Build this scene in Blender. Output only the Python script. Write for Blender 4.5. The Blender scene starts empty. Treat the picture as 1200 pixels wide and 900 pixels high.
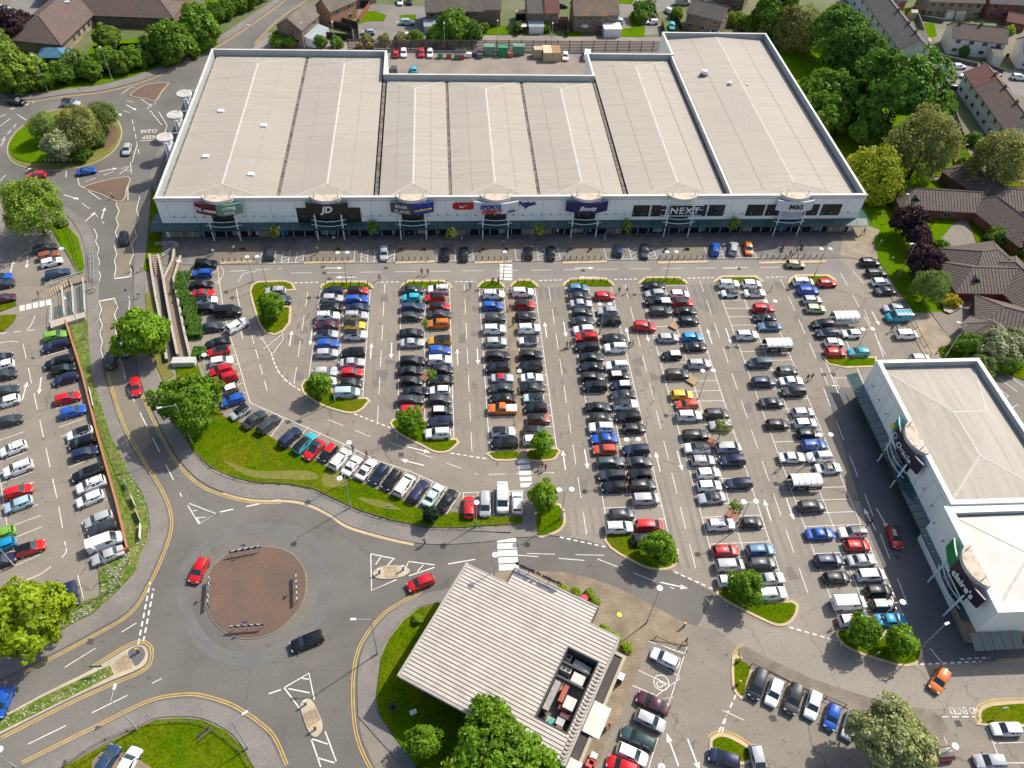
import bpy, math, random
from mathutils import Vector, Matrix
rad = math.radians
rnd = random.Random(11)
scene = bpy.context.scene
COL = scene.collection

# ------------------------------------------------------------------ camera (drone, 108 m up)
HC, FPX, PITCH, YAW, ROLL = 108.0, 924.4, rad(48.29), rad(6.93), rad(3.82)
_fw = Vector((math.sin(YAW)*math.cos(PITCH), math.cos(YAW)*math.cos(PITCH), -math.sin(PITCH)))
_r0 = Vector((math.cos(YAW), -math.sin(YAW), 0)); _u0 = _r0.cross(_fw)
_r = math.cos(ROLL)*_r0 + math.sin(ROLL)*_u0
_u = -math.sin(ROLL)*_r0 + math.cos(ROLL)*_u0
cam = bpy.data.cameras.new('camera'); camo = bpy.data.objects.new('camera', cam); COL.objects.link(camo)
camo.matrix_world = Matrix(((_r.x, _u.x, -_fw.x, 0), (_r.y, _u.y, -_fw.y, 0), (_r.z, _u.z, -_fw.z, HC), (0, 0, 0, 1)))
cam.sensor_width = 36; cam.lens = FPX/1200*36; cam.clip_start = 1; cam.clip_end = 4000
scene.camera = camo

def G(u, v, z=0.0):
    """ground plan position (survey of the photograph): plan x, y of the point seen at u, v when it lies at height z"""
    d = _r*((u-600)/FPX) - _u*((v-450)/FPX) + _fw
    t = (z-HC)/d.z
    return (d.x*t, d.y*t)
def GG(pts, z=0.0): return [G(p[0], p[1], z) for p in pts]
def W(ox, oy, s, txt):
    return [(ox+float(a)/s, oy+float(b)/s) for a, b in (q.split(',') for q in txt.split())]

# ------------------------------------------------------------------ world, sun
SUN_AZ, SUN_EL = rad(33.0), rad(47.0)
w = bpy.data.worlds.new('World'); scene.world = w; w.use_nodes = True
nt = w.node_tree; bg = nt.nodes['Background']
sky = nt.nodes.new('ShaderNodeTexSky'); sky.sky_type = 'NISHITA'; sky.sun_disc = False
sky.sun_elevation = SUN_EL; sky.sun_rotation = math.pi/2-SUN_AZ; sky.air_density = 0.8; sky.dust_density = 2.5
nt.links.new(sky.outputs[0], bg.inputs[0]); bg.inputs[1].default_value = 0.14
sl = bpy.data.lights.new('sun', 'SUN'); sl.energy = 3.9; sl.angle = rad(0.55); sl.color = (1.0, 0.94, 0.84)
so = bpy.data.objects.new('sun', sl); COL.objects.link(so)
sd = Vector((math.cos(SUN_AZ)*math.cos(SUN_EL), math.sin(SUN_AZ)*math.cos(SUN_EL), math.sin(SUN_EL)))
so.rotation_euler = sd.to_track_quat('Z', 'Y').to_euler(); so.location = sd*300
vs = scene.view_settings; vs.view_transform = 'Standard'; vs.look = 'None'; vs.exposure = 0.45; vs.gamma = 1; vs.use_curve_mapping = False
scene.cycles.use_denoising = True
scene.cycles.max_bounces = 6; scene.cycles.diffuse_bounces = 3; scene.cycles.glossy_bounces = 3
scene.cycles.transmission_bounces = 4; scene.cycles.transparent_max_bounces = 6; scene.cycles.caustics_reflective = False; scene.cycles.caustics_refractive = False

# ------------------------------------------------------------------ materials
MATS = {}
def M(name, c1, c2=None, rough=.85, scale=.4, stretch=(1, 1, 1), fine=0.0, fscale=6.0, metal=0.0, bump=0.0, c3=None, s3=.05, coat=0.0, spec=.5, obj=False, thr=(.35, .65), rotz=0.0, wear=0.0):
    """layered noise material: c1/c2 mixed by a mid noise, c3 patches by a coarse one, fine grain on top"""
    if name in MATS: return MATS[name]
    m = bpy.data.materials.new(name); m.use_nodes = True; MATS[name] = m
    N, L = m.node_tree.nodes, m.node_tree.links
    p = N['Principled BSDF']; p.inputs['Roughness'].default_value = rough; p.inputs['Metallic'].default_value = metal
    p.inputs['Coat Weight'].default_value = coat; p.inputs['Specular IOR Level'].default_value = spec
    if c2 is None:
        p.inputs['Base Color'].default_value = (*c1, 1)
        return m
    if obj: tc = N.new('ShaderNodeTexCoord'); src = tc.outputs['Object']
    else: tc = N.new('ShaderNodeNewGeometry'); src = tc.outputs['Position']
    mp = N.new('ShaderNodeMapping'); mp.inputs['Scale'].default_value = stretch; mp.inputs['Rotation'].default_value = (0, 0, rotz); L.new(src, mp.inputs[0])
    def noise(sc_, det, inp=mp):
        n = N.new('ShaderNodeTexNoise'); n.inputs['Scale'].default_value = sc_; n.inputs['Detail'].default_value = det
        L.new(inp.outputs[0] if inp is mp else src, n.inputs['Vector']); return n
    n1 = noise(scale, 6)
    mr = N.new('ShaderNodeMapRange'); mr.inputs[1].default_value = thr[0]; mr.inputs[2].default_value = thr[1]; L.new(n1.outputs[0], mr.inputs[0])
    mx = N.new('ShaderNodeMix'); mx.data_type = 'RGBA'; L.new(mr.outputs[0], mx.inputs[0])
    mx.inputs[6].default_value = (*c1, 1); mx.inputs[7].default_value = (*c2, 1)
    out = mx.outputs[2]
    if c3 is not None:
        n2 = noise(s3, 4, None)
        r2 = N.new('ShaderNodeMapRange'); r2.inputs[1].default_value = .48; r2.inputs[2].default_value = .68; L.new(n2.outputs[0], r2.inputs[0])
        m2 = N.new('ShaderNodeMix'); m2.data_type = 'RGBA'; L.new(r2.outputs[0], m2.inputs[0]); L.new(out, m2.inputs[6]); m2.inputs[7].default_value = (*c3, 1)
        out = m2.outputs[2]
    if fine:
        n3 = noise(fscale, 3, None)
        r3 = N.new('ShaderNodeMapRange'); r3.inputs[1].default_value = .3; r3.inputs[2].default_value = .7
        r3.inputs[3].default_value = 1-fine; r3.inputs[4].default_value = 1+fine; L.new(n3.outputs[0], r3.inputs[0])
        m3 = N.new('ShaderNodeMix'); m3.data_type = 'RGBA'; m3.blend_type = 'MULTIPLY'; m3.inputs[0].default_value = 1
        L.new(out, m3.inputs[6]); cb = N.new('ShaderNodeCombineColor')
        for i in range(3): L.new(r3.outputs[0], cb.inputs[i])
        L.new(cb.outputs[0], m3.inputs[7]); out = m3.outputs[2]
    if wear:
        # oil drips, scuffs and hairline cracks of old tarmac
        n4 = noise(1.1, 2, None); r4 = N.new('ShaderNodeMapRange'); r4.inputs[1].default_value = .655; r4.inputs[2].default_value = .72; r4.inputs[3].default_value = 1; r4.inputs[4].default_value = 1-wear; L.new(n4.outputs[0], r4.inputs[0])
        nw = noise(.5, 3, None); vm = N.new('ShaderNodeVectorMath'); vm.operation = 'MULTIPLY_ADD'; L.new(nw.outputs[1], vm.inputs[0]); vm.inputs[1].default_value = (3, 3, 0); L.new(src, vm.inputs[2])
        vo = N.new('ShaderNodeTexVoronoi'); vo.feature = 'DISTANCE_TO_EDGE'; vo.inputs['Scale'].default_value = .055; L.new(vm.outputs[0], vo.inputs['Vector'])
        r5 = N.new('ShaderNodeMapRange'); r5.inputs[1].default_value = .002; r5.inputs[2].default_value = .006; r5.inputs[3].default_value = 1-wear*.8; r5.inputs[4].default_value = 1; L.new(vo.outputs['Distance'], r5.inputs[0])
        ml = N.new('ShaderNodeMath'); ml.operation = 'MULTIPLY'; L.new(r4.outputs[0], ml.inputs[0]); L.new(r5.outputs[0], ml.inputs[1])
        m4 = N.new('ShaderNodeMix'); m4.data_type = 'RGBA'; m4.blend_type = 'MULTIPLY'; m4.inputs[0].default_value = 1; L.new(out, m4.inputs[6]); c4 = N.new('ShaderNodeCombineColor')
        for i in range(3): L.new(ml.outputs[0], c4.inputs[i])
        L.new(c4.outputs[0], m4.inputs[7]); out = m4.outputs[2]
    L.new(out, p.inputs['Base Color'])
    if bump:
        b = N.new('ShaderNodeBump'); b.inputs['Strength'].default_value = bump; b.inputs['Distance'].default_value = .1
        L.new(n1.outputs[0], b.inputs['Height']); L.new(b.outputs[0], p.inputs['Normal'])
    return m

def brick_mat(name, c1, c2, mortar, sx=.45, sy=.15, flat=False, rough=.9):
    """brick / paver courses laid out in world metres"""
    if name in MATS: return MATS[name]
    m = bpy.data.materials.new(name); m.use_nodes = True; MATS[name] = m
    N, L = m.node_tree.nodes, m.node_tree.links
    p = N['Principled BSDF']; p.inputs['Roughness'].default_value = rough
    g = N.new('ShaderNodeNewGeometry'); sp = N.new('ShaderNodeSeparateXYZ'); L.new(g.outputs['Position'], sp.inputs[0])
    cb = N.new('ShaderNodeCombineXYZ')
    if flat: L.new(sp.outputs[0], cb.inputs[0]); L.new(sp.outputs[1], cb.inputs[1])
    else:
        ad = N.new('ShaderNodeMath'); ad.operation = 'ADD'; L.new(sp.outputs[0], ad.inputs[0]); L.new(sp.outputs[1], ad.inputs[1])
        L.new(ad.outputs[0], cb.inputs[0]); L.new(sp.outputs[2], cb.inputs[1])
    b = N.new('ShaderNodeTexBrick'); L.new(cb.outputs[0], b.inputs[0]); b.inputs['Scale'].default_value = 1
    b.inputs['Brick Width'].default_value = sx; b.inputs['Row Height'].default_value = sy; b.inputs['Mortar Size'].default_value = sy*.08
    b.inputs[1].default_value = (*c1, 1); b.inputs[2].default_value = (*c2, 1); b.inputs[3].default_value = (*mortar, 1)
    n = N.new('ShaderNodeTexNoise'); n.inputs['Scale'].default_value = .35; n.inputs['Detail'].default_value = 5; L.new(g.outputs['Position'], n.inputs['Vector'])
    r3 = N.new('ShaderNodeMapRange'); r3.inputs[1].default_value = .3; r3.inputs[2].default_value = .7; r3.inputs[3].default_value = .72; r3.inputs[4].default_value = 1.25; L.new(n.outputs[0], r3.inputs[0])
    m3 = N.new('ShaderNodeMix'); m3.data_type = 'RGBA'; m3.blend_type = 'MULTIPLY'; m3.inputs[0].default_value = 1
    cc = N.new('ShaderNodeCombineColor')
    for i in range(3): L.new(r3.outputs[0], cc.inputs[i])
    L.new(b.outputs[0], m3.inputs[6]); L.new(cc.outputs[0], m3.inputs[7]); L.new(m3.outputs[2], p.inputs['Base Color'])
    return m

def leaf_mat(name, c1, c2, trans=.25, var=.35):
    if name in MATS: return MATS[name]
    m = bpy.data.materials.new(name); m.use_nodes = True; MATS[name] = m
    N, L = m.node_tree.nodes, m.node_tree.links
    N.remove(N['Principled BSDF']); out = N['Material Output']
    g = N.new('ShaderNodeNewGeometry'); oi = N.new('ShaderNodeObjectInfo')
    mx = N.new('ShaderNodeMix'); mx.data_type = 'RGBA'; L.new(g.outputs['Random Per Island'], mx.inputs[0])
    mx.inputs[6].default_value = (*c1, 1); mx.inputs[7].default_value = (*c2, 1)
    hs = N.new('ShaderNodeHueSaturation'); tc = N.new('ShaderNodeTexCoord'); nz = N.new('ShaderNodeTexNoise'); nz.inputs['Scale'].default_value = 2.6; nz.inputs['Detail'].default_value = 2; L.new(tc.outputs['Object'], nz.inputs['Vector']); rz_ = N.new('ShaderNodeMapRange'); rz_.inputs[1].default_value = .3; rz_.inputs[2].default_value = .7; rz_.inputs[3].default_value = .7; rz_.inputs[4].default_value = 1.25; L.new(nz.outputs[0], rz_.inputs[0]); mm = N.new('ShaderNodeMix'); mm.data_type = 'RGBA'; mm.blend_type = 'MULTIPLY'; mm.inputs[0].default_value = 1; L.new(mx.outputs[2], mm.inputs[6]); cq = N.new('ShaderNodeCombineColor'); [L.new(rz_.outputs[0], cq.inputs[i]) for i in range(3)]; L.new(cq.outputs[0], mm.inputs[7]); L.new(mm.outputs[2], hs.inputs['Color'])
    r = N.new('ShaderNodeMapRange'); r.inputs[3].default_value = 1-var*.5; r.inputs[4].default_value = 1+var*.5; L.new(oi.outputs['Random'], r.inputs[0]); L.new(r.outputs[0], hs.inputs['Value'])
    d = N.new('ShaderNodeBsdfDiffuse'); t = N.new('ShaderNodeBsdfTranslucent'); gl = N.new('ShaderNodeBsdfGlossy'); gl.inputs['Roughness'].default_value = .5
    L.new(hs.outputs[0], d.inputs[0]); L.new(hs.outputs[0], t.inputs[0])
    ms = N.new('ShaderNodeMixShader'); ms.inputs[0].default_value = trans; L.new(d.outputs[0], ms.inputs[1]); L.new(t.outputs[0], ms.inputs[2])
    m2 = N.new('ShaderNodeMixShader'); m2.inputs[0].default_value = .018; L.new(ms.outputs[0], m2.inputs[1]); L.new(gl.outputs[0], m2.inputs[2])
    L.new(m2.outputs[0], out.inputs[0])
    return m

def paint_mat():
    m = bpy.data.materials.new('car_paint'); m.use_nodes = True
    N, L = m.node_tree.nodes, m.node_tree.links; p = N['Principled BSDF']
    oi = N.new('ShaderNodeObjectInfo'); L.new(oi.outputs['Color'], p.inputs['Base Color'])
    p.inputs['Roughness'].default_value = .38; p.inputs['Specular IOR Level'].default_value = .25; p.inputs['Coat Weight'].default_value = .7; p.inputs['Coat Roughness'].default_value = .04
    return m
PAINT = paint_mat()
GLASS = M('car_glass', (.022, .038, .042), rough=.08, spec=.9)
TYRE = M('tyre_rubber', (.012, .012, .013), rough=.9)
RIM = M('wheel_rim', (.38, .39, .4), rough=.35, metal=.7)
LAMPW = M('headlamp_lens', (.42, .44, .46), rough=.15, spec=.8)
LAMPR = M('tail_lamp_lens', (.35, .008, .01), rough=.2)
BLACKP = M('black_plastic', (.02, .02, .022), rough=.55)
ASPH = M('car_park_asphalt', (.232, .203, .162), (.196, .171, .138), scale=.25, fine=.10, fscale=3.5, c3=(.258, .227, .18), s3=.035, rough=.95, wear=.42)
ROADM = M('road_asphalt', (.114, .106, .093), (.14, .13, .112), scale=.16, fine=.12, fscale=4, c3=(.165, .153, .133), s3=.045, rough=.93, wear=.22)
ROADL = M('pale_lane_asphalt', (.27, .24, .195), (.225, .2, .165), scale=.1, fine=.12, fscale=3, c3=(.25, .232, .203), s3=.03, rough=.95, wear=.25)
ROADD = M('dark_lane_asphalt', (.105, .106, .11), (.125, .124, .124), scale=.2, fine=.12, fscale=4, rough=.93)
BAYM = M('worn_bay_asphalt', (.19, .17, .145), (.155, .142, .125), scale=.3, fine=.14, fscale=3, c3=(.165, .15, .13), s3=.12, rough=.95)
PATHM = M('footpath_tarmac', (.175, .16, .142), (.21, .19, .165), scale=.3, fine=.15, fscale=4, c3=(.15, .14, .127), s3=.12)
PAVE = brick_mat('block_paving', (.27, .205, .13), (.22, .17, .115), (.17, .14, .1), .7, .35, True)
PAVEG = brick_mat('forecourt_paving', (.2, .18, .155), (.17, .155, .135), (.13, .12, .11), .9, .45, True)
SLABM = brick_mat('tactile_slabs', (.36, .27, .165), (.32, .25, .16), (.25, .2, .14), .8, .8, True)
REDPAVE = M('red_island_chippings', (.135, .083, .058), (.11, .074, .054), scale=.25, fine=.2, fscale=5, c3=(.155, .094, .064), s3=.09)
KERBM = M('kerb_concrete', (.46, .39, .28), (.37, .32, .24), scale=.5, fine=.1, fscale=3)
KERBY = M('sandy_kerb_concrete', (.52, .40, .24), (.42, .33, .21), scale=.5, fine=.1, fscale=3)
WHITEP = M('white_road_paint', (.72, .70, .64), (.5, .47, .42), scale=.9, fine=.12, fscale=6, rough=.8, thr=(.45, .75))
YELP = M('yellow_road_paint', (.58, .38, .09), (.42, .29, .1), scale=.8, fine=.1, rough=.8)
LAWN = M('mown_grass', (.052, .105, .0015), (.085, .126, .002), scale=.35, fine=.4, fscale=3.5, c3=(.112, .118, .006), s3=.09, rough=1, bump=.6, spec=0)
LAWNB = M('bright_lawn', (.065, .14, .002), (.095, .165, .003), scale=.4, fine=.3, fscale=4, rough=1, bump=.5, spec=0)
LAWNY = M('dry_lawn', (.13, .145, .018), (.175, .16, .04), scale=.3, fine=.25, fscale=4, rough=1, bump=.5)
VERGE = M('rough_verge_grass', (.07, .125, .008), (.11, .155, .016), scale=.6, fine=.5, fscale=2.2, c3=(.15, .16, .04), s3=.35, rough=1, bump=.8)
SOIL = M('bark_mulch', (.17, .1, .055), (.11, .07, .042), scale=1.2, fine=.3, fscale=5)
EARTH = M('suburb_ground', (.07, .11, .018), (.12, .125, .05), scale=.12, fine=.3, c3=(.17, .145, .11), s3=.04)

# ------------------------------------------------------------------ mesh building
WORLD = {}
class MB:
    def __init__(s): s.v, s.f, s.m = [], [], []
    def add(s, vs_, fs, m=0):
        o = len(s.v); s.v += [tuple(p) for p in vs_]
        for f in fs: s.f.append([o+i for i in f]); s.m.append(m)
    def box(s, x0, y0, z0, x1, y1, z1, m=0):
        s.add([(x0, y0, z0), (x1, y0, z0), (x1, y1, z0), (x0, y1, z0), (x0, y0, z1), (x1, y0, z1), (x1, y1, z1), (x0, y1, z1)],
              [(3, 2, 1, 0), (4, 5, 6, 7), (0, 1, 5, 4), (1, 2, 6, 5), (2, 3, 7, 6), (3, 0, 4, 7)], m)
    def obox(s, cx, cy, z0, lx, ly, lz, a=0.0, m=0):
        c, d = math.cos(a), math.sin(a)
        P = [(cx+c*x-d*y, cy+d*x+c*y) for x, y in ((-lx/2, -ly/2), (lx/2, -ly/2), (lx/2, ly/2), (-lx/2, ly/2))]
        s.prism(P, z0, z0+lz, m, True)
    def prism(s, poly, z0, z1, m=0, bottom=False, mt=None):
        poly = ccw(poly); n = len(poly)
        s.add([(x, y, z0) for x, y in poly]+[(x, y, z1) for x, y in poly], [(i, (i+1) % n, n+(i+1) % n, n+i) for i in range(n)], m)
        s.add([(x, y, z1) for x, y in poly], [tuple(range(n))], m if mt is None else mt)
        if bottom: s.add([(x, y, z0) for x, y in poly], [tuple(range(n-1, -1, -1))], m)
    def sheet(s, poly, z, m=0):
        poly = ccw(poly); s.add([(x, y, z) for x, y in poly], [tuple(range(len(poly)))], m)
    def face(s, pts, m=0): s.add(pts, [tuple(range(len(pts)))], m)
    def tube(s, p, q, r0, r1=None, n=8, m=0, caps=True):
        r1 = r0 if r1 is None else r1
        p, q = Vector(p), Vector(q); d = (q-p)
        if d.length < 1e-6: return
        d.normalize(); a = d.orthogonal().normalized(); b = d.cross(a)
        ring = lambda c, r: [c+a*(r*math.cos(2*math.pi*i/n))+b*(r*math.sin(2*math.pi*i/n)) for i in range(n)]
        fs = [(i, (i+1) % n, n+(i+1) % n, n+i) for i in range(n)]
        if caps: fs += [tuple(range(n-1, -1, -1)), tuple(range(n, 2*n))]
        s.add(ring(p, r0)+ring(q, r1), fs, m)
    def disc(s, c, r, z0, z1, n=14, m=0):
        s.prism([(c[0]+r*math.cos(2*math.pi*i/n), c[1]+r*math.sin(2*math.pi*i/n)) for i in range(n)], z0, z1, m, True)
    def ribbon(s, pts, wd, z, m=0, closed=False):
        n = len(pts); L_, R_ = [], []
        for i, p in enumerate(pts):
            a = pts[i-1] if (i > 0 or closed) else p
            b = pts[(i+1) % n] if (i < n-1 or closed) else p
            dx, dy = b[0]-a[0], b[1]-a[1]; l = math.hypot(dx, dy) or 1
            nx, ny = -dy/l*wd/2, dx/l*wd/2
            L_.append((p[0]+nx, p[1]+ny, z)); R_.append((p[0]-nx, p[1]-ny, z))
        k = n if closed else n-1
        s.add(R_+L_, [(i, (i+1) % n, n+(i+1) % n, n+i) for i in range(k)], m)
    def dashes(s, p, q, wd, z, on, off, m=0):
        d = math.hypot(q[0]-p[0], q[1]-p[1]); t = 0
        if d < .01: return
        ux, uy = (q[0]-p[0])/d, (q[1]-p[1])/d
        while t < d:
            e = min(t+on, d); s.ribbon([(p[0]+ux*t, p[1]+uy*t), (p[0]+ux*e, p[1]+uy*e)], wd, z, m); t += on+off
    def build(s, name, mats, parent=None, smooth=None, **props):
        if not isinstance(mats, (list, tuple)): mats = [mats]
        me = bpy.data.meshes.new(name); vv = s.v
        if parent is not None:
            iw = WORLD.get(parent.name)
            if iw is not None: vv = [tuple(iw @ Vector(p)) for p in vv]
        me.from_pydata(vv, [], s.f); me.polygons.foreach_set('material_index', s.m)
        for q in mats: me.materials.append(q)
        if smooth is not None:
            me.polygons.foreach_set('use_smooth', [True]*len(s.f)); me.set_sharp_from_angle(angle=rad(smooth))
        o = bpy.data.objects.new(name, me); COL.objects.link(o)
        if parent is not None:
            o.parent = parent
            if parent.name in WORLD: WORLD[o.name] = WORLD[parent.name]
        for k, v in props.items(): o[k] = v
        return o
def cap(mb, a, b, w, lift=.05, m=0):
    a, b = Vector(a), Vector(b); d = b-a; n = Vector((-d.y, d.x, 0)).normalized()*w/2; u = Vector((0, 0, lift)); q = Vector((0, 0, .07))
    mb.add([a-n+u-q, b-n+u-q, b+u, a+u, a+n+u-q, b+n+u-q], [(0, 1, 2, 3), (3, 2, 5, 4)], m)
def ccw(p):
    a = sum(p[i-1][0]*p[i][1]-p[i][0]*p[i-1][1] for i in range(len(p)))
    return list(p) if a > 0 else list(reversed(p))
def grow(poly, d):
    """outline moved outward by d (mitred, capped)"""
    p = ccw(poly); n = len(p); out = []
    for i in range(n):
        a, b, c = p[i-1], p[i], p[(i+1) % n]
        e1 = Vector((b[0]-a[0], b[1]-a[1])); e2 = Vector((c[0]-b[0], c[1]-b[1]))
        if e1.length < 1e-6 or e2.length < 1e-6: out.append(b); continue
        e1.normalize(); e2.normalize(); n1 = Vector((e1.y, -e1.x)); n2 = Vector((e2.y, -e2.x)); k = n1+n2
        if k.length < .3: k = n1
        else: k = k/(k.length)*min(1/max(.45, (k.length/2)), 2)
        out.append((b[0]+k.x*d, b[1]+k.y*d))
    return out
def curve(pts, n=4, closed=False):
    """Catmull-Rom through the plan points"""
    N = len(pts); out = []
    g = (lambda i: pts[i % N]) if closed else (lambda i: pts[max(0, min(N-1, i))])
    for i in range(N if closed else N-1):
        a, b, c, d = g(i-1), g(i), g(i+1), g(i+2)
        for k in range(n):
            t = k/n
            out.append(tuple(.5*(2*b[j]+(c[j]-a[j])*t+(2*a[j]-5*b[j]+4*c[j]-d[j])*t*t+(3*b[j]-a[j]-3*c[j]+d[j])*t**3) for j in (0, 1)))
    if not closed: out.append(tuple(pts[-1]))
    return out
def tag(o, label, cat, group=None, kind=None):
    o['label'] = label
    if cat: o['category'] = cat
    if group: o['group'] = group
    if kind: o['kind'] = kind
    return o
def thing(name, label, cat, loc=(0, 0, 0), rotz=0.0, group=None):
    o = bpy.data.objects.new(name, None); COL.objects.link(o)
    o.location = loc; o.rotation_euler = (0, 0, rotz); o.empty_display_size = .3
    WORLD[o.name] = (Matrix.Translation(loc) @ Matrix.Rotation(rotz, 4, 'Z')).inverted()
    return tag(o, label, cat, group)
def localthing(*a, **k):
    o = thing(*a, **k); WORLD.pop(o.name, None); return o
def struct(name, mb, mats, label, smooth=None):
    return tag(mb.build(name, mats, smooth=smooth), label, None, None, 'structure')
KIDS = {}
def copy_tree(o):
    """a thing, its parts and their sub-parts (meshes shared)"""
    c = o.copy(); COL.objects.link(c)
    for ch in o.children:
        k = ch.copy(); COL.objects.link(k); k.parent = c
        for g2 in ch.children:
            q = g2.copy(); COL.objects.link(q); q.parent = k
    return c
_FONTMESH = {}
def text_mesh(txt, size, depth=.04, bold=0.0, shear=0.0, space=1.0):
    cu = bpy.data.curves.new('lettering', 'FONT'); cu.body = txt; cu.size = size; cu.extrude = depth; cu.align_x = 'CENTER'; cu.align_y = 'CENTER'
    cu.offset = bold; cu.shear = shear; cu.space_character = space; cu.resolution_u = 3
    o = bpy.data.objects.new('lettering', cu); COL.objects.link(o)
    dg = bpy.context.evaluated_depsgraph_get(); me = bpy.data.meshes.new_from_object(o.evaluated_get(dg))
    bpy.data.objects.remove(o); bpy.data.curves.remove(cu)
    return me
def lettering(txt, size, mat, parent, mw, **k):
    """flat letters as a part; mw: world matrix of the text plane"""
    me = text_mesh(txt, size, **k); me.transform(mw)
    iw = WORLD.get(parent.name)
    if iw is not None: me.transform(iw)
    me.materials.clear(); me.materials.append(mat)
    o = bpy.data.objects.new('lettering', me); COL.objects.link(o); o.parent = parent
    return o
def upright(x, y, z, a):
    """text plane standing up, reading towards heading a (a = direction its face looks)"""
    return Matrix.Translation((x, y, z)) @ Matrix.Rotation(a+math.pi/2, 4, 'Z') @ Matrix.Rotation(math.pi/2, 4, 'X')
# ================================================================== GROUND AND ROADS
mb = MB(); mb.sheet([(-700, -300), (700, -300), (700, 1200), (-700, 1200)], 0)
struct('ground', mb, EARTH, 'flat suburban ground under everything')
mb = MB(); mb.sheet([(-150, -20), (160, -20), (160, 152), (-150, 152)], .004)
struct('car_park_ground', mb, ASPH, 'wide sheet of weathered car park asphalt')
mb = MB(); mb.sheet([(-62, 150), (110, 150), (110, 236), (-62, 236)], .008)
struct('service_yard_ground', mb, M('yard_concrete', (.24, .2, .165), (.19, .165, .14), scale=.2, fine=.14, c3=(.27, .23, .185), s3=.06), 'stained concrete service yard behind the long store')

leftk = [(122, 440), (125, 450), (140, 497), (160, 535), (185, 575), (195, 600), (196, 622), (187, 650), (172, 682), (150, 716), (107, 742), (60, 767), (26, 784), (-8, 800), (-70, 828)]
upl = [(-45, 213), (0, 213), (50, 216), (77, 243), (95, 255), (107, 270), (112, 290), (116, 310), (116, 350), (117, 390), (119, 420)]
rk = [(205, 140), (190, 165), (180, 190), (171, 225), (160, 280), (157, 330), (157, 380), (160, 420), (166, 450), (182, 487), (200, 522), (217, 547), (240, 567), (270, 579), (300, 585), (337, 585.5), (362, 590), (387, 602), (407, 615), (440, 625.5), (485, 636), (525, 638), (575, 634.5), (600, 630.5), (628, 629), (644, 626), (656, 628.7), (682, 632), (712, 640.7), (717, 644), (740, 657), (762, 668), (782, 669), (794, 672), (838, 696)]
south = [(817, 734), (800, 728), (770, 712), (740, 697), (710, 683), (666, 671.5), (647, 670), (610, 668), (584, 670), (560, 678), (525, 690), (490, 698), (460, 717), (440, 737), (425, 762), (419, 795), (420, 840), (427, 872), (439, 898), (455, 930), (480, 980)]
low = [(350, 980), (342, 930), (331, 899), (317, 867), (300, 850.5), (285, 840), (265, 829), (235, 820), (212, 819), (175, 826), (115, 855), (32, 899), (-40, 935), (-140, 980)]
roundtop = [(-45, 128), (0, 113), (32, 116), (75, 110), (125, 104), (175, 90), (225, 67), (262, 47), (300, 22), (333, -2), (380, -40), (430, -75), (480, -75), (420, -35), (362, 0), (327, 24), (300, 52), (262, 85), (235, 108)]
SK = curve(GG(south), 4); SK_LOW = list(reversed(curve(GG(low[3:]+[(-140, 980)]), 4)))[1:]
mb = MB()
RKM = curve(GG([(172, 222), (162, 270), (157, 330), (157, 380), (160, 420), (166, 450), (182, 487), (200, 522), (217, 547), (240, 567), (270, 579), (300, 585)]), 4)
LKM = curve(GG([(77, 243), (95, 255), (107, 270), (112, 290), (116, 310), (116, 350), (117, 390), (119, 420)]+leftk[1:]), 4)
mb.sheet(LKM+SK_LOW+list(reversed(RKM)), .008)
mb.sheet(curve(GG(rk[14:]), 4)+SK+GG([(350, 980), (331, 899), (317, 867), (300, 850.5), (285, 840), (240, 740), (250, 620)]), .0085)
mb.sheet(curve(GG([(-45, 128), (0, 113), (32, 116), (75, 110), (125, 104), (175, 90), (225, 67), (262, 47), (300, 22), (333, -2), (380, -40)]), 3)+GG([(430, -40), (362, 0), (327, 24), (300, 52), (262, 86), (248, 115), (215, 160), (190, 215), (176, 262), (150, 300), (117, 300), (107, 270), (95, 255), (77, 243), (50, 216), (0, 213), (-45, 213)]), .009)
struct('road', mb, ROADM, 'grey through road with two roundabouts')
# pale lane in front of the shops and lower right lane
mb = MB(); mb.sheet(GG([(262, 312), (900, 302), (985, 305), (1000, 318), (985, 336), (900, 330), (560, 334), (345, 337), (300, 332), (262, 340)]), .008)
struct('shopfront_road', mb, M('worn_pale_lane', (.215, .195, .165), (.18, .165, .145), scale=.15, fine=.12, c3=(.235, .21, .18), s3=.05), 'pale service road running along the shop fronts')
lane = [(838, 696), (817, 734), (840, 738), (866, 760), (900, 772), (950, 795), (1000, 812), (1050, 826), (1085, 832), (1140, 828), (1260, 825), (1260, 768), (1150, 776), (1085, 779), (1040, 783), (990, 772), (930, 742), (900, 735), (860, 716)]
mb = MB(); mb.sheet(GG(lane), .010); struct('lower_road', mb, ROADL, 'pale lane curving below the parking strips')
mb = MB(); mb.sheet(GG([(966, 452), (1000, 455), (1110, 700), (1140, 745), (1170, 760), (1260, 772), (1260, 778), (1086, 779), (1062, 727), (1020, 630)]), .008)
struct('side_road', mb, ROADD, 'dark lane beside the corner store')
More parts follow.
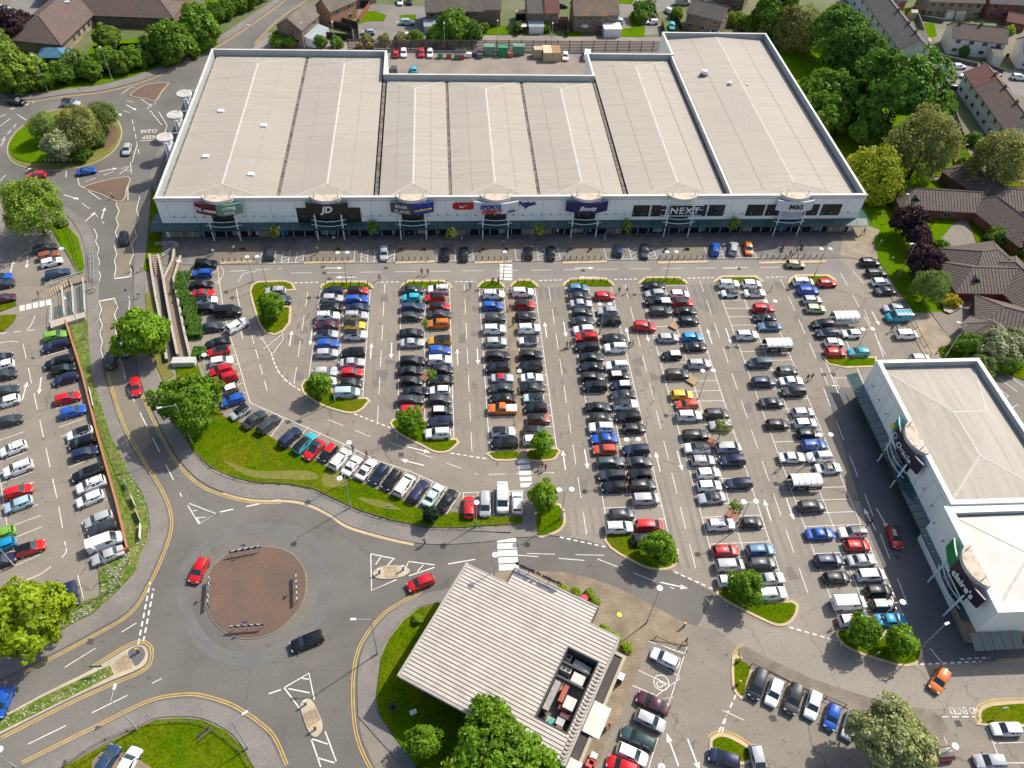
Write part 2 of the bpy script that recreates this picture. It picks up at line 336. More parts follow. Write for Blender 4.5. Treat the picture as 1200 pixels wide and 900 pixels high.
# asphalt resurfacing seam: slightly paler lower half of the strips
mb = MB(); mb.sheet(GG([(667, 594), (828, 592), (892, 590), (1012, 587), (1022, 612), (1085, 778), (930, 738), (838, 694), (790, 670), (712, 640), (690, 634), (667, 631)]), .006)
struct('resurfaced_ground', mb, ROADL, 'paler resurfaced strip of car park asphalt')
for k, pts in enumerate(([(622, 337), (660, 336.5), (662, 350.5), (622, 352)], [(752, 335), (835, 333), (845, 372), (790, 350), (757, 350)])):
    mb = MB(); mb.sheet(GG(pts), .0065+.001*k); struct('patched_ground', mb, BAYM, 'darker patched asphalt near the shop road')
AST = M('anti_skid_surface', (.21, .178, .125), (.175, .152, .112), scale=.3, fine=.1)
for pts, lab in (([(118, 354), (119, 380), (122, 420), (126, 440), (143, 495), (164, 533), (178, 517), (164, 480), (150, 452), (138, 404), (136, 380), (135, 350)], 'tan anti skid lane above the bend'), ([(138, 236), (137, 256), (136, 290), (135, 325), (153, 323), (155, 295), (158, 266), (163, 236)], 'tan anti skid lane below the planted roundabout')):
    mb = MB(); mb.sheet(GG(pts), .0125); struct('tan_road', mb, AST, lab)
mb = MB(); mb.ribbon(curve(GG([(262, 577), (300, 586.5), (337, 587), (362, 592), (387, 604), (407, 617), (440, 627.5), (485, 638)]), 4), .55, .014); struct('gutter_road', mb, KERBY, 'sandy gutter strip along the curved kerb')

# ------------------------------------------------------------------ pavements (raised), lawns, kerbs
def slab(name, pts, z, mat, label, sm=0, z0=0.0, closed=True):
    poly = curve(GG(pts), sm, True) if sm else GG(pts)
    mb = MB(); mb.prism(poly, z0, z, 0); return struct(name, mb, mat, label)
def lawn_island(pts, label, sm=3, kw=.42, mat=None, kerb=True, kmat=None):
    poly = curve(GG(pts), sm, True) if sm else GG(pts)
    mb = MB(); mb.prism(poly, 0, .15, 0); struct('lawn', mb, mat or LAWN, label)
    if kerb:
        mb = MB(); mb.prism(grow(poly, kw), 0, .115, 0); struct('kerb', mb, kmat or KERBY, 'sandy concrete kerb ring around '+label)
def strip(name, outer, inner, z, mat, label, sm=4):
    mb = MB(); mb.prism(curve(GG(outer), sm)+list(reversed(curve(GG(inner), sm))), 0, z, 0); return struct(name, mb, mat, label)
strip('pavement', [(77, 243), (95, 255), (107, 270), (112, 290), (116, 310), (116, 350), (117, 390), (119, 420)]+leftk[1:-1],
      [(66, 243), (82, 256), (94, 274), (100, 295), (102, 345), (104, 400), (108, 440), (130, 512), (150, 550), (170, 585), (176, 615), (175, 632), (160, 672), (140, 692), (110, 720), (82, 734), (54, 752), (20, 770), (-10, 785)], .12, PATHM, 'tarmac footpath along the lower car park wall')
strip('pavement', rk[1:27], [(207, 165), (193, 185), (184, 210), (176, 260), (172, 300), (170, 350), (171, 400), (180, 425), (186, 445), (200, 485), (213, 508), (225, 525), (247, 551), (275, 562), (300, 568), (337, 570), (367, 575), (392, 587), (420, 600), (460, 612), (500, 620), (535, 621), (560, 619), (584, 617), (596, 616), (600, 604), (614, 604), (624, 606), (628, 627)], .118, PATHM, 'tarmac footpath curving below the dry lawn')
strip('pavement', south[9:17], [(584, 673), (565, 690), (525, 703), (512, 707), (490, 712), (472, 726), (455, 747), (445, 770), (439, 815), (442, 835), (462, 865), (485, 895), (500, 930)], .12, PATHM, 'footpath round the ribbed roof restaurant')
strip('pavement', low[2:12], [(318, 930), (295, 895), (282, 872), (265, 855), (237, 842), (212, 840), (182, 842), (155, 855), (107, 880), (72, 899), (0, 935)], .12, PATHM, 'footpath along the bottom lawn')
slab('paved_ground', [(597, 590), (612, 578), (624, 566), (628, 600), (630, 627), (600, 629), (596, 616)], .121, PATHM, 'worn paved corner by the zebra crossing')
# forecourt in front of the shops
mb = MB(); mb.prism([(-58, 130.4), (-60, 139.6), (96, 139.6), (101, 139.5), (101, 130.2), (88, 130.2)], 0, .10, 0); struct('pavement_forecourt_path', mb, PAVEG, 'paved forecourt under the shop canopy')
mb = MB()
for a, b in ((258, 299), (356, 415), (463, 510), (556, 600), (659, 711), (771, 829), (889, 968)):
    mb.prism(GG([(a, 309.5), (b, 308), (b, 305.6), (a, 307)]), 0, .125, 0)
struct('kerb', mb, KERBY, 'sandy kerb lengths edging the shop forecourt')
mb = MB()
for c in (275, 381, 483, 580, 686, 800):
    x, y = G(c+2, 296); mb.disc((x, 134.3), 4.0, .09, .108, 28)
struct('forecourt_floor', mb, M('circle_cobbles', (.19, .165, .12), (.16, .14, .11), scale=1.2, fine=.2), 'round cobbled areas in the forecourt')
# restaurant paving
slab('paved_ground', [(584, 671), (610, 669), (647, 671), (666, 672.5), (710, 684), (740, 698), (770, 713), (790, 724), (798, 735), (803, 746), (805, 757), (760, 750), (752, 775), (736, 818), (715, 860), (700, 899), (685, 940), (640, 940), (560, 800), (560, 700)], .122, PAVE, 'buff block paving around the restaurant')
slab('paved_ground', [(866, 760), (872, 757), (900, 772), (950, 795), (1000, 812), (1050, 826), (1090, 832), (1104, 842), (1112, 858), (1100, 870), (1080, 850), (1030, 846), (1005, 836), (940, 806), (890, 782), (872, 786), (866, 775)], .122, brick_mat('drab_paving', (.21, .18, .13), (.18, .155, .12), (.14, .12, .1), .6, .3, True), 'drab block paved footpath along the lower lane')
# brick path through the third strip
slab('brick_path', [(591, 337), (599, 337), (602, 352), (605.5, 373), (607, 413), (610, 460), (614, 500), (619, 538), (606.5, 538), (603, 500), (601, 460), (597, 413), (594, 373), (592, 352)], .12, PAVE, 'buff brick path between the two files of the third strip')
# right hand path and lawns near the bungalows
slab('pavement_path', [(1000, 254), (1025, 250), (1045, 262), (1030, 272), (1024, 285), (1031, 312), (1050, 340), (1068, 366), (1090, 368), (1115, 400), (1098, 412), (1100, 420), (1085, 420), (1070, 395), (1045, 350), (1025, 318), (1010, 305), (985, 300), (985, 290), (990, 270)], .12, brick_mat('sandy_paving', (.30, .24, .165), (.26, .21, .15), (.2, .17, .13), .8, .4, True), 'sandy footpath climbing from the shops to the bungalows')
slab('paved_ground', [(1090, 366), (1115, 400), (1150, 390), (1160, 350), (1135, 345), (1120, 365)], .124, M('court_paving', (.2, .17, .14), (.17, .15, .125), scale=.4, fine=.12), 'paved court between the bungalows')
slab('paved_ground', [(1096, 272), (1125, 262), (1140, 285), (1130, 300), (1115, 290), (1100, 284)], .124, M('court_paving', (.2, .17, .14)), 'small paved court behind the purple trees')
mb = MB()
for pts in ([(1010, 262), (1030, 225), (1060, 200), (1120, 220), (1140, 250), (1118, 262), (1100, 283), (1080, 292), (1084, 320), (1110, 350), (1108, 366), (1072, 366), (1052, 340), (1031, 308), (1024, 285), (1031, 270)],):
    mb.prism(GG(pts), 0, .14, 0)
struct('lawn', mb, LAWNB, 'bright lawn with purple trees beside the sandy path')
slab('lawn', [(1098, 408), (1122, 404), (1160, 420), (1200, 400), (1260, 400), (1260, 470), (1160, 430), (1105, 420)], .14, LAWN, 'grass edge below the octagonal bungalow porch')
slab('lawn', [(900, 40), (940, 20), (1010, 60), (1060, 110), (1110, 150), (1120, 200), (1060, 215), (1040, 250), (1018, 262), (1006, 232), (960, 150), (915, 70)], .10, LAWNB, 'grass under the tall trees beside the store')
slab('lawn', [(1110, 150), (1126, 160), (1145, 200), (1260, 230), (1260, 330), (1190, 330), (1150, 300), (1120, 220)], .10, LAWN, 'grass around the bungalow gardens')
# lawns of the car park
lawn_island([(225, 528), (216, 508), (226, 497), (234, 474), (246, 482), (262, 488), (300, 502), (330, 520), (345, 527), (362, 537), (385, 548), (407, 560), (440, 573), (470, 585), (490, 596), (515, 606), (531, 600), (540, 602), (555, 606), (612, 606), (612, 614.5), (584, 615.5), (560, 617), (535, 619), (500, 618), (460, 610.5), (420, 598), (392, 585), (367, 573), (337, 568), (300, 566), (275, 560), (247, 548)], 'wide lawn below the slanted bay row', 0, kerb=False)
mb = MB()
for pts in ([(262, 540), (300, 552), (360, 552), (372, 562), (330, 562), (290, 558)], [(380, 556), (398, 552), (408, 566), (392, 572), (378, 568)], [(420, 584), (450, 588), (470, 598), (440, 594)], [(478, 588), (484, 588), (485, 594), (478, 594)]):
    mb.sheet(curve(GG(pts), 4, True), .156)
struct('dry_grass_ground', mb, LAWNY, 'dry yellow patches in the wide lawn')
lawn_island([(344, 339), (316, 340), (314, 358), (339, 361), (338, 378), (331, 387), (322, 391), (313, 389), (306, 380), (302, 368), (298, 355), (295, 342), (297, 335), (303, 331.5), (333, 330.5), (341, 333)], 'tree island beside the ramp hedge', 0, .45)
def capsule(a, b, yt, yb, label):
    pts = [(a, yb), (a+2.5, yt+4), (a+9, yt), (b-9, yt), (b-2.5, yt+4), (b, yb)]
    poly = GG(pts); mb = MB(); mb.prism(poly, 0, .15, 0); struct('lawn', mb, LAWN, label)
    ring = GG([(a-2.6, yb), (a-.4, yt+2.6), (a+7, yt-2.2), (b-7, yt-2.2), (b+.4, yt+2.6), (b+2.6, yb)])
    mb = MB(); mb.prism(ring, 0, .115, 0); struct('kerb', mb, KERBY, 'sandy kerb around '+label)
for a, b, yt, yb, nm in ((377, 436, 331.5, 338.5, 'first'), (471, 528, 330.5, 338, 'second'), (561, 590, 330, 337.3, 'third'), (599.5, 629, 329.5, 336.8, 'brick path side of the third'), (661.5, 718, 328, 335.5, 'fourth'), (750, 804, 326.5, 333.3, 'fifth'), (838, 893, 325.3, 331.5, 'sixth'), (925, 978, 324, 333, 'last')):
    capsule(a, b, yt, yb, 'small grass end of the '+nm+' parking strip')
lawn_island([(358, 447), (357, 459), (367, 467), (379, 474), (395, 479.5), (409, 482.5), (417, 482), (424, 478), (428, 473), (429, 468), (392, 467), (386, 452)], 'tree island at the foot of the first strip', 2)
lawn_island([(462, 493), (462, 500), (470, 508), (481, 514), (494, 520), (507, 527), (517, 529), (525, 527.5), (532, 522), (534, 516), (500, 515.5), (497, 500), (496, 492)], 'tree island at the foot of the second strip', 2)
lawn_island([(575, 531), (606, 529), (607, 537), (582, 538), (576, 534)], 'grass end beside the brick path', 2)
lawn_island([(620, 528), (652, 527), (652, 532), (648, 537), (637, 538.5), (620, 538.5)], 'tree island at the foot of the brick path', 2)
lawn_island([(712, 627), (745, 628), (750, 643), (788, 641), (792, 650), (790, 659), (782, 665), (762, 665), (740, 655), (717, 641)], 'tree island at the foot of the fourth strip', 2)
lawn_island([(842, 693), (846, 699), (859, 707), (875, 715), (900, 727), (912, 731), (922, 729), (929, 722), (932, 714), (928, 706.5), (889, 707.5), (875, 700), (858, 690)], 'tree island at the foot of the fifth strip', 2)
lawn_island([(982, 742), (987, 752), (1001, 761), (1026, 770), (1055, 778), (1071, 776), (1077, 769), (1076, 757), (1062, 742), (1040, 741), (1030, 752), (1012, 744), (990, 739)], 'two tree island at the foot of the sixth strip', 2)
lawn_island([(967, 420), (972, 426), (990, 429.5), (1025, 428.5), (1025, 420)], 'narrow grass island by the corner store', 0)
lawn_island([(629, 598), (634, 590), (655, 593), (660, 605), (659, 615), (652, 622), (640, 626), (630, 626)], 'tree island beside the zebra crossing', 2)
lawn_island([(861, 773), (866, 774), (879, 782), (874, 800), (871, 815), (866, 813), (861, 802)], 'small grass corner with two yellow bollards', 2)
lawn_island([(835, 870), (838, 866), (845, 863.5), (858, 867), (879, 880), (878, 890), (860, 892), (838, 880)], 'small grass island in the lower car park corner', 2)
lawn_island([(1150, 836), (1156, 830), (1180, 826), (1260, 824), (1260, 846), (1160, 848), (1151, 845)], 'grass island by the yellow lined bend', 2)
# splitter islands
def splitter(pts, label, pave=None, grassy=None, sm=3, chips=None):
    poly = curve(GG(pts), sm, True); mb = MB(); mb.prism(poly, 0, .13, 0); struct('kerb', mb, KERBM, 'kerb of '+label)
    if pave: mb = MB(); mb.prism(GG(pave), 0, .135, 0); struct('paved_ground', mb, SLABM, 'buff slabs on '+label)
    if chips: mb = MB(); mb.prism(grow(poly, -.22), 0, .136, 0); struct('paved_ground', mb, REDPAVE, chips)
    if grassy: mb = MB(); mb.prism(GG(grassy), 0, .15, 0); struct('lawn', mb, VERGE, 'daisy covered grass on '+label)
splitter([(172, 760), (173, 772), (165, 783), (130, 798), (75, 823), (0, 861), (-60, 890), (-60, 868), (0, 841), (50, 814), (110, 784), (147, 762), (162, 756)], 'the long splitter island', [(131, 780), (148, 766), (157, 777), (156, 783), (137, 790)], [(129, 780), (134, 791), (75, 821), (0, 858), (-60, 887), (-60, 870), (0, 844), (50, 817)])
mb = MB(); mb.prism(curve(GG([(150, 765), (160, 758), (168, 760), (170, 770), (160, 781), (156, 776)]), 3, True), 0, .14, 0); struct('paved_ground', mb, ROADD, 'dark tarmac nose of the long splitter island')
splitter([(352, 830), (354, 823), (360, 819), (367, 823), (374, 837), (378, 848), (377, 857), (371, 864), (364, 861), (359, 850)], 'the refuge island below the roundabout', [(354, 838), (370, 829), (376, 844), (360, 855)])
splitter([(437, 671), (447, 664.5), (466, 663), (476, 665), (480.5, 669), (476, 674), (466, 677.5), (450, 679), (440, 677)], 'the refuge island above the restaurant', [(449, 665), (465, 664), (467, 677), (451, 678)])
splitter([(152, 112), (170, 100), (193, 97), (198, 98), (190, 108), (182, 119), (170, 116)], 'the chipping island beside the store', chips='brown chippings on the upper splitter island')
splitter([(98, 219), (150, 207), (149, 222), (146, 234), (135, 236), (118, 228)], 'the brown splitter island by the store', chips='brown chippings on the lower splitter island')
# main roundabout island
ce = curve(GG([(239, 690), (246, 668), (262, 652), (280, 643), (304, 639.5), (328, 642), (346, 651), (358, 668), (360, 688), (355, 708), (342, 726), (325, 740), (300, 748.5), (275, 747), (254, 734), (243, 715)]), 4, True)
mb = MB(); mb.prism(ce, 0, .10, 0); struct('kerb', mb, M('dull_kerb', (.22, .19, .15), (.17, .15, .125), scale=.8, fine=.1), 'kerb ring of the brown roundabout')
mb = MB(); mb.prism(grow(ce, -.22), 0, .16, 0); struct('roundabout_ground', mb, REDPAVE, 'brown chipping disc of the main roundabout')
mb = MB()
for k, s in ((0, 1.32), (1, 1.46)):
    cx, cy = G(300, 694); ring = [(cx+(x-cx)*s, cy+(y-cy)*s) for x, y in ce]
    mb.ribbon(ring, .9, .0135+.001*k, 0, True)
struct('tyre_worn_road', mb, M('polished_asphalt', (.118, .118, .113), (.145, .141, .132), scale=.3, fine=.12, fscale=4), 'rings of tyre polished asphalt round the brown roundabout')
# upper roundabout
ri = curve(GG([(8, 176), (14, 160), (30, 145), (52, 133), (80, 126), (110, 126), (135, 138), (143, 152), (140, 168), (128, 182), (104, 194), (70, 200), (35, 198), (14, 190)]), 4, True)
mb = MB(); mb.prism(ri, 0, .11, 0); struct('kerb', mb, KERBM, 'kerb ring of the planted roundabout')
mb = MB(); mb.prism(grow(ri, -.25), 0, .15, 0); struct('lawn', mb, LAWNY, 'mown rim of the planted roundabout')
mb = MB(); mb.prism(curve(GG([(12, 172), (26, 152), (60, 138), (100, 131), (122, 140), (118, 165), (100, 185), (60, 192), (22, 188)]), 4, True), 0, .3, 0); struct('roundabout_lawn', mb, LAWNB, 'planted green centre of the upper roundabout')
mb = MB(); mb.prism(curve(GG([(122, 150), (134, 148), (139, 155), (135, 168), (124, 176), (119, 168)]), 3, True), 0, .19, 0); struct('mulch_ground', mb, SOIL, 'bark mulch under the roundabout shrubs')
# verges left
slab('lawn', [(59, 264), (66, 262), (80, 266), (92, 280), (97, 300), (99, 318), (92, 322), (80, 300), (70, 285)], .15, LAWNB, 'bright wedge of grass by the pedestrian railings')
slab('lawn', [(80, 372), (103, 370), (104, 400), (108, 440), (130, 512), (150, 550), (170, 585), (175, 615), (172, 632), (157, 672), (140, 690), (110, 718), (82, 732), (50, 750), (30, 758), (45, 725), (72, 712), (95, 707), (118, 697), (116, 668), (150, 650), (152, 640), (137, 590), (117, 520), (96, 440)], .15, VERGE, 'weedy grass verge outside the brick retaining wall')
slab('lawn', [(-40, 352), (0, 350), (17, 352), (20, 358), (0, 366), (-40, 372)], .15, LAWN, 'grass tip at the lower car park entrance')
slab('lawn', [(-40, 380), (0, 370), (20, 369), (16, 378), (5, 388), (-40, 400)], .15, LAWN, 'second grass tip at the lower car park entrance')
slab('lawn', [(171, 345), (180, 336), (186, 360), (192, 390), (197, 430), (205, 440), (192, 448), (182, 425), (172, 400)], .15, LAWNY, 'narrow dry grass beside the ramp wall')
slab('lawn', [(178, 215), (190, 262), (190, 296), (178, 318), (168, 318), (172, 290)], .14, LAWN, 'shaded grass below the store corner')
slab('lawn', [(205, 428), (230, 422), (246, 470), (262, 486), (250, 487), (232, 500), (214, 470)], .15, LAWN, 'grass under the large round tree')
# bottom lawns
slab('lawn', [(512, 708), (555, 690), (600, 740), (640, 840), (640, 960), (520, 960), (487, 896), (464, 866), (444, 836), (441, 815), (447, 771), (457, 748), (474, 727), (491, 713)], .15, LAWN, 'shaded lawn round the restaurant wall')
slab('lawn', [(295, 897), (282, 874), (265, 857), (237, 844), (212, 842), (182, 844), (155, 857), (107, 882), (72, 901), (0, 937), (0, 990), (330, 990), (320, 930)], .15, LAWN, 'lawn with low rail at the bottom edge')
mb = MB(); mb.prism(GG([(108, 893), (120, 880), (150, 882), (178, 900), (150, 930), (110, 920)]), 0, .156, 0); struct('drive_path', mb, PAVE, 'sandy drive cut into the bottom lawn')
slab('lawn', [(1148, 748), (1260, 742), (1260, 756), (1165, 758), (1152, 753)], .14, LAWN, 'shaded grass at the corner store end')
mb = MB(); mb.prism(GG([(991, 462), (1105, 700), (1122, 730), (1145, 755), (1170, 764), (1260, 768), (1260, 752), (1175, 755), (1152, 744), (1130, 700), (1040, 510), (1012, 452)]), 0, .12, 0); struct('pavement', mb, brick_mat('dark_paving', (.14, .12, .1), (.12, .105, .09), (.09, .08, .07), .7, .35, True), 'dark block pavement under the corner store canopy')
# top residential roads and lawns
def flat(name, pts, mat, label, z=.012): mb = MB(); mb.sheet(GG(pts), z); struct(name, mb, mat, label)
flat('close_road', [(420, 4), (505, 8), (505, 50), (420, 50), (418, 30)], PATHM, 'parking court behind the brick terrace')
flat('close_road', [(722, 0), (735, -30), (800, -30), (790, 5), (770, 15), (775, 40), (735, 42), (720, 20)], PATHM, 'cul de sac behind the yard fence')
flat('close_road', [(1092, 72), (1120, 68), (1165, 78), (1260, 92), (1260, 130), (1180, 108), (1135, 112), (1100, 112)], M('close_tarmac', (.19, .175, .155), (.17, .16, .145), scale=.2, fine=.1), 'small close below the white cottages')
flat('close_road', [(-60, 45), (0, 40), (20, -20), (80, -20), (78, 12), (48, 30), (45, 48), (20, 60), (-60, 70)], PATHM, 'drive beside the hipped hall')
flat('bay_road', [(1115, 438), (1150, 420), (1260, 410), (1260, 540), (1200, 500)], BAYM, 'empty bays behind the corner store')
for pts, lab in (([(425, 14), (440, 13), (453, 18), (450, 25), (432, 25), (420, 28)], 'grass oval in the parking court'), ([(468, 18), (487, 17), (488, 23), (470, 24)], 'grass strip before the blue estate'),
                 ([(568, 32), (592, 30), (600, 40), (566, 41)], 'bright back garden lawn of the terrace'), ([(664, 36), (680, 37), (682, 43), (662, 43)], 'narrow back garden lawn'),
                 ([(728, 34), (756, 31), (755, 43), (728, 43)], 'back garden lawn by the brick shed'), ([(737, 17), (750, 15), (752, 30), (740, 32)], 'grass by the conifer hedge'), ([(724, 0), (745, -3), (740, 5), (726, 4)], 'small front lawn'),
                 ([(1080, 28), (1094, 27), (1098, 42), (1086, 46)], 'tiny walled lawn beside the white cottages'), ([(1148, 74), (1172, 72), (1176, 82), (1150, 80)], 'front lawn of the white cottages'), ([(1052, 10), (1066, 9), (1068, 18), (1054, 16)], 'garden lawn behind the long roof'),
                 ([(-40, 104), (32, 110), (75, 105), (125, 98), (178, 83), (226, 60), (240, 45), (200, 44), (110, 48), (92, 84), (40, 82), (36, 62), (58, 40), (66, 20), (58, 22), (44, 50), (-40, 70)], 'hall garden grass'), ([(240, 0), (270, -5), (275, 8), (245, 20)], 'grass behind the tall hedge'), ([(108, 55), (122, 52), (178, 50), (180, 68), (118, 68)], 'sunny lawn below the hall')):
    mb = MB(); mb.prism(GG(pts), 0, .1, 0); struct('lawn', mb, LAWNB if 'sunny' not in lab else LAWNY, lab)
strip('pavement', [(0, 113), (32, 117), (75, 111), (125, 105), (175, 91), (225, 68), (262, 48), (300, 23), (333, -2)], [(0, 108), (32, 111), (75, 105), (125, 98), (175, 83), (225, 60), (262, 40), (297, 16), (325, -2)], .12, PATHM, 'footpath below the tall hedge')

# ------------------------------------------------------------------ painted markings
wm, ym = MB(), MB(); ZW = .021
def ln(txt, wd=.12, sm=0, mbb=None, z=None):
    for q in txt.split('|'):
        pts = GG([tuple(float(a) for a in t.split(',')) for t in q.split()])
        if sm: pts = curve(pts, sm)
        (mbb or wm).ribbon(pts, wd, ZW if z is None else z)
def dash(a, b, on, off, wd=.12): wm.dashes(G(*a), G(*b), wd, ZW, on, off)
# strips: x of the long lines and bay ticks on a 2.445 m lattice
BAY, Y0 = 2.445, 73.16
def strip_lines(us, yr, tick=True, skip=()):
    xs = [G(*u)[0] for u in us]
    for x in xs: wm.ribbon([(x, yr[0]), (x, yr[1])], .11, ZW)
    if not tick: return
    k = math.ceil((yr[0]-Y0)/BAY)
    while Y0+k*BAY < yr[1]:
        y = Y0+k*BAY
        for a, b in zip(xs[:-1], xs[1:]):
            if b-a < 7: wm.ribbon([(a, y), (b, y)], .10, ZW+.002)
        k += 1
yy = lambda u, v: G(u, v)[1]
strip_lines([(367, 405), (399, 405), (430.7, 386.7)], (yy(400, 466), yy(400, 340)))
strip_lines([(468.7, 400), (498, 393), (528, 373)], (yy(500, 514), yy(500, 339)))
strip_lines([(566, 408), (595.8, 400)], (yy(590, 530), yy(590, 338)))
strip_lines([(608.5, 410), (637, 413)], (yy(620, 527), yy(620, 337)))
strip_lines([(703, 566), (736, 566), (769, 564.5)], (yy(735, 627), yy(690, 336)))
strip_lines([(768.7, 405), (794.7, 389), (821, 386.7)], (yy(880, 704), yy(780, 334)))
strip_lines([(846.7, 353), (873, 353), (899, 353)], (yy(1010, 738), yy(870, 333)))
# aisle centre dashes and lane arrows
tt, pp = MB(), MB()
def aisle(u, v, v0, v1, arrows=()):
    x = G(u, v)[0]; a, b = yy(u, v1), yy(u, v0)
    for q in (-2.6, -1.25, 1.25, 2.6): tt.ribbon([(x+q+rnd.uniform(-.2, .2), a+(b-a)*k/6) for k in range(7)], .55, .0095)
    for k in range(4): px_, py_ = x+rnd.uniform(-2.5, 1.5), rnd.uniform(a, b); pp.sheet([(px_, py_), (px_+rnd.uniform(.8, 2), py_+.05), (px_+rnd.uniform(.8, 2), py_+rnd.uniform(.8, 3)), (px_, py_+rnd.uniform(.8, 3))], .0115+.0003*k)
    wm.dashes((x, a), (x, b), .11, ZW, 4.2, 2.6)
    for vv, sgn in arrows: arrow(x-1.9, yy(u, vv), math.pi/2); arrow(x+1.9, yy(u, vv), -math.pi/2)
def arrow(x, y, a, L=4.2, s=1.0):
    c, d = math.cos(a), math.sin(a); T = lambda p, q: (x+c*p-d*q, y+d*p+c*q, ZW+.001)
    wm.face([T(-L/2, -.1*s), T(L/2-1.1, -.1*s), T(L/2-1.1, .1*s), T(-L/2, .1*s)])
    wm.face([T(L/2-1.15, -.42*s), T(L/2, 0), T(L/2-1.15, .42*s)])
for u, v, v0, v1, ar in ((451, 332, 332, 497, (411,)), (548, 420, 332, 530, (418,)), (660, 447, 336, 628, (386, 539)), (763, 457, 330, 668, (392, 541)), (836, 375, 329, 700, (394, 600)), (938, 379, 327, 452, ()), (355, 380, 336, 450, (396,))):
    aisle(u, v, v0, v1, [(q, 0) for q in ar])
# dashed give-way edges
for a, b in (((345, 331.5), (375, 330.8)), ((440, 330.8), (469, 330.3)), ((533, 330.2), (558, 330)), ((632, 328.8), (660, 328)), ((720, 327.6), (748, 327)), ((806, 326.2), (836, 325.3)), ((898, 325), (921, 324.4))):
    dash(a, b, .62, .42, .22)
for a, b in (((415, 485), (462, 503)), ((528, 531), (572, 538)), ((656, 629.5), (712, 641.5)), ((790, 670), (840, 692.5)), ((925, 735), (981, 751)), ((1070, 779), (1150, 775)), ((1125, 772.5), (1160, 770.5))):
    dash(a, b, .65, .45, .22)
for a, b in zip([(318, 414), (321, 424), (326, 435), (334, 445), (343, 452)], [(321, 424), (326, 435), (334, 445), (343, 452), (355, 459)]): dash(a, b, .75, .4, .22)
dash((270, 318), (330, 314.8), 3.2, 1.6); dash((340, 320), (930, 313), 4.5, 2.6, .1)
for u in (390, 685, 858): arrow(*G(u, 314.2), 0)
for u in (405, 690, 865): arrow(*G(u, 325), math.pi)
# bend by the ramp
ln('280,330 284,322 291,319 300,318.5', .12, 4); ln('277,338 279,350 281,360', .12); dash((290, 375), (313, 458), 2.6, 1.6); dash((282, 387), (284.5, 398), 3, 9)
ln('255,312 257,329 262,365 270,395 281,430 293,472', .11); ln('259,312 262,320 255,333', .1, 4); ln('302,388 318,414|331,387 332,398 320,414|313,390 305,398|330,392 309,409', .11)
for a, b in (((246, 320), (256, 318)), ((248, 332), (257, 330)), ((262, 407), (274, 405)), ((270, 417), (278, 416)), ((272, 428), (281, 426)), ((275, 440), (284, 437)), ((278, 451), (287, 448)), ((284, 461), (291, 459))): ln('%f,%f %f,%f' % (*a, *b), .1)
ln('293,472 350,497 404,521 440,539 480,552 520,570 524,571', .11)
for a, b in (((333, 491), (317, 512)), ((362, 500), (343, 520)), ((376, 507), (360, 527)), ((404, 520), (388, 545)), ((418, 527), (404, 549)), ((462, 545), (447, 570)), ((477, 551), (463, 577)), ((493, 557), (478, 584)), ((508, 564), (492, 590)), ((524, 571), (508, 598)), ((540, 577), (522, 604))): ln('%f,%f %f,%f' % (*a, *b), .1)
ln('543,577.5 615,575|543,577.5 543,604|560,577 560,604|578,576.5 578,604|597,576 597,604|612,575.5 612,604', .1)
dash((385, 492), (440, 514), 3, 2.4, .1); dash((455, 518), (560, 556), 3, 2.4, .1); dash((572, 556), (650, 554), 3, 1.6, .1)
arrow(*G(491, 527), math.atan2(-.35, 1)); arrow(*G(483, 542), math.atan2(-.35, 1)+math.pi)
def zebra(a, b, n, halfw, on):
    p, q = Vector(G(*a)), Vector(G(*b)); d = (q-p)/(n-.5 if n > 1 else 1)
    for k in range(n):
        c = p+d*k; nrm = Vector((-d.y, d.x)).normalized()*halfw; h = d.normalized()*on
        wm.face([(*(c-h-nrm), ZW+.003), (*(c+h-nrm), ZW+.003), (*(c+h+nrm), ZW+.003), (*(c-h+nrm), ZW+.003)])
zebra((613.5, 540.5), (617.5, 572), 5, 1.0, .42); zebra((593.5, 632), (596.5, 669), 5, 1.5, .5); zebra((593, 311), (593, 329), 5, 1.3, .38); zebra((26, 361), (61, 353.5), 5, .8, .45)
# main road: zigzags, centre dashes
for zz in ('110,268 114,276 112,283 116,291 114,299 117,307 115,315 118,323 116,331 116,330', '139,228 136,240 140,247 136,256 139,264 135,272 138,280 134,289 137,298 134,305 136,314 134,325', '164,230 160,245 163,256 157,266 160,277 154,287 157,297 152,308 154,318 152,325', '116,353 119,363 116,371 120,381 117,390 120,400 118,410 121,419', '134,350 138,360 134,369 138,378 135,387 137,395 134,403 138,411', '151,347 152,356 151,362 153,371', '137,404 142,415 140,422 144,428'):
    ln(zz, .13)
ln('134,326.5 154,324|116,353 135,349.5', .3)
dash((138, 405), (152, 465), 3.4, 2.4); dash((150, 455), (213, 582), 3.6, 3.0, .14)
ln('220,592 233,614 253,602 222,590', .14); ln('226,599 231,598|229,607 241,606|231,607 234,613', .12)
dash((258, 600), (330, 585), 2.0, 2.0, .2)
ln('434.5,649 435.5,692 465,679|434.5,649 463,655|440,662 446,653|454,663 461,655|475,666 479,658 509,662|509,665 479,675|489,670 496,662', .15)
ln('525,661 557,655.5', .16); dash((600, 650), (700, 658), 4, 3.2); dash((700, 655), (790, 690), 3.4, 2.4, .12); dash((617, 648.7), (720, 651), 4.4, 3.2, .1); arrow(*G(790, 686), math.atan2(-.3, 1))
ln('333,806 362,789 368.5,820|333,806 351,830|338,807 363,812|354,795 362,796', .16); ln('365,867 376,899|381,857 394,892|366,866 384,872|372,888 392,894', .16); dash((315, 813), (330, 808), 1.6, 9, .16)
dash((162, 755), (176, 682), .8, .5, .24); dash((168, 752), (180, 690), .8, .5, .24)
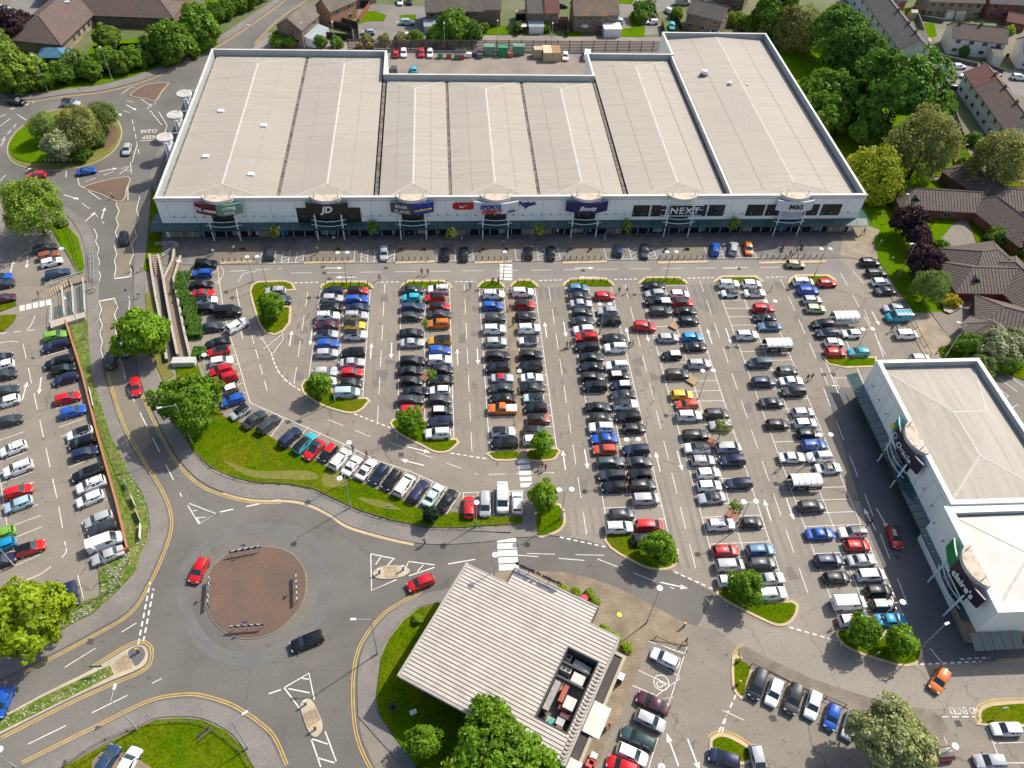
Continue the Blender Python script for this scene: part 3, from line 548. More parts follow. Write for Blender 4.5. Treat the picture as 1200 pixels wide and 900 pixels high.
dash((76, 782), (160, 730), 4.2, 3.6, .11); dash((33, 872), (190, 795), 4.5, 3.2, .12)
dash((-10, 790), (20, 783), 1, .6, .2)
# yellow lines
def yl(pts, off=.35):
    p = curve(GG(pts), 4)
    for d in (0, .32):
        q = []
        for i in range(len(p)):
            a, b = p[max(0, i-1)], p[min(len(p)-1, i+1)]; dx, dy = b[0]-a[0], b[1]-a[1]; l = math.hypot(dx, dy) or 1
            q.append((p[i][0]-dy/l*(off+d), p[i][1]+dx/l*(off+d)))
        ym.ribbon(q, .14, .022)
yl([(123, 437)]+leftk[1:13], .4)
yl([(168, 455), (182, 487), (200, 522), (217, 547), (240, 567), (270, 579), (300, 585), (330, 585)], -.75)
yl([(26, 899), (115, 855), (175, 826), (212, 819), (235, 820), (265, 829), (285, 840), (300, 850.5), (317, 867), (331, 899)], .4)
yl([(496, 697), (460, 717), (440, 737), (425, 762), (419, 795), (420, 840), (427, 872), (440, 899)], -.75)
yl([(110, 785), (147, 762), (162, 756), (172, 760), (173, 772), (165, 783), (130, 798), (75, 823), (0, 861)], .35)
yl([(77, 243), (95, 255), (107, 270)], -.7); yl([(0, 114), (32, 118), (75, 112), (125, 106), (175, 92), (225, 69), (262, 49), (300, 24), (333, 0)], -.7)
yl([(362, 0), (327, 24), (300, 52)], -.6)
yl([(1260, 823), (1180, 823), (1156, 827), (1147, 836), (1149, 847)], -.5); yl([(862, 772), (866, 764), (874, 757)], .2); yl([(1170, 778), (1260, 775)], .3)
yl([(833, 868), (838, 864), (846, 861), (860, 865), (880, 878)], .25)
# lower car park bays
for a, b in (((34, 289), (61, 281)), ((36, 283), (56, 272)), ((46, 318), (70, 311)), ((52, 334), (80, 325)), ((0, 305), (4, 304)), ((0, 339), (11, 335)), ((51, 418), (82, 409)), ((60, 457), (90, 448)), ((65, 479), (94, 468)), ((69, 501), (99, 490)), ((71, 512), (78, 509)), ((81, 548), (114, 534)), ((92, 598), (126, 585)), ((89, 572), (124, 560)), ((0, 448), (16, 443)), ((0, 481), (23, 473)), ((0, 503), (27, 495)), ((0, 516), (28, 506)), ((0, 541), (30, 530)), ((0, 567), (38, 553)), ((2, 574), (40, 565)), ((0, 608), (45, 591)), ((4, 620), (48, 604)), ((10, 633), (50, 617)), ((12, 648), (52, 632)), ((18, 663), (47, 650)), ((91, 674), (98, 702)), ((100, 622), (96, 612)), ((0, 555), (38, 541))): ln('%f,%f %f,%f' % (*a, *b), .1)
ln('0,560 14,655', .1); dash((27, 403), (67, 585), 4.2, 2.6); dash((69, 594), (77, 640), 4.2, 2.6); ln('78,642 77,648 72,654', .12, 3); ln('27,681 45,674 60,664', .12, 3); dash((-5, 695), (10, 689), 4, 3); ln('0,402 12,400 22,401', .12, 3); ln('31,387 37,380 41,370', .12, 3); dash((0, 391), (45, 386), 1.2, 1.2, .14)
for u, v, a in ((14, 313, 100), (32, 307, -76), (29, 458, 97), (47, 452, -78)): arrow(*G(u, v), rad(a))
# bays right
ln('981,372 1000,420 1012,450|1000,318 1012,332|1025,390 1035,418', .12); dash((985, 320), (1040, 420), 4, 2.8, .11); ln('1022,312 1090,420', .08); ln('1013,363 1020,380', .1); arrow(*G(1026, 373), -math.pi/2)
dash((965, 455), (1068, 720), 4.4, 3.4, .12); dash((975, 452), (985, 452), 1, 1, .2); ln('966,420 983,462', .12)
arrow(*G(1019, 608), rad(96)); arrow(*G(1034, 608), rad(-84))
ln('1090,760 1106,779', .12); ln('978,443 1000,443|978,443 984,456', .1)
# corner bays
ln('805,758 760,900|756,750 805,767|745,784 787,804|767,777 797,793|738,802 767,814|789,817 760,822 797,795', .1)
for u, v in ((775, 800),):
    x, y = G(u, v); wm.ribbon([(x+1.05*math.cos(k/20*2*math.pi), y+1.05*math.sin(k/20*2*math.pi)) for k in range(20)], .13, ZW+.004, 0, True)
    wm.ribbon([(x-.3, y+.55), (x-.1, y), (x+.35, y-.05), (x+.5, y-.5)], .14, ZW+.005); wm.ribbon([(x-.25+.42*math.cos(t/6), y-.2+.42*math.sin(t/6)) for t in range(12, 38)], .12, ZW+.006)
arrow(*G(788, 878), rad(100)); arrow(*G(813, 885), rad(-80)); dash((842, 858), (874, 790), .8, .5, .2); dash((846, 859), (852, 836), .8, .5, .2); ln('846,832 872,844', .1)
ln('1156,852 1176,900|1165,871 1200,870|1175,894 1200,894|1098,846 1110,872', .1); dash((1104, 840), (1142, 840), .9, .5, .16)
ln('1170,443 1192,459|1178,437 1200,453|1188,432 1200,440|1186,478 1193,474|1170,455 1182,464 1176,468', .1)
# front forecourt hatched bays
for a, b in ((305, 355), (415, 462), (512, 555), (605, 657), (711, 770), (831, 888)):
    n = 6
    for k in range(n+1):
        u = a+(b-a)*k/n; x0 = G(u, 305.5)[0]; wm.ribbon([(x0, 130.6), (x0, 134.6)], .1, .111)
        if k % 2 and k < n:
            x1 = G(a+(b-a)*(k+1)/n, 305.5)[0]
            for j in range(3): wm.ribbon([(x0, 130.8+j*1.2), (x1, 132+j*1.2)], .09, .112)
    xa, xb = G(a, 305.5)[0], G(b, 305.5)[0]; wm.ribbon([(xa, 130.6), (xb, 130.6)], .1, .113)
# upper roundabout lines
ln('143,110 152,103 158,102|160,112 178,125 183,120|186,131 196,147 190,165|149,118 156,120|178,122 172,128', .14); dash((176, 130), (190, 147), .7, .5, .25); ln('164,165 183,164', .2); dash((130, 125), (155, 133), 2, 2, .12); dash((155, 140), (163, 180), 2.2, 1.4, .14); dash((100, 213), (150, 195), 2.4, 1.8, .12); ln('91,208 93,217 98,220 118,234|150,208 150,235|144,210 149,210|142,216 148,217|141,222 147,223|140,228 146,229|155,190 161,168|140,204 152,195|147,200 155,200|153,190 154,203', .14)
dash((0, 137), (12, 132), 1.6, 1.2, .16); dash((2, 165), (22, 142), 1.8, 1.2, .18); dash((12, 128), (40, 120), 1, .8, .3); ln('78,200 77,208|0,148 12,139|20,134 31,141|1,171 6,163', .14); ln('0,212 7,205|6,223 12,215', .14); arrow(*G(84, 231), rad(-25)); arrow(*G(105, 255), rad(70)); arrow(*G(121, 250), rad(95)); arrow(*G(127, 199), rad(20)); arrow(*G(138, 132), rad(-50)); arrow(*G(154, 126), rad(-40)); dash((96, 238), (107, 246), 3, 3); dash((110, 249), (122, 262), 2.2, 2)
tag(wm.build('road_markings', WHITEP), 'white painted lines, arrows, zigzags and bay markings', None, None, 'structure')
tag(ym.build('yellow_road_lines', YELP), 'double yellow lines along the road kerbs', None, None, 'structure')
struct('tyre_track_road', tt, M('tyre_polished_asphalt', (.212, .187, .151), (.182, .16, .13), scale=.3, fine=.11, fscale=3.5, c3=(.235, .207, .166), s3=.06), 'tyre darkened tracks along the car park aisles')
struct('patch_repair_ground', pp, M('patch_asphalt', (.165, .148, .122), (.145, .13, .11), scale=.8, fine=.12), 'small darker tarmac repairs in the aisles')
def roadtext(txt, u, v, a, size):
    me = text_mesh(txt, size, depth=.0); x, y = G(u, v)
    me.transform(Matrix.Translation((x, y, .03)) @ Matrix.Rotation(a, 4, 'Z') @ Matrix.Scale(1.6, 4, (0, 1, 0))); me.materials.clear(); me.materials.append(WHITEP)
    o = bpy.data.objects.new('road_lettering_markings', me); COL.objects.link(o); tag(o, 'white words '+txt.lower()+' painted on the road', None, None, 'structure')
roadtext('KEEP', 174.5, 160.5, rad(183), 1.35); roadtext('CLEAR', 174.5, 153.5, rad(184), 1.35); roadtext('NO ENTRY', 1129, 832.5, rad(178), .85)
# drain covers, dark patches
mb = MB()
for u, v in ((1073, 838), (906, 842), (333, 523), (470, 533), (380, 320), (386, 327), (378.5, 313), (452, 314), (683, 317), (866, 315), (1110, 655), (106, 752), (115, 855), (1123, 848), (1052, 653)):
    x, y = G(u, v); mb.box(x-.42, y-.42, 0, x+.42, y+.42, .024)
struct('drain_ground', mb, M('cast_iron', (.07, .065, .06), (.05, .048, .045), scale=3), 'dark iron drain covers set in the asphalt')
# ================================================================== LONG RETAIL STORE
CLAD = M('pale_cladding_panels', (.90, .90, .82), (.84, .86, .79), scale=.12, stretch=(1, 1, .3), fine=.04, rough=.45)
COPE = M('white_coping', (.62, .60, .55), (.52, .50, .46), scale=.3, fine=.06, rough=.5)
PARA = M('blue_grey_liner_panels', (.29, .33, .325), (.36, .39, .38), scale=.3, stretch=(1, 1, .5), fine=.08, rough=.6)
SHEETR = M('weathered_roof_sheeting', (.352, .316, .262), (.262, .23, .186), scale=.55, stretch=(.10, 2.2, 1), fine=.06, fscale=2.5, c3=(.325, .288, .24), s3=.045, rough=.7, thr=(.5, .85))
SHEETX = M('weathered_roof_sheeting_cross', (.36, .325, .275), (.26, .23, .185), scale=.55, stretch=(2.2, .10, 1), fine=.06, fscale=2.5, c3=(.33, .295, .245), s3=.05, rough=.7, thr=(.42, .85), rotz=.35)
HIPM = M('mossy_ribbed_hip', (.375, .338, .28), (.30, .275, .22), scale=.9, stretch=(2.2, .2, 1), fine=.08, rough=.75)
RIDGEM = M('ridge_capping', (.50, .48, .43), (.44, .41, .36), scale=1, fine=.08)
GUTTER = M('dirty_gutter', (.05, .05, .045), (.22, .19, .15), scale=1.1, stretch=(.3, 1, 1), fine=.2)
SHOPG = M('shop_glazing', (.010, .018, .021), rough=.22, spec=.4)
CANG = M('green_canopy_glass', (.03, .075, .075), (.045, .095, .09), scale=.3, rough=.12, spec=.7)
TANB = brick_mat('tan_wall_brick', (.32, .25, .165), (.28, .215, .145), (.24, .19, .14), .45, .15)
WSTEEL = M('white_steel', (.72, .74, .75), rough=.4)
TURQ = M('turquoise_spike', (.02, .33, .38), rough=.4)
DRUM = M('weathered_drum_top', (.50, .43, .34), (.34, .25, .16), scale=.9, fine=.2, thr=(.5, .72), rough=.8)
flatM = lambda n, c, r=.5: M(n, c, rough=r)
SX0, SX1, SYF, SZ = -58.9, 92.4, 139.6, 10.0
store = thing('retail_store', 'long white retail store with seven ridged pale roofs and named shop signs', 'store', (16, 139.6, 0))
outl = [(SX0, SYF), (SX1, SYF), (SX1, 217.6), (62.2, 217.6), (62.2, 204.5), (38.9, 204.5), (38.9, 192.4), (-14.0, 192.4), (-14.0, 204.8), (SX0, 204.8)]
def walls(outl, zt, zr, th, parent, zb=0.0, mats=(None,), nm='wall'):
    o = ccw(outl); i = grow(o, -th); n = len(o); mb = MB()
    for k in range(n):
        j = (k+1) % n
        mb.face([(*o[k], zb), (*o[j], zb), (*o[j], zt), (*o[k], zt)], 0)
        mb.face([(*o[k], zt), (*o[j], zt), (*i[j], zt), (*i[k], zt)], 1)
        mb.face([(*i[j], zr), (*i[k], zr), (*i[k], zt), (*i[j], zt)], 2)
    return mb.build(nm, mats, parent)
walls(outl, SZ, 7.4, .55, store, 0, (CLAD, COPE, PARA))
# coping lip, panel joints, floodlights on the front
mb = MB(); mb.box(SX0-.12, SYF-.22, 9.62, SX1+.12, SYF-.003, 10.06); mb.box(SX0-.12, SYF-.14, 9.1, SX1+.12, SYF-.004, 9.2); mb.build('coping', COPE, store)
mb = MB()
for k in range(29):
    x = SX0+2+k*5.2; mb.box(x, SYF-.012, 3.7, x+.05, SYF-.002, 9.05)
mb.box(SX0, SYF-.013, 5.05, SX1, SYF-.002, 5.1); mb.build('panel_joint_trim', flatM('joint_grey', (.27, .31, .32)), store)
# roofs
bays = [(-58.2, -34.7, 204.2, -46.6), (-34.7, -14.6, 204.2, -24.8), (-14.0, 1.4, 191.8, -6.6), (1.4, 20.4, 191.8, 11.0), (20.4, 39.2, 191.8, 30.0), (39.7, 62.4, 203.9, 51.4), (63.2, 91.8, 217.0, 77.9)]
for k, (xa, xb, yb, xr) in enumerate(bays):
    zv, zr, yf = 8.35, 9.15, SYF+.6; hf, hb = 5.6, 5.2 if k < 6 else .2
    mb = MB(); a, b = .35, .35
    if k in (5,): b = 1.0
    P1, P2, P3, P4 = (xa+a, yf, zv), (xb-b, yf, zv), (xb-b, yb, zv), (xa+a, yb, zv); R1, R2 = (xr, yf+hf, zr), (xr, yb-hb, zr)
    mb.face([P1, R1, R2, P4], 0); mb.face([R1, P2, P3, R2], 0); mb.face([P1, P2, R1], 1); mb.face([P4, R2, P3], 1)
    rf = mb.build('roof', (SHEETR, HIPM), store)
    mb = MB(); cap(mb, R1, R2, .5)
    for c, r_ in ((P1, R1), (P2, R1), (P3, R2), (P4, R2)):
        if (Vector(c)-Vector(r_)).length > 1: cap(mb, c, r_, .3, .06)
    mb.build('ridge_capping', RIDGEM, rf)
    mb = MB()
    for xx in ((xa+xr)/2, (xb+xr)/2):
        zz = (zv+zr)/2+.02; mb.box(xx-.06, yf+hf*.6, zz, xx+.06, yb-hb*.6, zz+.015)
    mb.build('roof_lap_trim', flatM('lap_line', (.335, .305, .262), .8), rf)
mb = MB()
for x, yb in ((-34.7, 204.2), (-14.35, 192.4), (1.4, 191.8), (20.4, 191.8), (39.4, 192)): mb.box(x-.33, SYF+.6, 8.0, x+.33, yb, 8.2)
mb.box(SX0+.5, SYF+.6, 8.0, SX0+1.1, 204.2, 8.2); mb.box(SX1-1.2, SYF+.6, 8.0, SX1-.5, 217, 8.2); mb.build('valley_gutter', GUTTER, store)
mb = MB(); mb.box(62.0, SYF+.6, 7.6, 62.55, 204.4, 9.75); mb.build('parapet', (COPE,), store)
for b_ in ((61.35, SYF+.6, 7.9, 61.98, 204, 8.2), (62.57, SYF+.6, 7.9, 63.5, 217, 8.2)): mb = MB(); mb.box(*b_); mb.build('valley_gutter', GUTTER, store)
for u, v, s in ((259, 130, 1.1), (241, 183, 1.1), (294, 204, 1.1), (309, 147, 1.1)):
    x, y = G(u, v, 8.9); mb = MB(); mb.obox(x, y, 8.55, 1.3, 1.1, .55); mb.build('roof_light', WSTEEL, store)
for u, v, r_, h in ((825, 87, .9, 1.3), (855, 99, .55, .9), (876, 100, .4, .6)):
    x, y = G(u, v, 9); mb = MB(); mb.disc((x, y), r_*1.15, 8.6, 8.8+h*.3, 12, 1); mb.disc((x, y), r_*.8, 8.8+h*.3, 8.8+h, 12, 0); mb.build('roof_vent', (WSTEEL, flatM('vent_base', (.08, .09, .1))), store)
x, y = G(841, 42, 9); mb = MB(); mb.tube((x, y, 8.4), (x, y, 10.9), .05); mb.tube((x-.4, y, 10.2), (x+.4, y, 10.2), .04); mb.tube((x-2.2, y+.6, 8.4), (x-2.2, y+.6, 10.4), .05); mb.build('aerial', WSTEEL, store)
# ground floor shop front: glazing, brick panels, posts
gx = lambda u: G(u, 274, 1.5)[0]
mb = MB(); mb.box(SX0+1.5, SYF-.05, .1, SX1-1, SYF-.004, 3.3); mb.build('shop_window', SHOPG, store)
for a, b in ((197, 232), (301, 315), (530, 547), (614, 648), (714, 731), (975, 997)):
    mb = MB(); mb.box(gx(a), SYF-.10, .1, gx(b), SYF-.052, 3.3); mb.build('brick_panel', TANB, store)
mb = MB()
x = SX0+3
while x < SX1-2:
    mb.box(x-.05, SYF-.12, .1, x+.05, SYF-.054, 3.3); x += 2.35
mb.build('shop_window_frame', WSTEEL, store)
# window displays
PAL = [(.5, .08, .07), (.55, .5, .4), (.08, .15, .3), (.5, .35, .1), (.1, .3, .33), (.6, .6, .58), (.3, .08, .2), (.25, .4, .1)]
dm = [flatM('display_%s' % n, c, .7) for n, c in zip(('red', 'cream', 'navy', 'amber', 'teal', 'white', 'plum', 'green'), PAL)]
mb = MB(); x = SX0+4
while x < SX1-4:
    if rnd.random() < .3: h = rnd.uniform(.4, 1.3); mb.box(x, SYF-.09, .5, x+rnd.uniform(.3, .9), SYF-.053, .5+h, rnd.randrange(8))
    x += rnd.uniform(1.2, 3.6)
mb.build('window_display', dm, store)
for k in range(16):  # flat coloured panels stand in for light inside the shop windows
    x = SX0+6+k*9.1+rnd.uniform(-1.5, 1.5); mb = MB(); mb.box(x, SYF-.096, .45, x+rnd.uniform(1.4, 3), SYF-.091, 2.7); mb.build('painted_glow_panel', flatM('glow_tint_%d' % (k % 4), ((.08, .24, .26), (.30, .28, .2), (.04, .12, .3), (.16, .3, .26))[k % 4], .4), store)
# canopy of green glass
mb = MB(); n = 60
for k in range(n):
    xa = SX0-2.4+(SX1+2.6-SX0+2.2)*k/n; xb = SX0-2.4+(SX1+2.6-SX0+2.2)*(k+1)/n-.09
    mb.add([(xa, SYF-1.9, 3.02), (xb, SYF-1.9, 3.02), (xb, SYF-.02, 3.62), (xa, SYF-.02, 3.62), (xa, SYF-1.9, 3.08), (xb, SYF-1.9, 3.08), (xb, SYF-.02, 3.68), (xa, SYF-.02, 3.68)], [(3, 2, 1, 0), (4, 5, 6, 7), (0, 1, 5, 4), (1, 2, 6, 5), (2, 3, 7, 6), (3, 0, 4, 7)])
mb.box(SX0-2.6, SYF, 3.05, SX0-.01, SYF+4, 3.12); mb.box(SX1+.01, SYF-1, 3.05, SX1+3.2, SYF+4, 3.12)
cg = mb.build('canopy_glass', CANG, store)
mb = MB(); mb.box(SX0-2.4, SYF-1.99, 2.95, SX1+2.4, SYF-1.905, 3.1); mb.box(SX0, SYF-.015, 3.4, SX1, SYF-.005, 3.72, 0); mb.build('canopy_beam', flatM('dark_steel', (.03, .045, .05)), cg)
# small floodlights along the fascia
x = SX0+3
while x < SX1-2:
    mb = MB(); mb.tube((x, SYF, 5.55), (x, SYF-.45, 5.7), .03, n=5); mb.obox(x, SYF-.5, 5.58, .32, .2, .16); mb.build('fascia_light', flatM('lamp_grey', (.22, .25, .27)), store); x += 2.02
# entrances: drum, sign board, masts and curved tie bars
def entrance(parent, mk, xw, sign, halfw=4.9, win=True, dark=True):
    """mk(x along wall, y out of wall, z) gives world coordinates"""
    pt = lambda a, o, z: mk(xw+a, o, z)
    mb = MB(); ring = [(-3.3+6.6*k/14, -.1-1.75*math.sin(math.pi*k/14)**.7) for k in range(15)]
    lo = [pt(a, o, 9.5) for a, o in ring]+[pt(3.3, .55, 9.5), pt(-3.3, .55, 9.5)]; hi = [(p[0], p[1], 10.28) for p in lo]; n_ = len(lo)
    mb.add(lo+hi, [(i, (i+1) % n_, n_+(i+1) % n_, n_+i) for i in range(n_)], 0); mb.add(hi, [tuple(range(n_))], 1); mb.add(lo, [tuple(range(n_-1, -1, -1))], 0)
    rim = [(p[0], p[1], 10.281) for p in lo]
    dr = mb.build('drum_canopy', (COPE, DRUM), parent)
    for a in (-2.4, 2.4):
        mb = MB(); mb.tube(pt(a, -.5, 10.25), pt(a, -.35, 11.6), .09, .02); mb.build('spike', TURQ, dr)
    mb = MB()
    for a in (-2.75, 2.75):
        mb.tube(pt(a, -1.45, 0), pt(a, -1.45, 6.6), .15, n=8); mb.tube(pt(a, -1.45, 6.4), pt(a*.95, -1.0, 9.5), .06, n=6)
    mb.build('mast', WSTEEL, parent)
    mb = MB()
    for z in (4.0, 5.2):
        pr = None
        for k in range(13):
            a = -3.6+7.2*k/12; q = pt(a, -1.2-.75*math.sin(math.pi*k/12), z)
            if pr: mb.tube(pr, q, .075, n=6)
            pr = q
    mb.build('curved_tie_bar', WSTEEL, parent)
    if dark:
        mb = MB(); mb.add([pt(-2.35, -.03, 3.75), pt(2.35, -.03, 3.75), pt(2.35, -.03, 7.2), pt(-2.35, -.03, 7.2)], [(0, 1, 2, 3)]); mb.build('entrance_glazing', SHOPG, parent)
    if sign is None: return
    # bowed sign board in sections: (from, to, material)
    def bow(a): return -.55-1.45*math.cos(a/halfw*1.35)
    for a0, a1, m in sign:
        mb = MB(); N_ = 8
        for k in range(N_):
            u0, u1 = a0+(a1-a0)*k/N_, a0+(a1-a0)*(k+1)/N_
            A, B = pt(u0, bow(u0), 6.9), pt(u1, bow(u1), 6.9); A2, B2 = pt(u0, bow(u0), 9.45), pt(u1, bow(u1), 9.45)
            C_, D_ = pt(u0, bow(u0)+.25, 6.9), pt(u1, bow(u1)+.25, 6.9); C2, D2 = pt(u0, bow(u0)+.25, 9.45), pt(u1, bow(u1)+.25, 9.45)
            mb.add([A, B, B2, A2, C_, D_, D2, C2], [(0, 1, 2, 3), (5, 4, 7, 6), (3, 2, 6, 7), (1, 0, 4, 5), (0, 3, 7, 4), (2, 1, 5, 6)])
        mb.build('sign_board', m, parent)
    return bow
FRONT = lambda a, o, z: (a, SYF+o, z)
ex = [G(u, 283)[0] for u in (267, 388.5, 485, 580.5, 684, 793, 922)]
def sg(n, c): return flatM('sign_'+n, c, .45)
TXTW = flatM('white_letters', (.82, .82, .8)); TXTB = flatM('black_letters', (.015, .015, .017)); TXTR = flatM('red_letters', (.45, .015, .02)); TXTN = flatM('navy_letters', (.01, .03, .2)); TXTY = flatM('yellow_letters', (.75, .6, .05))
def front_text(txt, x, o, z, size, m, a=-math.pi/2, **k):
    lettering(txt, size, m, store, upright(x, SYF+o, z, a), **k)
NAVY = sg('navy', (.008, .012, .09)); BLK = sg('black', (.012, .014, .016))
entrance(store, FRONT, ex[0], ((-4.9, -.4, sg('maroon', (.13, .008, .018))), (-.4, 4.6, sg('sage', (.16, .30, .22)))))
front_text('TK maxx', ex[0]-2.6, -1.92, 8.2, 1.2, TXTW, -math.pi/2-.24, bold=.03); front_text('HOME', ex[0]+2.1, -1.98, 8.6, .9, TXTW, -math.pi/2+.2); front_text('SENSE', ex[0]+2.1, -1.98, 7.6, .8, TXTW, -math.pi/2+.2)
entrance(store, FRONT, ex[1], ((-4.3, 4.3, BLK),)); front_text('JD', ex[1], -2.05, 8.25, 2.1, TXTW, bold=.08, shear=.25)
mb = MB(); mb.box(ex[1]-6.6, SYF-.06, 3.75, ex[1]+6.7, SYF-.031, 7.4); mb.build('dark_facade_panel', SHOPG, store)
entrance(store, FRONT, ex[2], ((-4.5, .2, sg('charcoal', (.06, .06, .065))), (.2, 4.5, sg('royal', (.01, .03, .25)))))
front_text('RIVER', ex[2]-2.2, -1.97, 8.75, 1.0, TXTW, -math.pi/2-.22); front_text('ISLAND', ex[2]-2.1, -1.98, 7.65, 1.0, TXTW, -math.pi/2-.22); front_text('cardfactory', ex[2]+2.3, -1.96, 8.1, .8, TXTY, -math.pi/2+.24, bold=.02)
x = G(543.5, 244.5, 7.6)[0]; mb = MB(); mb.box(x-1.5, SYF-.16, 6.75, x+1.5, SYF-.02, 8.55)
for s in (-1, 1):
    pts = [(x+s*1.5+.9*math.sin(math.pi*k/10)*s, 7.65-.9*math.cos(math.pi*k/10)) for k in range(11)]
    fr = [(a, SYF-.16, z) for a, z in pts]; bk = [(a, SYF-.02, z) for a, z in pts]
    mb.face(fr if s > 0 else fr[::-1])
    for i in range(10): mb.face([fr[i], bk[i], bk[i+1], fr[i+1]])
sp = mb.build('sign_board', sg('red', (.5, .012, .015)), store)
mb = MB(); tick = [(-.95, -.05), (-.75, -.38), (-.35, -.4), (1.1, .42), (-.3, -.12), (-.62, -.1), (-.8, .25)]
mb.face([(x+a, SYF-.18, 7.65+b) for a, b in tick]); mb.build('tick_emblem', TXTW, sp)
entrance(store, FRONT, ex[3], ((-4.7, 4.7, sg('white', (.7, .71, .72))),))
front_text('SPORTS', ex[3]-1.3, -2.14, 8.7, 1.25, TXTN, bold=.06, shear=.2); front_text('DIRECT', ex[3]-1.0, -2.14, 7.5, 1.25, TXTR, bold=.06, shear=.2); front_text('.com', ex[3]+3.2, -1.8, 7.5, .95, TXTN, -math.pi/2+.25, bold=.03)
x = G(618, 243, 7.6)[0]; front_text('Reebok', x, -.12, 8.25, 1.15, TXTN, bold=.05)
mb = MB(); mb.face([(x+a, SYF-.08, 7.2+b) for a, b in ((-1.4, .5), (1.9, .75), (.2, .2), (-.4, -.5), (-.6, .1))]); mb.build('delta_emblem', TXTN, store)
entrance(store, FRONT, ex[4], ((-4.5, 4.5, NAVY),)); front_text('Boots', ex[4], -2.06, 8.15, 1.5, TXTW, bold=.03, shear=.35)
entrance(store, FRONT, ex[5], None)
front_text('NEXT', ex[5]+.6, -1.7, 7.2, 2.3, TXTW, space=1.15)
mb = MB()
for z in (5.9, 7.3, 8.5): mb.tube(FRONT(ex[5]-4.6, -1.5, z), FRONT(ex[5]+4.6, -1.5, z), .06, n=5)
mb.build('sign_rail', WSTEEL, store)
for a, b in ((741.5, 761), (763, 780), (783, 812), (812, 828), (830, 849), (875, 896), (898, 914), (943, 960), (963, 986)):
    xa, xb = G(a, 248, 6)[0], G(b, 248, 6)[0]; mb = MB(); mb.box(xa, SYF-.05, 4.6, xb, SYF-.015, 7.6); wn = mb.build('upper_window', SHOPG, store)
    mb = MB(); mb.box(xa-.12, SYF-.07, 4.48, xb+.12, SYF-.016, 4.6); mb.box(xa-.12, SYF-.07, 7.6, xb+.12, SYF-.016, 7.72); mb.box(xa-.14, SYF-.08, 4.6, xa, SYF-.017, 7.6); mb.box(xb, SYF-.08, 4.6, xb+.14, SYF-.017, 7.6); mb.build('frame', WSTEEL, wn)
entrance(store, FRONT, ex[6], ((-4.1, 4.1, sg('pale', (.62, .65, .66))),)); front_text('M&S', ex[6], -2.06, 8.2, 1.7, TXTB, bold=.03)
mb = MB(); mb.box(ex[6]-2.6, SYF-.5, 3.9, ex[6]+2.6, SYF-.06, 6.6); mb.build('pale_blind', sg('blind', (.45, .5, .58)), store)
# three drums on the end wall
ENDW = lambda a, o, z: (SX0+o, a, z)
for u, v in ((193, 161), (205, 135), (216, 110)):
    x, y = G(u, v, 9.9); o_ = x-SX0
    mb = MB(); mb.disc((x, y), 1.75, 9.6, 10.1, 22, 0); mb.disc((x, y), 1.5, 10.1, 10.12, 22, 1); d = mb.build('drum_canopy', (COPE, M('white_drum_top', (.48, .46, .42), (.38, .36, .32), scale=.8, fine=.1)), store)
    mb = MB(); mb.tube((x+.6, y+1.2, 10.2), (x+.6, y+1.2, 11.8), .1, .02); mb.build('spike', TURQ, d)
    mb = MB(); mb.box(x+.4, y-1.9, 6.6, x+.8, y+1.9, 9.58); mb.build('sign_board', sg('white', (.7, .71, .72)), store)
    mb = MB()
    for dy in (-2.2, 2.2):
        mb.tube((x+.2, y+dy, 0), (x+.2, y+dy, 9.6), .14)
        for z in (4.2, 5.6, 9.7): mb.tube((x+.2, y+dy, z), (SX0, y+dy, z), .07)
    for z in (4.2, 5.6): mb.tube((x-.3, y-2.6, z), (x-.3, y+2.6, z), .08)
    mb.build('mast', WSTEEL, store)

# ================================================================== CORNER STORE (right)
CX, CZ = 75.2, 10.0
cst = thing('corner_store', 'white corner store with curved roof drums, sunk pale roof and green glass canopy', 'store', (84, 68, 0))
c1 = [(CX, 90.3), (CX, 61.1), (140, 60.2), (140, 75), (94.6, 74), (94.2, 90.3)]
c1 = [(CX, 90.3), (CX, 60.4), (94.9, 60.2), (94.2, 90.3)]
walls(c1, CZ, 8.3, .75, cst, 0, (CLAD, COPE, PARA))
c2 = [(CX-1.0, 60.35), (CX-1.0, 43.2), (112, 42.6), (112, 60.15)]
walls(c2, 9.6, 8.6, 1.25, cst, 0, (CLAD, COPE, PARA), 'lower_wing_wall')
mb = MB(); A = [(CX+.75, 89.5), (CX+.75, 61.2), (94.1, 61.0), (93.4, 89.5)]
rz, ez = 9.5, 8.75; q = lambda p, z: (*p, z)
R1, R2 = (84.2, 78.5, rz), (84.4, 69.5, rz); R3 = (90, 78.5, rz-.05)
mb.face([q(A[0], ez), q(A[1], ez), R2, R1], 1); mb.face([q(A[1], ez), q(A[2], ez), R2], 0); mb.face([q(A[2], ez), q(A[3], ez), R3, R1, R2], 0); mb.face([q(A[3], ez), q(A[0], ez), R1, R3], 0)
rf = mb.build('roof', (SHEETX, HIPM), cst)
mb = MB()
for a, b in ((q(A[0], ez), R1), (q(A[1], ez), R2), (R1, R2), (R1, R3), (q(A[2], ez), R2), (R3, q(A[3], ez))): cap(mb, a, b, .4, .06)
mb.build('ridge_capping', RIDGEM, rf)
mb = MB(); B = [(CX+.3, 58.9), (CX+.3, 44.5), (110.7, 44), (110.7, 58.9)]; S1, S2 = (83.5, 51.8, 9.5), (106, 51.6, 9.5)
mb.face([q(B[0], 8.8), q(B[1], 8.8), S1], 0); mb.face([q(B[1], 8.8), q(B[2], 8.8), S2, S1], 0); mb.face([q(B[2], 8.8), q(B[3], 8.8), S2], 0); mb.face([q(B[3], 8.8), q(B[0], 8.8), S1, S2], 0)
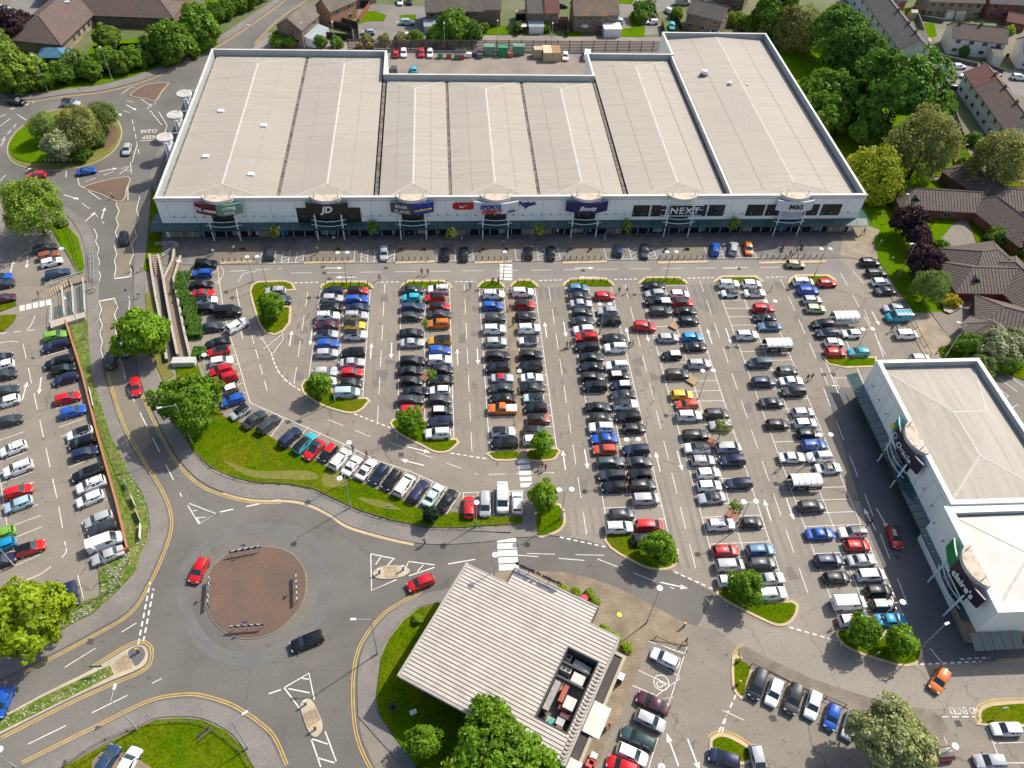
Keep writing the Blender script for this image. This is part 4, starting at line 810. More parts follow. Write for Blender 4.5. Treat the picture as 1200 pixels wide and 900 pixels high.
rf = mb.build('roof', (M('pale_new_sheeting', (.52, .49, .44), (.46, .43, .38), scale=.4, fine=.05, rough=.6),), cst)
mb = MB()
for a, b in ((q(B[0], 8.8), S1), (q(B[1], 8.8), S1), (S1, S2)): cap(mb, a, b, .4, .06)
mb.build('ridge_capping', RIDGEM, rf)
for b_ in ((CX+.8, 60.5, 8.3, 94, 61.15, 8.72), (93.3, 62, 8.3, 94.1, 89, 8.7)): mb = MB(); mb.box(*b_); mb.build('valley_gutter', GUTTER, cst)
SIDE = lambda a, o, z: (CX+o, a, z)
# plinth glazing and brick, canopy
mb = MB(); mb.box(CX-.06, 48, .15, CX-.005, 90, 3.3); mb.build('shop_window', SHOPG, cst)
mb = MB(); mb.box(CX-1.09, 43.1, .15, CX-1.005, 48.4, 3.4); mb.box(CX-1.05, 43.05, .15, 112, 43.18, 3.2); mb.build('brick_panel', TANB, cst)
mb = MB(); n = 34
for k in range(n):
    ya, yb = 45.0+(90.2+3-45.0)*k/n, 45.0+(90.2+3-45.0)*(k+1)/n-.09
    mb.add([(CX-1.9, ya, 3.0), (CX-1.9, yb, 3.0), (CX-.02, yb, 3.6), (CX-.02, ya, 3.6), (CX-1.9, ya, 3.06), (CX-1.9, yb, 3.06), (CX-.02, yb, 3.66), (CX-.02, ya, 3.66)], [(3, 2, 1, 0), (4, 5, 6, 7), (0, 1, 5, 4), (1, 2, 6, 5), (2, 3, 7, 6), (3, 0, 4, 7)])
for k in range(5):
    xa, xb = CX-2.2+k*1.5, CX-2.2+(k+1)*1.5-.08
    mb.add([(xa, 40.6, 3.0), (xb, 40.6, 3.0), (xb, 43.0, 3.6), (xa, 43.0, 3.6), (xa, 40.6, 3.06), (xb, 40.6, 3.06), (xb, 43.0, 3.66), (xa, 43.0, 3.66)], [(3, 2, 1, 0), (4, 5, 6, 7), (0, 1, 5, 4), (1, 2, 6, 5), (2, 3, 7, 6), (3, 0, 4, 7)])
cg = mb.build('canopy_glass', CANG, cst)
mb = MB(); mb.box(CX-2.0, 45, 2.93, CX-1.905, 93.2, 3.1); mb.build('canopy_beam', flatM('dark_steel', (.03, .045, .05)), cg)
mb = MB()
for k in range(1, 12): mb.box(CX-.014, 60.4+k*2.55, 3.8, CX-.003, 60.45+k*2.55, 9.0)
mb.box(CX-.015, 60.4, 9.05, CX-.003, 90.3, 9.12); mb.build('panel_joint_trim', flatM('joint_grey', (.27, .31, .32)), cst)
for k in range(14):
    y = 47+k*3.1; xx = CX if y > 60.5 else CX-1; mb = MB(); mb.tube((xx, y, 6.2), (xx-.45, y, 6.4), .03, n=5); mb.obox(xx-.5, y, 6.28, .22, .32, .16); mb.build('fascia_light', flatM('lamp_grey', (.22, .25, .27)), cst)
ya = G(1062, 516, 9.5)[1]; yb2 = G(1145, 665, 9.5)[1]
RS = lambda a, o, z: (CX+o, -a, z)
entrance(cst, RS, -ya, ((-4.9, -3.2, sg('teal', (.02, .3, .27))), (-3.2, 4.9, sg('ink', (.01, .012, .035)))))
RS2 = lambda a, o, z: (CX-1+o, -a, z)
entrance(cst, RS2, -yb2, ((-4.9, -1.4, sg('green', (.01, .22, .07))), (-1.4, 4.9, sg('aubergine', (.022, .01, .035)))))
def side_text(txt, y, o, z, size, m, **k): lettering(txt, size, m, cst, upright(CX+o, y, z, math.pi), **k)
lettering('Oracle', 1.5, TXTW, cst, upright(CX-2.06, ya-1.3, 8.1, math.pi+.14), shear=.2); lettering("claire's", 1.6, TXTW, cst, upright(CX-3.0, yb2-1.8, 8.1, math.pi+.2), bold=.04)
mb = MB(); y = ya+2.0; mb.add([(CX-2.06, y+.55*math.cos(t*.5236), 8.2+.55*math.sin(t*.5236)) for t in range(12)]+[(CX-2.06, y+.42*math.cos(t*.5236), 8.2+.42*math.sin(t*.5236)) for t in range(12)], [(i, (i+1) % 12, 12+(i+1) % 12, 12+i) for i in range(12)]); mb.build('ring_emblem', TXTW, cst)
mb = MB(); mb.face([(CX-1.72, ya+4.6, 7.5), (CX-1.72, ya+3.6, 7.6), (CX-1.72, ya+3.5, 8.6), (CX-1.72, ya+4.2, 8.9)]); mb.build('leaf_emblem', TXTY, cst)

# ================================================================== RESTAURANT WITH RIBBED ROOF
RA = rad(-30.8); RO = Vector((-7.1, 40.35)); RU = Vector((math.cos(RA), math.sin(RA))); RV = Vector((-math.sin(RA), math.cos(RA)))
def RP(s, t, z): p = RO+RU*s+RV*t; return (p.x, p.y, z)
def toST(u, v, z): p = Vector(G(u, v, z))-RO; return (p.dot(RU), p.dot(RV))
rest = thing('restaurant', 'single storey restaurant with pale ribbed metal roof and open plant well', 'restaurant', (5, 38, 0))
RIBM = M('ribbed_metal_roof', (.50, .455, .40), (.40, .36, .31), scale=.6, stretch=(1, 1, 1), fine=.06, fscale=3, c3=(.44, .40, .355), s3=.2, rough=.5)
RSHADE = M('painted_groove_shade', (.26, .225, .19), (.19, .165, .14), scale=.7, fine=.1, rough=.7)  # darker groove tone paints in the shade between the ribs
ZR = 6.2; SL, TL = 23.3, 17.9
well = [toST(664, 753, ZR), toST(703, 774, ZR), toST(669, 861, ZR), toST(627, 840, ZR)]
ws0, ws1 = min(p[0] for p in well)+.4, max(p[0] for p in well)-.4; wt0, wt1 = min(p[1] for p in well)+.2, max(p[1] for p in well)-.2
def ribs(s0, s1, t0, t1, z, pitch=.545):
    mb = MB(); t = t0
    n = max(1, round((t1-t0)/pitch)); p = (t1-t0)/n
    for k in range(n):
        a = t0+k*p; g = .13
        mb.face([RP(s0, a+g, z), RP(s1, a+g, z), RP(s1, a+p, z), RP(s0, a+p, z)], 0)
        mb.face([RP(s0, a, z-.10), RP(s1, a, z-.10), RP(s1, a+g, z-.10), RP(s0, a+g, z-.10)], 1)
        mb.face([RP(s0, a+g, z-.10), RP(s1, a+g, z-.10), RP(s1, a+g, z), RP(s0, a+g, z)], 0)
        mb.face([RP(s0, a, z-.10), RP(s0, a, z), RP(s1, a, z), RP(s1, a, z-.10)], 0)
    return mb
kt = TL/33
w0, w1 = round(wt0/kt)*kt, round(wt1/kt)*kt
mb = ribs(0, SL, 0, w0, ZR)
for part in (ribs(0, ws0, w0, w1, ZR), ribs(ws1, SL, w0, w1, ZR), ribs(0, SL, w1, TL, ZR)): mb.add(part.v, part.f); mb.m[-len(part.f):] = part.m
rroof = mb.build('ribbed_roof', (RIBM, RSHADE), rest)
mb = MB()
def rbox(s0, t0, z0, s1, t1, z1, m=0, b=None):
    P = [RP(s0, t0, 0), RP(s1, t0, 0), RP(s1, t1, 0), RP(s0, t1, 0)]; (b or mb).prism([(p[0], p[1]) for p in P], z0, z1, m, True)
rbox(-.32, -.3, 5.72, -.003, TL+.3, 6.28); rbox(SL+.003, -.3, 5.75, SL+.3, TL+.1, 6.28); rbox(0, -.34, 5.72, SL, -.003, 6.27); rbox(0, TL+.003, 5.72, SL, TL+.2, 6.24)
mb.build('fascia_trim', M('grey_fascia', (.36, .345, .31), (.3, .28, .25), scale=.8), rroof)
mb = MB(); rbox(0, 0, 5.8, SL, w0-.01, 6.05); rbox(0, w1, 5.8, SL, TL, 6.05); rbox(0, w0, 5.8, ws0, w1-.01, 6.05); rbox(ws1, w0, 5.8, SL, w1-.01, 6.05); mb.build('roof_deck', BLACKP, rroof)
# walls
DARKGL = M('dark_restaurant_glass', (.01, .014, .02), rough=.1, spec=.7)
mb = MB(); rbox(2.3, 1.3, 0, SL-1, 1.55, 5.78); rbox(2.3, TL-1.25, 0, SL-1, TL-1, 5.78); rbox(2.3, 1.56, 0, 2.55, TL-1.26, 5.78); rbox(SL-1.25, 1.56, 0, SL-1, TL-1.26, 5.78); mb.build('wall', TANB, rest)
mb = MB(); rbox(2.35, 1.22, .3, SL-2, 1.295, 4.6); rbox(2.22, 1.5, .3, 2.295, TL-3, 4.6); mb.build('window', DARKGL, rest)
mb = MB()
for k in range(10): rbox(2.3+k*2.1, 1.17, .2, 2.42+k*2.1, 1.215, 4.6)
for z in (1.0, 2.2, 3.4): rbox(2.3, 1.18, z, SL-2, 1.213, z+.08)
mb.build('window_frame', flatM('slate_blue_frame', (.05, .07, .11)), rest)
mb = MB(); rbox(2.2, 1.0, 4.65, SL-3, 1.21, 5.75); mb.build('sign_board', sg('cream', (.5, .48, .42)), rest)
p = RP(8.2, .93, 5.2); lettering("Frankie & Benny's", 1.0, TXTR, rest, upright(*p, RA-math.pi/2), bold=.04, shear=.2)
# rear lower strip with standing sign
st = [toST(601, 668.5, 5.6), toST(699, 717, 5.6)]
s0, s1 = st[0][0], st[1][0]
mb = ribs(s0+.2, s1-.1, TL+.3, TL+3.0, 5.55, .52); lw = mb.build('lower_roof', (M('pinkish_metal_roof', (.56, .50, .45), (.5, .44, .4), scale=.6, fine=.06), RSHADE), rest)
mb = MB(); rbox(s0, TL+3.003, 5.2, s1, TL+3.25, 5.66); rbox(s0, TL+.3, 5.2, s0+.19, TL+3, 5.62, 1); rbox(s1-.09, TL+.3, 5.2, s1+.12, TL+3, 5.62, 1); mb.build('fascia_trim', (M('grey_fascia', (.36, .345, .31)), BLACKP), lw)
mb = MB(); rbox(s0+.5, TL-1, 0, s1-.5, TL+2.4, 5.4); mb.build('porch_wall', TANB, rest)
p = RP(s0+3.7, TL+3.3, 6.7); lettering("Frankie & Benny's", 1.0, TXTB, rest, upright(*p, RA+math.pi/2), bold=.05, shear=.25, depth=.08)
mb = MB()
for ds in (2.2, 5.4): mb.tube(RP(s0+ds, TL+3.2, 5.6), RP(s0+ds, TL+3.3, 6.5), .05)
mb.tube(RP(s0+.6, TL+3.3, 6.25), RP(s0+7, TL+3.3, 6.25), .04); mb.build('sign_bracket', BLACKP, rest)
# plant well
mb = MB(); rbox(ws0, w0, 3.2, ws1, w1, 3.3); mb.build('well_floor', M('well_grey', (.12, .12, .115), (.2, .19, .17), scale=.9, fine=.15), rest)
mb = MB(); rbox(ws0-.02, w0, 3.3, ws0+.14, w1, 6.3); rbox(ws1-.14, w0, 3.3, ws1+.02, w1, 6.3); rbox(ws0+.15, w0-.02, 3.3, ws1-.15, w0+.12, 6.31); rbox(ws0+.15, w1-.12, 3.3, ws1-.15, w1+.02, 6.31); mb.build('well_wall', M('dark_well_wall', (.06, .062, .065), (.09, .085, .08), scale=.8), rest)
wl, wh = ws1-ws0, w1-w0
OXR = M('rust_red_duct', (.32, .075, .03), (.25, .06, .03), scale=.9, fine=.1, rough=.5); GREYD = M('galvanised_duct', (.42, .42, .41), (.3, .3, .28), scale=1.2, fine=.12, rough=.4); WHU = M('white_plant', (.62, .6, .55), (.52, .5, .46), scale=.8)
def plant(nm, f, m, par=rest):
    mb_ = MB(); f(mb_); return mb_.build(nm, m, par)
S = lambda a: ws0+wl*a
T_ = lambda b: w0+wh*b
plant('beam', lambda b: (rbox(S(.02), T_(.62), 4.9, S(.98), T_(.645), 5.3, 0, b), rbox(S(.02), T_(.82), 4.9, S(.98), T_(.845), 5.3, 0, b)), flatM('steel_beam', (.05, .055, .06)))
plant('long_duct', lambda b: (rbox(S(.06), T_(.18), 4.2, S(.24), T_(.58), 5.1, 0, b)), M('mottled_duct', (.25, .24, .22), (.36, .35, .32), scale=2.5, fine=.2))
plant('red_duct', lambda b: (rbox(S(.36), T_(.36), 4.0, S(.50), T_(.62), 4.9, 0, b), rbox(S(.28), T_(.5), 4.1, S(.37), T_(.56), 4.7, 0, b), rbox(S(.45), T_(.28), 3.9, S(.62), T_(.40), 4.6, 0, b)), OXR)
plant('white_cabinet', lambda b: rbox(S(.55), T_(.30), 3.8, S(.86), T_(.46), 5.4, 0, b), WHU)
plant('white_cabinet', lambda b: rbox(S(.45), T_(.66), 3.8, S(.82), T_(.79), 5.0, 0, b), WHU)
plant('maroon_cabinet', lambda b: rbox(S(.58), T_(.20), 3.6, S(.90), T_(.295), 4.8, 0, b), flatM('maroon_plant', (.10, .02, .018)))
plant('air_handler', lambda b: rbox(S(.55), T_(.10), 3.6, S(.78), T_(.19), 4.7, 0, b), M('pale_vent_steel', (.45, .48, .5), (.36, .4, .42), scale=2))
plant('rust_hopper', lambda b: (rbox(S(.62), T_(.015), 3.6, S(.80), T_(.085), 4.9, 0, b)), OXR)
plant('pale_plinth', lambda b: rbox(S(.28), T_(.06), 3.3, S(.52), T_(.17), 3.9, 0, b), M('sandy_plinth', (.45, .4, .3), (.35, .3, .22), scale=1.5))
plant('green_tank', lambda b: b.disc(RP(S(.42), T_(.11), 0)[:2], .38, 3.9, 4.3, 14), flatM('jade_green', (.02, .35, .24)))
plant('brick_coloured_block', lambda b: rbox(S(.04), T_(.015), 3.3, S(.24), T_(.06), 4.1, 0, b), flatM('salmon_block', (.42, .16, .09)))
plant('louvre_box', lambda b: [rbox(S(.07), T_(.10+.012*i), 3.4, S(.22), T_(.106+.012*i), 4.0, 0, b) for i in range(6)], BLACKP)
for a, bb in ((.05, .74), (.05, .9), (.2, .74)):
    plant('condenser_unit', lambda b: (rbox(S(a), T_(bb), 3.4, S(a+.16), T_(bb+.07), 4.9, 0, b), b.disc(RP(S(a+.08), T_(bb+.035), 0)[:2], .28, 4.9, 4.96, 14, 1)), (WHU, BLACKP))
plant('curved_duct', lambda b: (rbox(S(.32), T_(.87), 4.1, S(.66), T_(.95), 4.9, 0, b), rbox(S(.66), T_(.80), 4.1, S(.86), T_(.94), 4.88, 0, b)), GREYD)
# louvred edge and annexe
mb = MB(); k = 0
t = .4
while t < w1: rbox(ws1+.35, t, 6.22, SL-.15, t+.22, 6.4); t += .55
mb.build('edge_louvre_slat', M('grubby_slats', (.42, .37, .31), (.3, .24, .19), scale=1.2, fine=.15), rest)
an = [toST(719, 762, 3.4), toST(733, 770, 3.4), toST(712, 822, 3.4)]
a1 = an[1][0]
mb = MB(); rbox(SL+.3, -2, 0, a1, an[1][1]-.1, 3.4); mb.build('annexe_wall', TANB, rest)
mb = MB(); rbox(SL+.32, -2, 3.401, a1-.35, an[1][1]-.4, 3.42); mb.build('annexe_roof', M('dark_felt_roof', (.075, .065, .058), (.055, .05, .046), scale=.5, fine=.15), rest)
mb = MB(); rbox(a1-.34, -2, 3.402, a1+.1, an[1][1]+.1, 3.62); rbox(SL+.3, an[1][1]-.38, 3.403, a1-.35, an[1][1]+.1, 3.62); mb.build('annexe_coping', M('sandy_coping', (.42, .37, .28), (.35, .31, .24), scale=.8), rest)
q0, q1 = toST(694, 822, 3.9), toST(714, 829, 3.9); q2 = toST(701, 866, 3.9)
mb = MB(); rbox(SL+.33, q2[1], 3.63, a1+.9, q1[1], 3.85); mb.build('white_canopy', M('white_membrane', (.62, .60, .55), (.55, .53, .48), scale=.6), rest)
mb = MB(); rbox(SL+.33, toST(690, 895, 3.6)[1]-3, 3.63, a1+.2, toST(675, 885, 3.6)[1]-.6, 3.9); mb.build('white_canopy', M('white_membrane', (.62, .60, .55)), rest)

# ================================================================== HOUSES
def wall_mat(n): return {'brown': brick_mat('brown_brick', (.20, .135, .095), (.165, .11, .08), (.2, .17, .14), .45, .15), 'orange': brick_mat('orange_brick', (.36, .17, .085), (.31, .145, .075), (.28, .22, .17), .45, .15), 'red': brick_mat('red_brick', (.25, .075, .05), (.21, .065, .045), (.22, .15, .12), .45, .15), 'white': M('white_render', (.66, .64, .58), (.58, .56, .5), scale=.5, fine=.05), 'tan': TANB}[n]
def roof_mat(n): 
    return {'grey': M('grey_brown_tiles', (.135, .115, .095), (.105, .09, .078), scale=.7, fine=.22, fscale=5, c3=(.16, .135, .105), s3=.2, rough=.9), 'brown': M('brown_roof_tiles', (.115, .082, .066), (.09, .066, .055), scale=.7, fine=.2, fscale=5, c3=(.125, .075, .058), s3=.12), 'slate': M('slate_tiles', (.095, .088, .085), (.075, .07, .068), scale=.6, fine=.2, fscale=5), 'rust': M('rust_tiles', (.16, .065, .05), (.13, .055, .045), scale=.6, fine=.2, fscale=5), 'stripe': M('striped_brown_tiles', (.17, .132, .104), (.13, .10, .082), scale=1.6, stretch=(1, 1, 1), fine=.25, fscale=4), 'orange': M('lichened_tiles', (.17, .125, .08), (.13, .1, .075), scale=.7, fine=.2, c3=(.22, .13, .06), s3=.3)}[n]
WINW = flatM('white_frames', (.75, .75, .74)); HGLASS = M('house_glass', (.02, .028, .035), rough=.08, spec=.8)
def house(name, label, cat, c, L, Wd, ang, eave, ridge, wall, roof, hip=False, wins=(), chim=(), door=(), over=.35, group=None, roof2=None):
    """gable or hip house; L along heading ang; wins: (side, along, z, w, h); side f/b long faces, l/r ends"""
    o = thing(name, label, cat, (c[0], c[1], 0), 0, group); ca, sa = math.cos(ang), math.sin(ang)
    P = lambda x, y, z: (c[0]+ca*x-sa*y, c[1]+sa*x+ca*y, z)
    mb = MB(); h = [(-L/2, -Wd/2), (L/2, -Wd/2), (L/2, Wd/2), (-L/2, Wd/2)]
    for i in range(4): a, b = h[i], h[(i+1) % 4]; mb.face([P(*a, 0), P(*b, 0), P(*b, eave), P(*a, eave)])
    if not hip:
        for s in (-1, 1):
            f = [P(s*L/2, -Wd/2, eave), P(s*L/2, Wd/2, eave), P(s*L/2, 0, ridge)]; mb.face(f if s > 0 else f[::-1])
    mb.build('wall', wall_mat(wall), o)
    mb = MB(); e = over; hx, hy = L/2+e, Wd/2+e; ze = eave-e*(ridge-eave)/(Wd/2)*.6; rx = (L/2-Wd/2*.85) if hip else hx
    A, B, C_, D = P(-hx, -hy, ze), P(hx, -hy, ze), P(hx, hy, ze), P(-hx, hy, ze); R1, R2 = P(-rx, 0, ridge+.08), P(rx, 0, ridge+.08)
    lift = lambda p, d: (p[0], p[1], p[2]+d)
    if roof == 'stripe' and hip:
        tb = MB(); q_ = -hx+.5
        while q_ < hx-.3:
            f_ = 1 if abs(q_) < rx else (hx-abs(q_))/(hx-rx)
            for s in (-1, 1): cap(tb, P(q_, s*hy, ze+.17), P(q_, s*hy*(1-f_), ze+.17+(ridge+.08-ze)*f_), .2, .07)
            q_ += .72
        q_ = -hy+.4
        while q_ < hy-.2:
            f_ = (hy-abs(q_))/hy
            for s in (-1, 1): cap(tb, P(s*hx, q_, ze+.17), P(s*(hx-(hx-rx)*f_), q_, ze+.17+(ridge+.08-ze)*f_), .2, .07)
            q_ += .72
    else: tb = None
    for d, fl in ((0, True), (.16, False)):
        fs = [[A, B, R2, R1], [C_, D, R1, R2]]+([[B, C_, R2], [D, A, R1]] if hip else [])
        for f in fs: f = [lift(p, d) for p in f]; mb.face(f[::-1] if fl else f)
    ed = [(A, B), (B, C_), (C_, D), (D, A)] if hip else [(A, B), (B, R2), (R2, C_), (C_, D), (D, R1), (R1, A)]
    for a, b in ed: mb.face([a, b, lift(b, .16), lift(a, .16)])
    rf = mb.build('roof', roof_mat(roof), o)
    if tb is not None: tb.build('tile_roll_rib', M('tile_roll', (.10, .078, .062), (.075, .06, .05), scale=2), rf)
    mb = MB(); mb.tube(lift(R1, .2), lift(R2, .2), .11, n=5)
    if hip:
        for a, b in ((A, R1), (D, R1), (B, R2), (C_, R2)): mb.tube(lift(a, .18), lift(b, .2), .09, n=5)
    mb.build('ridge_tile', M('ridge_tiles', (.17, .15, .125), (.13, .115, .1), scale=2), rf)
    for cx, cy in chim:
        mb = MB(); q = P(cx, cy, 0); mb.obox(q[0], q[1], ridge-1.2, .8, .55, 2.1, ang, 0)
        for d in (-.18, .18): qq = P(cx+d, cy, 0); mb.disc(qq[:2], .11, ridge+.9, ridge+1.25, 8, 1)
        mb.build('chimney', (wall_mat('brown'), flatM('terracotta_pot', (.25, .1, .06))), rf)
    def pane(kind, side, a, z, w_, h_):
        t = .05
        if side in 'fb':
            s = -1 if side == 'f' else 1; F = lambda dx, dz, o_: P(a+dx, s*(Wd/2+o_), z+dz)
        else:
            s = -1 if side == 'l' else 1; F = lambda dx, dz, o_: P(s*(L/2+o_), a+dx, z+dz)
        mb = MB(); rect = [(-w_/2, 0), (w_/2, 0), (w_/2, h_), (-w_/2, h_)]
        v = [F(x, zz, .01) for x, zz in rect]+[F(x, zz, .07) for x, zz in rect]
        mb.add(v, [(0, 1, 5, 4), (1, 2, 6, 5), (2, 3, 7, 6), (3, 0, 4, 7), (4, 5, 6, 7), (7, 6, 5, 4)])
        fo = mb.build(kind, WINW if kind == 'window' else flatM('painted_door', (.2, .2, .22)), o)
        mb = MB(); n = max(1, round(w_/.75)) if kind == 'window' else 1; g = .07; ww = (w_-g*(n+1))/n
        for i in range(n):
            x0 = -w_/2+g+i*(ww+g); z0 = g if kind == 'window' else h_*.55; q = [F(x0, z0, .08), F(x0+ww, z0, .08), F(x0+ww, h_-g, .08), F(x0, h_-g, .08)]; mb.add(q, [(0, 1, 2, 3)])
        mb.build('pane', HGLASS, fo)
    for w_ in wins: pane('window', *w_)
    for w_ in door: pane('door', *w_)
    return o, P
def lean(o, P, x0, x1, y0, y1, z0, z1, m, nm):
    """low wing with a single pitch roof in the house frame"""
    mb = MB(); mb.add([P(x0, y0, 0), P(x1, y0, 0), P(x1, y1, 0), P(x0, y1, 0), P(x0, y0, z0), P(x1, y0, z0), P(x1, y1, z1), P(x0, y1, z1)], [(0, 1, 5, 4), (1, 2, 6, 5), (2, 3, 7, 6), (3, 0, 4, 7)], 0)
    mb.add([P(x0-.2, y0-.2, z0+.03), P(x1+.2, y0-.2, z0+.03), P(x1+.2, y1, z1+.03), P(x0-.2, y1, z1+.03)], [(0, 1, 2, 3)], 1); return mb.build(nm, m, o)
CONSV = M('conservatory_white', (.68, .7, .7), rough=.4); CGL = M('conservatory_roof', (.35, .4, .42), (.25, .3, .33), scale=1.5, rough=.25)
def rowwin(L, zs, n, w_=1.5, h_=1.15, side='f'): return [(side, -L/2+L*(i+.5)/n, z, w_, h_) for z in zs for i in range(n)]
# terraces facing the yard (front face centre given at the wall foot)
def terrace(name, label, u0, u1, v, wall, roof, zs=(1.0, 3.6), n=2, depth=8.5, **k):
    (xa, ya), (xb, yb) = G(u0, v), G(u1, v); L = math.hypot(xb-xa, yb-ya); a = math.atan2(yb-ya, xb-xa); c = ((xa+xb)/2-math.sin(a)*depth/2, (ya+yb)/2+math.cos(a)*depth/2)
    return house(name, label, 'house', c, L, depth, a, 5.1, 8.0, wall, roof, wins=rowwin(L, zs, n), group='brick terraces beyond the yard', **k)
o, P = terrace('terraced_house', 'stepped end terrace house with small glass porch behind the hedge', 500, 514, 34, 'brown', 'grey', n=1); lean(o, P, -2.5, 1.5, -7.4, -4.3, 2.2, 3.0, (CONSV, CGL), 'conservatory')
terrace('terraced_house', 'wide brown terrace house above the dark garden hedge', 515, 566, 33, 'brown', 'grey', n=4)
terrace('terraced_house', 'end terrace house beside the bright back lawn', 566, 586, 31, 'brown', 'grey', n=1, depth=7)
o, P = terrace('terraced_house', 'semi detached brick house with patch of rusty tiles', 618, 636, 35, 'brown', 'grey', n=1); lean(o, P, -2.2, 2.2, -7, -4.3, 2.2, 2.8, (CONSV, CGL), 'conservatory')
terrace('terraced_house', 'red roofed semi detached house with white door', 636, 653, 35, 'brown', 'rust', n=1, door=[('f', 1.5, .1, 1, 2.1)])
terrace('terraced_house', 'lichened roof brick house near the tan containers', 671.5, 707, 38, 'brown', 'orange', n=3)
o, P = terrace('terraced_house', 'brick end house with white flat roofed sun room', 707, 722, 37, 'brown', 'orange', n=1); lean(o, P, -2.6, 2.6, -8.2, -4.3, 2.6, 2.8, (CONSV, WINW), 'sun_room')
# gabled semis left
for (u0, v0), (u1, v1), lab, n in (((327, 51), (357, 55), 'brick gable house closest to the store with glazed lean to', 1), ((372, 27), (390, 33), 'middle brick gable house in the staggered row', 1), ((395, 6), (410, 13), 'upper brick gable house in the staggered row', 1)):
    (xa, ya), (xb, yb) = G(u0, v0), G(u1, v1); a = math.atan2(yb-ya, xb-xa); wd = math.hypot(xb-xa, yb-ya); L = 10.5; h = a+math.pi/2-.12
    c = ((xa+xb)/2+math.cos(h)*L/2, (ya+yb)/2+math.sin(h)*L/2)
    o, P = house('gable_house', lab, 'house', c, L, wd, h, 5.0, 7.6, 'orange' if 'middle' in lab else 'brown', 'grey', wins=[('l', -1.2, 3.6, .9, .9), ('l', -2.2, 1, 1.1, 1.1), ('f', -2.5, 3.6, 1.3, 1), ('f', 2.5, 3.6, 1.3, 1), ('f', 2.5, 1, 1.3, 1)], group='staggered gable houses')
    if 'closest' in lab: lean(o, P, -L/2+1, L/2-1, -wd/2-3.4, -wd/2-.02, 2.2, 2.9, (CONSV, CGL), 'conservatory')
# houses behind the right hand end of the store
(xa, ya), (xb, yb) = G(800, 32), G(853, 42)
o, P = house('detached_house', 'dark roofed brick house close behind the store parapet', 'house', G(826, 33), 11, 8, rad(-32), 5.0, 7.7, 'brown', 'grey', wins=rowwin(11, (1, 3.5), 3)+[('r', -1.6, 3.4, 1.2, 1), ('r', 1.6, 3.4, 1.2, 1), ('l', 0, 3.4, 1.2, 1)])
house('detached_house', 'brick house half hidden by the willow tree', 'house', G(855, 6), 10, 8, rad(-30), 5.0, 7.7, 'brown', 'grey', wins=rowwin(10, (1, 3.5), 2)+[('l', 0, 3.4, 1.2, 1)])
# white cottages and terraces upper right
def byeaves(name, label, u0, v0, u1, v1, depth, wall, roof, eave=5.0, ridge=7.6, n=4, **k):
    (xa, ya), (xb, yb) = G(u0, v0), G(u1, v1); L = math.hypot(xb-xa, yb-ya); a = math.atan2(yb-ya, xb-xa); c = ((xa+xb)/2-math.sin(a)*depth/2, (ya+yb)/2+math.cos(a)*depth/2)
    k.setdefault('wins', rowwin(L, (1.0, 3.5), n))
    return house(name, label, 'house', c, L, depth, a, eave, ridge, wall, roof, **k)
o, P = byeaves('cottage_row', 'row of white rendered cottages with slate roof and dark side porch', 1108, 63, 1170, 70, 8.5, 'white', 'brown', n=4, chim=((-6, 0), (0, 0)), door=[('f', 9.8, .1, 1, 2.1)]); lean(o, P, -18.2, -14.6, -5, 1.5, 3.4, 3.8, (wall_mat('white'), roof_mat('slate')), 'side_wing')
o, P = byeaves('cottage_row', 'white rendered cottage cut by the picture edge with dark lean to', 1190, 80, 1240, 86, 8.5, 'white', 'brown', n=3); lean(o, P, -14.0, -11.3, -5, 1.5, 3.2, 3.8, (wall_mat('white'), roof_mat('slate')), 'side_wing')
a0, a1 = G(1128, 122), G(1168, 176)
o, P = house('cottage_terrace', 'long white terrace with half red and half brown tiled roof', 'house', G(1163, 140), 31, 9.5, math.atan2(a1[1]-a0[1], a1[0]-a0[0])-.03, 5.2, 8.0, 'white', 'brown', wins=rowwin(31, (1.0, 3.6), 7), chim=((-9, 0), (-2, 0), (6, 0), (12, 0)))
mb = MB(); e = .36
for s in (-1, 1):
    f = [P(-15.87, s*5.11, 5.28), P(-7, s*5.11, 5.28), P(-7, 0, 8.31), P(-15.87, 0, 8.31)]; mb.face(f if s < 0 else f[::-1])
mb.build('red_roof_panel', roof_mat('rust'), o)
a0, a1 = G(1012, 8), G(1052, 64)
house('long_terrace', 'long dark slate terrace roof above the tall trees', 'house', G(1034, 36), 48, 9.5, math.atan2(a1[1]-a0[1], a1[0]-a0[0]), 5.2, 8.2, 'white', 'slate', wins=rowwin(48, (1, 3.6), 9), chim=((-17, 0), (-6, 0), (5, 0), (14, 0), (20, 0)))
byeaves('brick_terrace', 'tan brick terrace with black porches along the top edge', 1082, 20, 1145, 22, 8.5, 'tan', 'brown', n=6, door=[('f', -10, .1, 1, 2.1), ('f', 0, .1, 1, 2.1), ('f', 9, .1, 1, 2.1)])
byeaves('brick_terrace', 'red brick terrace with dark porch in the top corner', 1152, 22, 1225, 26, 8.5, 'red', 'slate', n=5)
byeaves('garage', 'small red roofed garage beside the white cottages', 1176, 34, 1198, 38, 6, 'red', 'rust', 2.5, 4.2, wins=())
byeaves('brick_house', 'red brick house with narrow roof above the slate terrace', 1040, 16, 1056, 18, 7, 'red', 'slate', 4.5, 6.8, n=1)
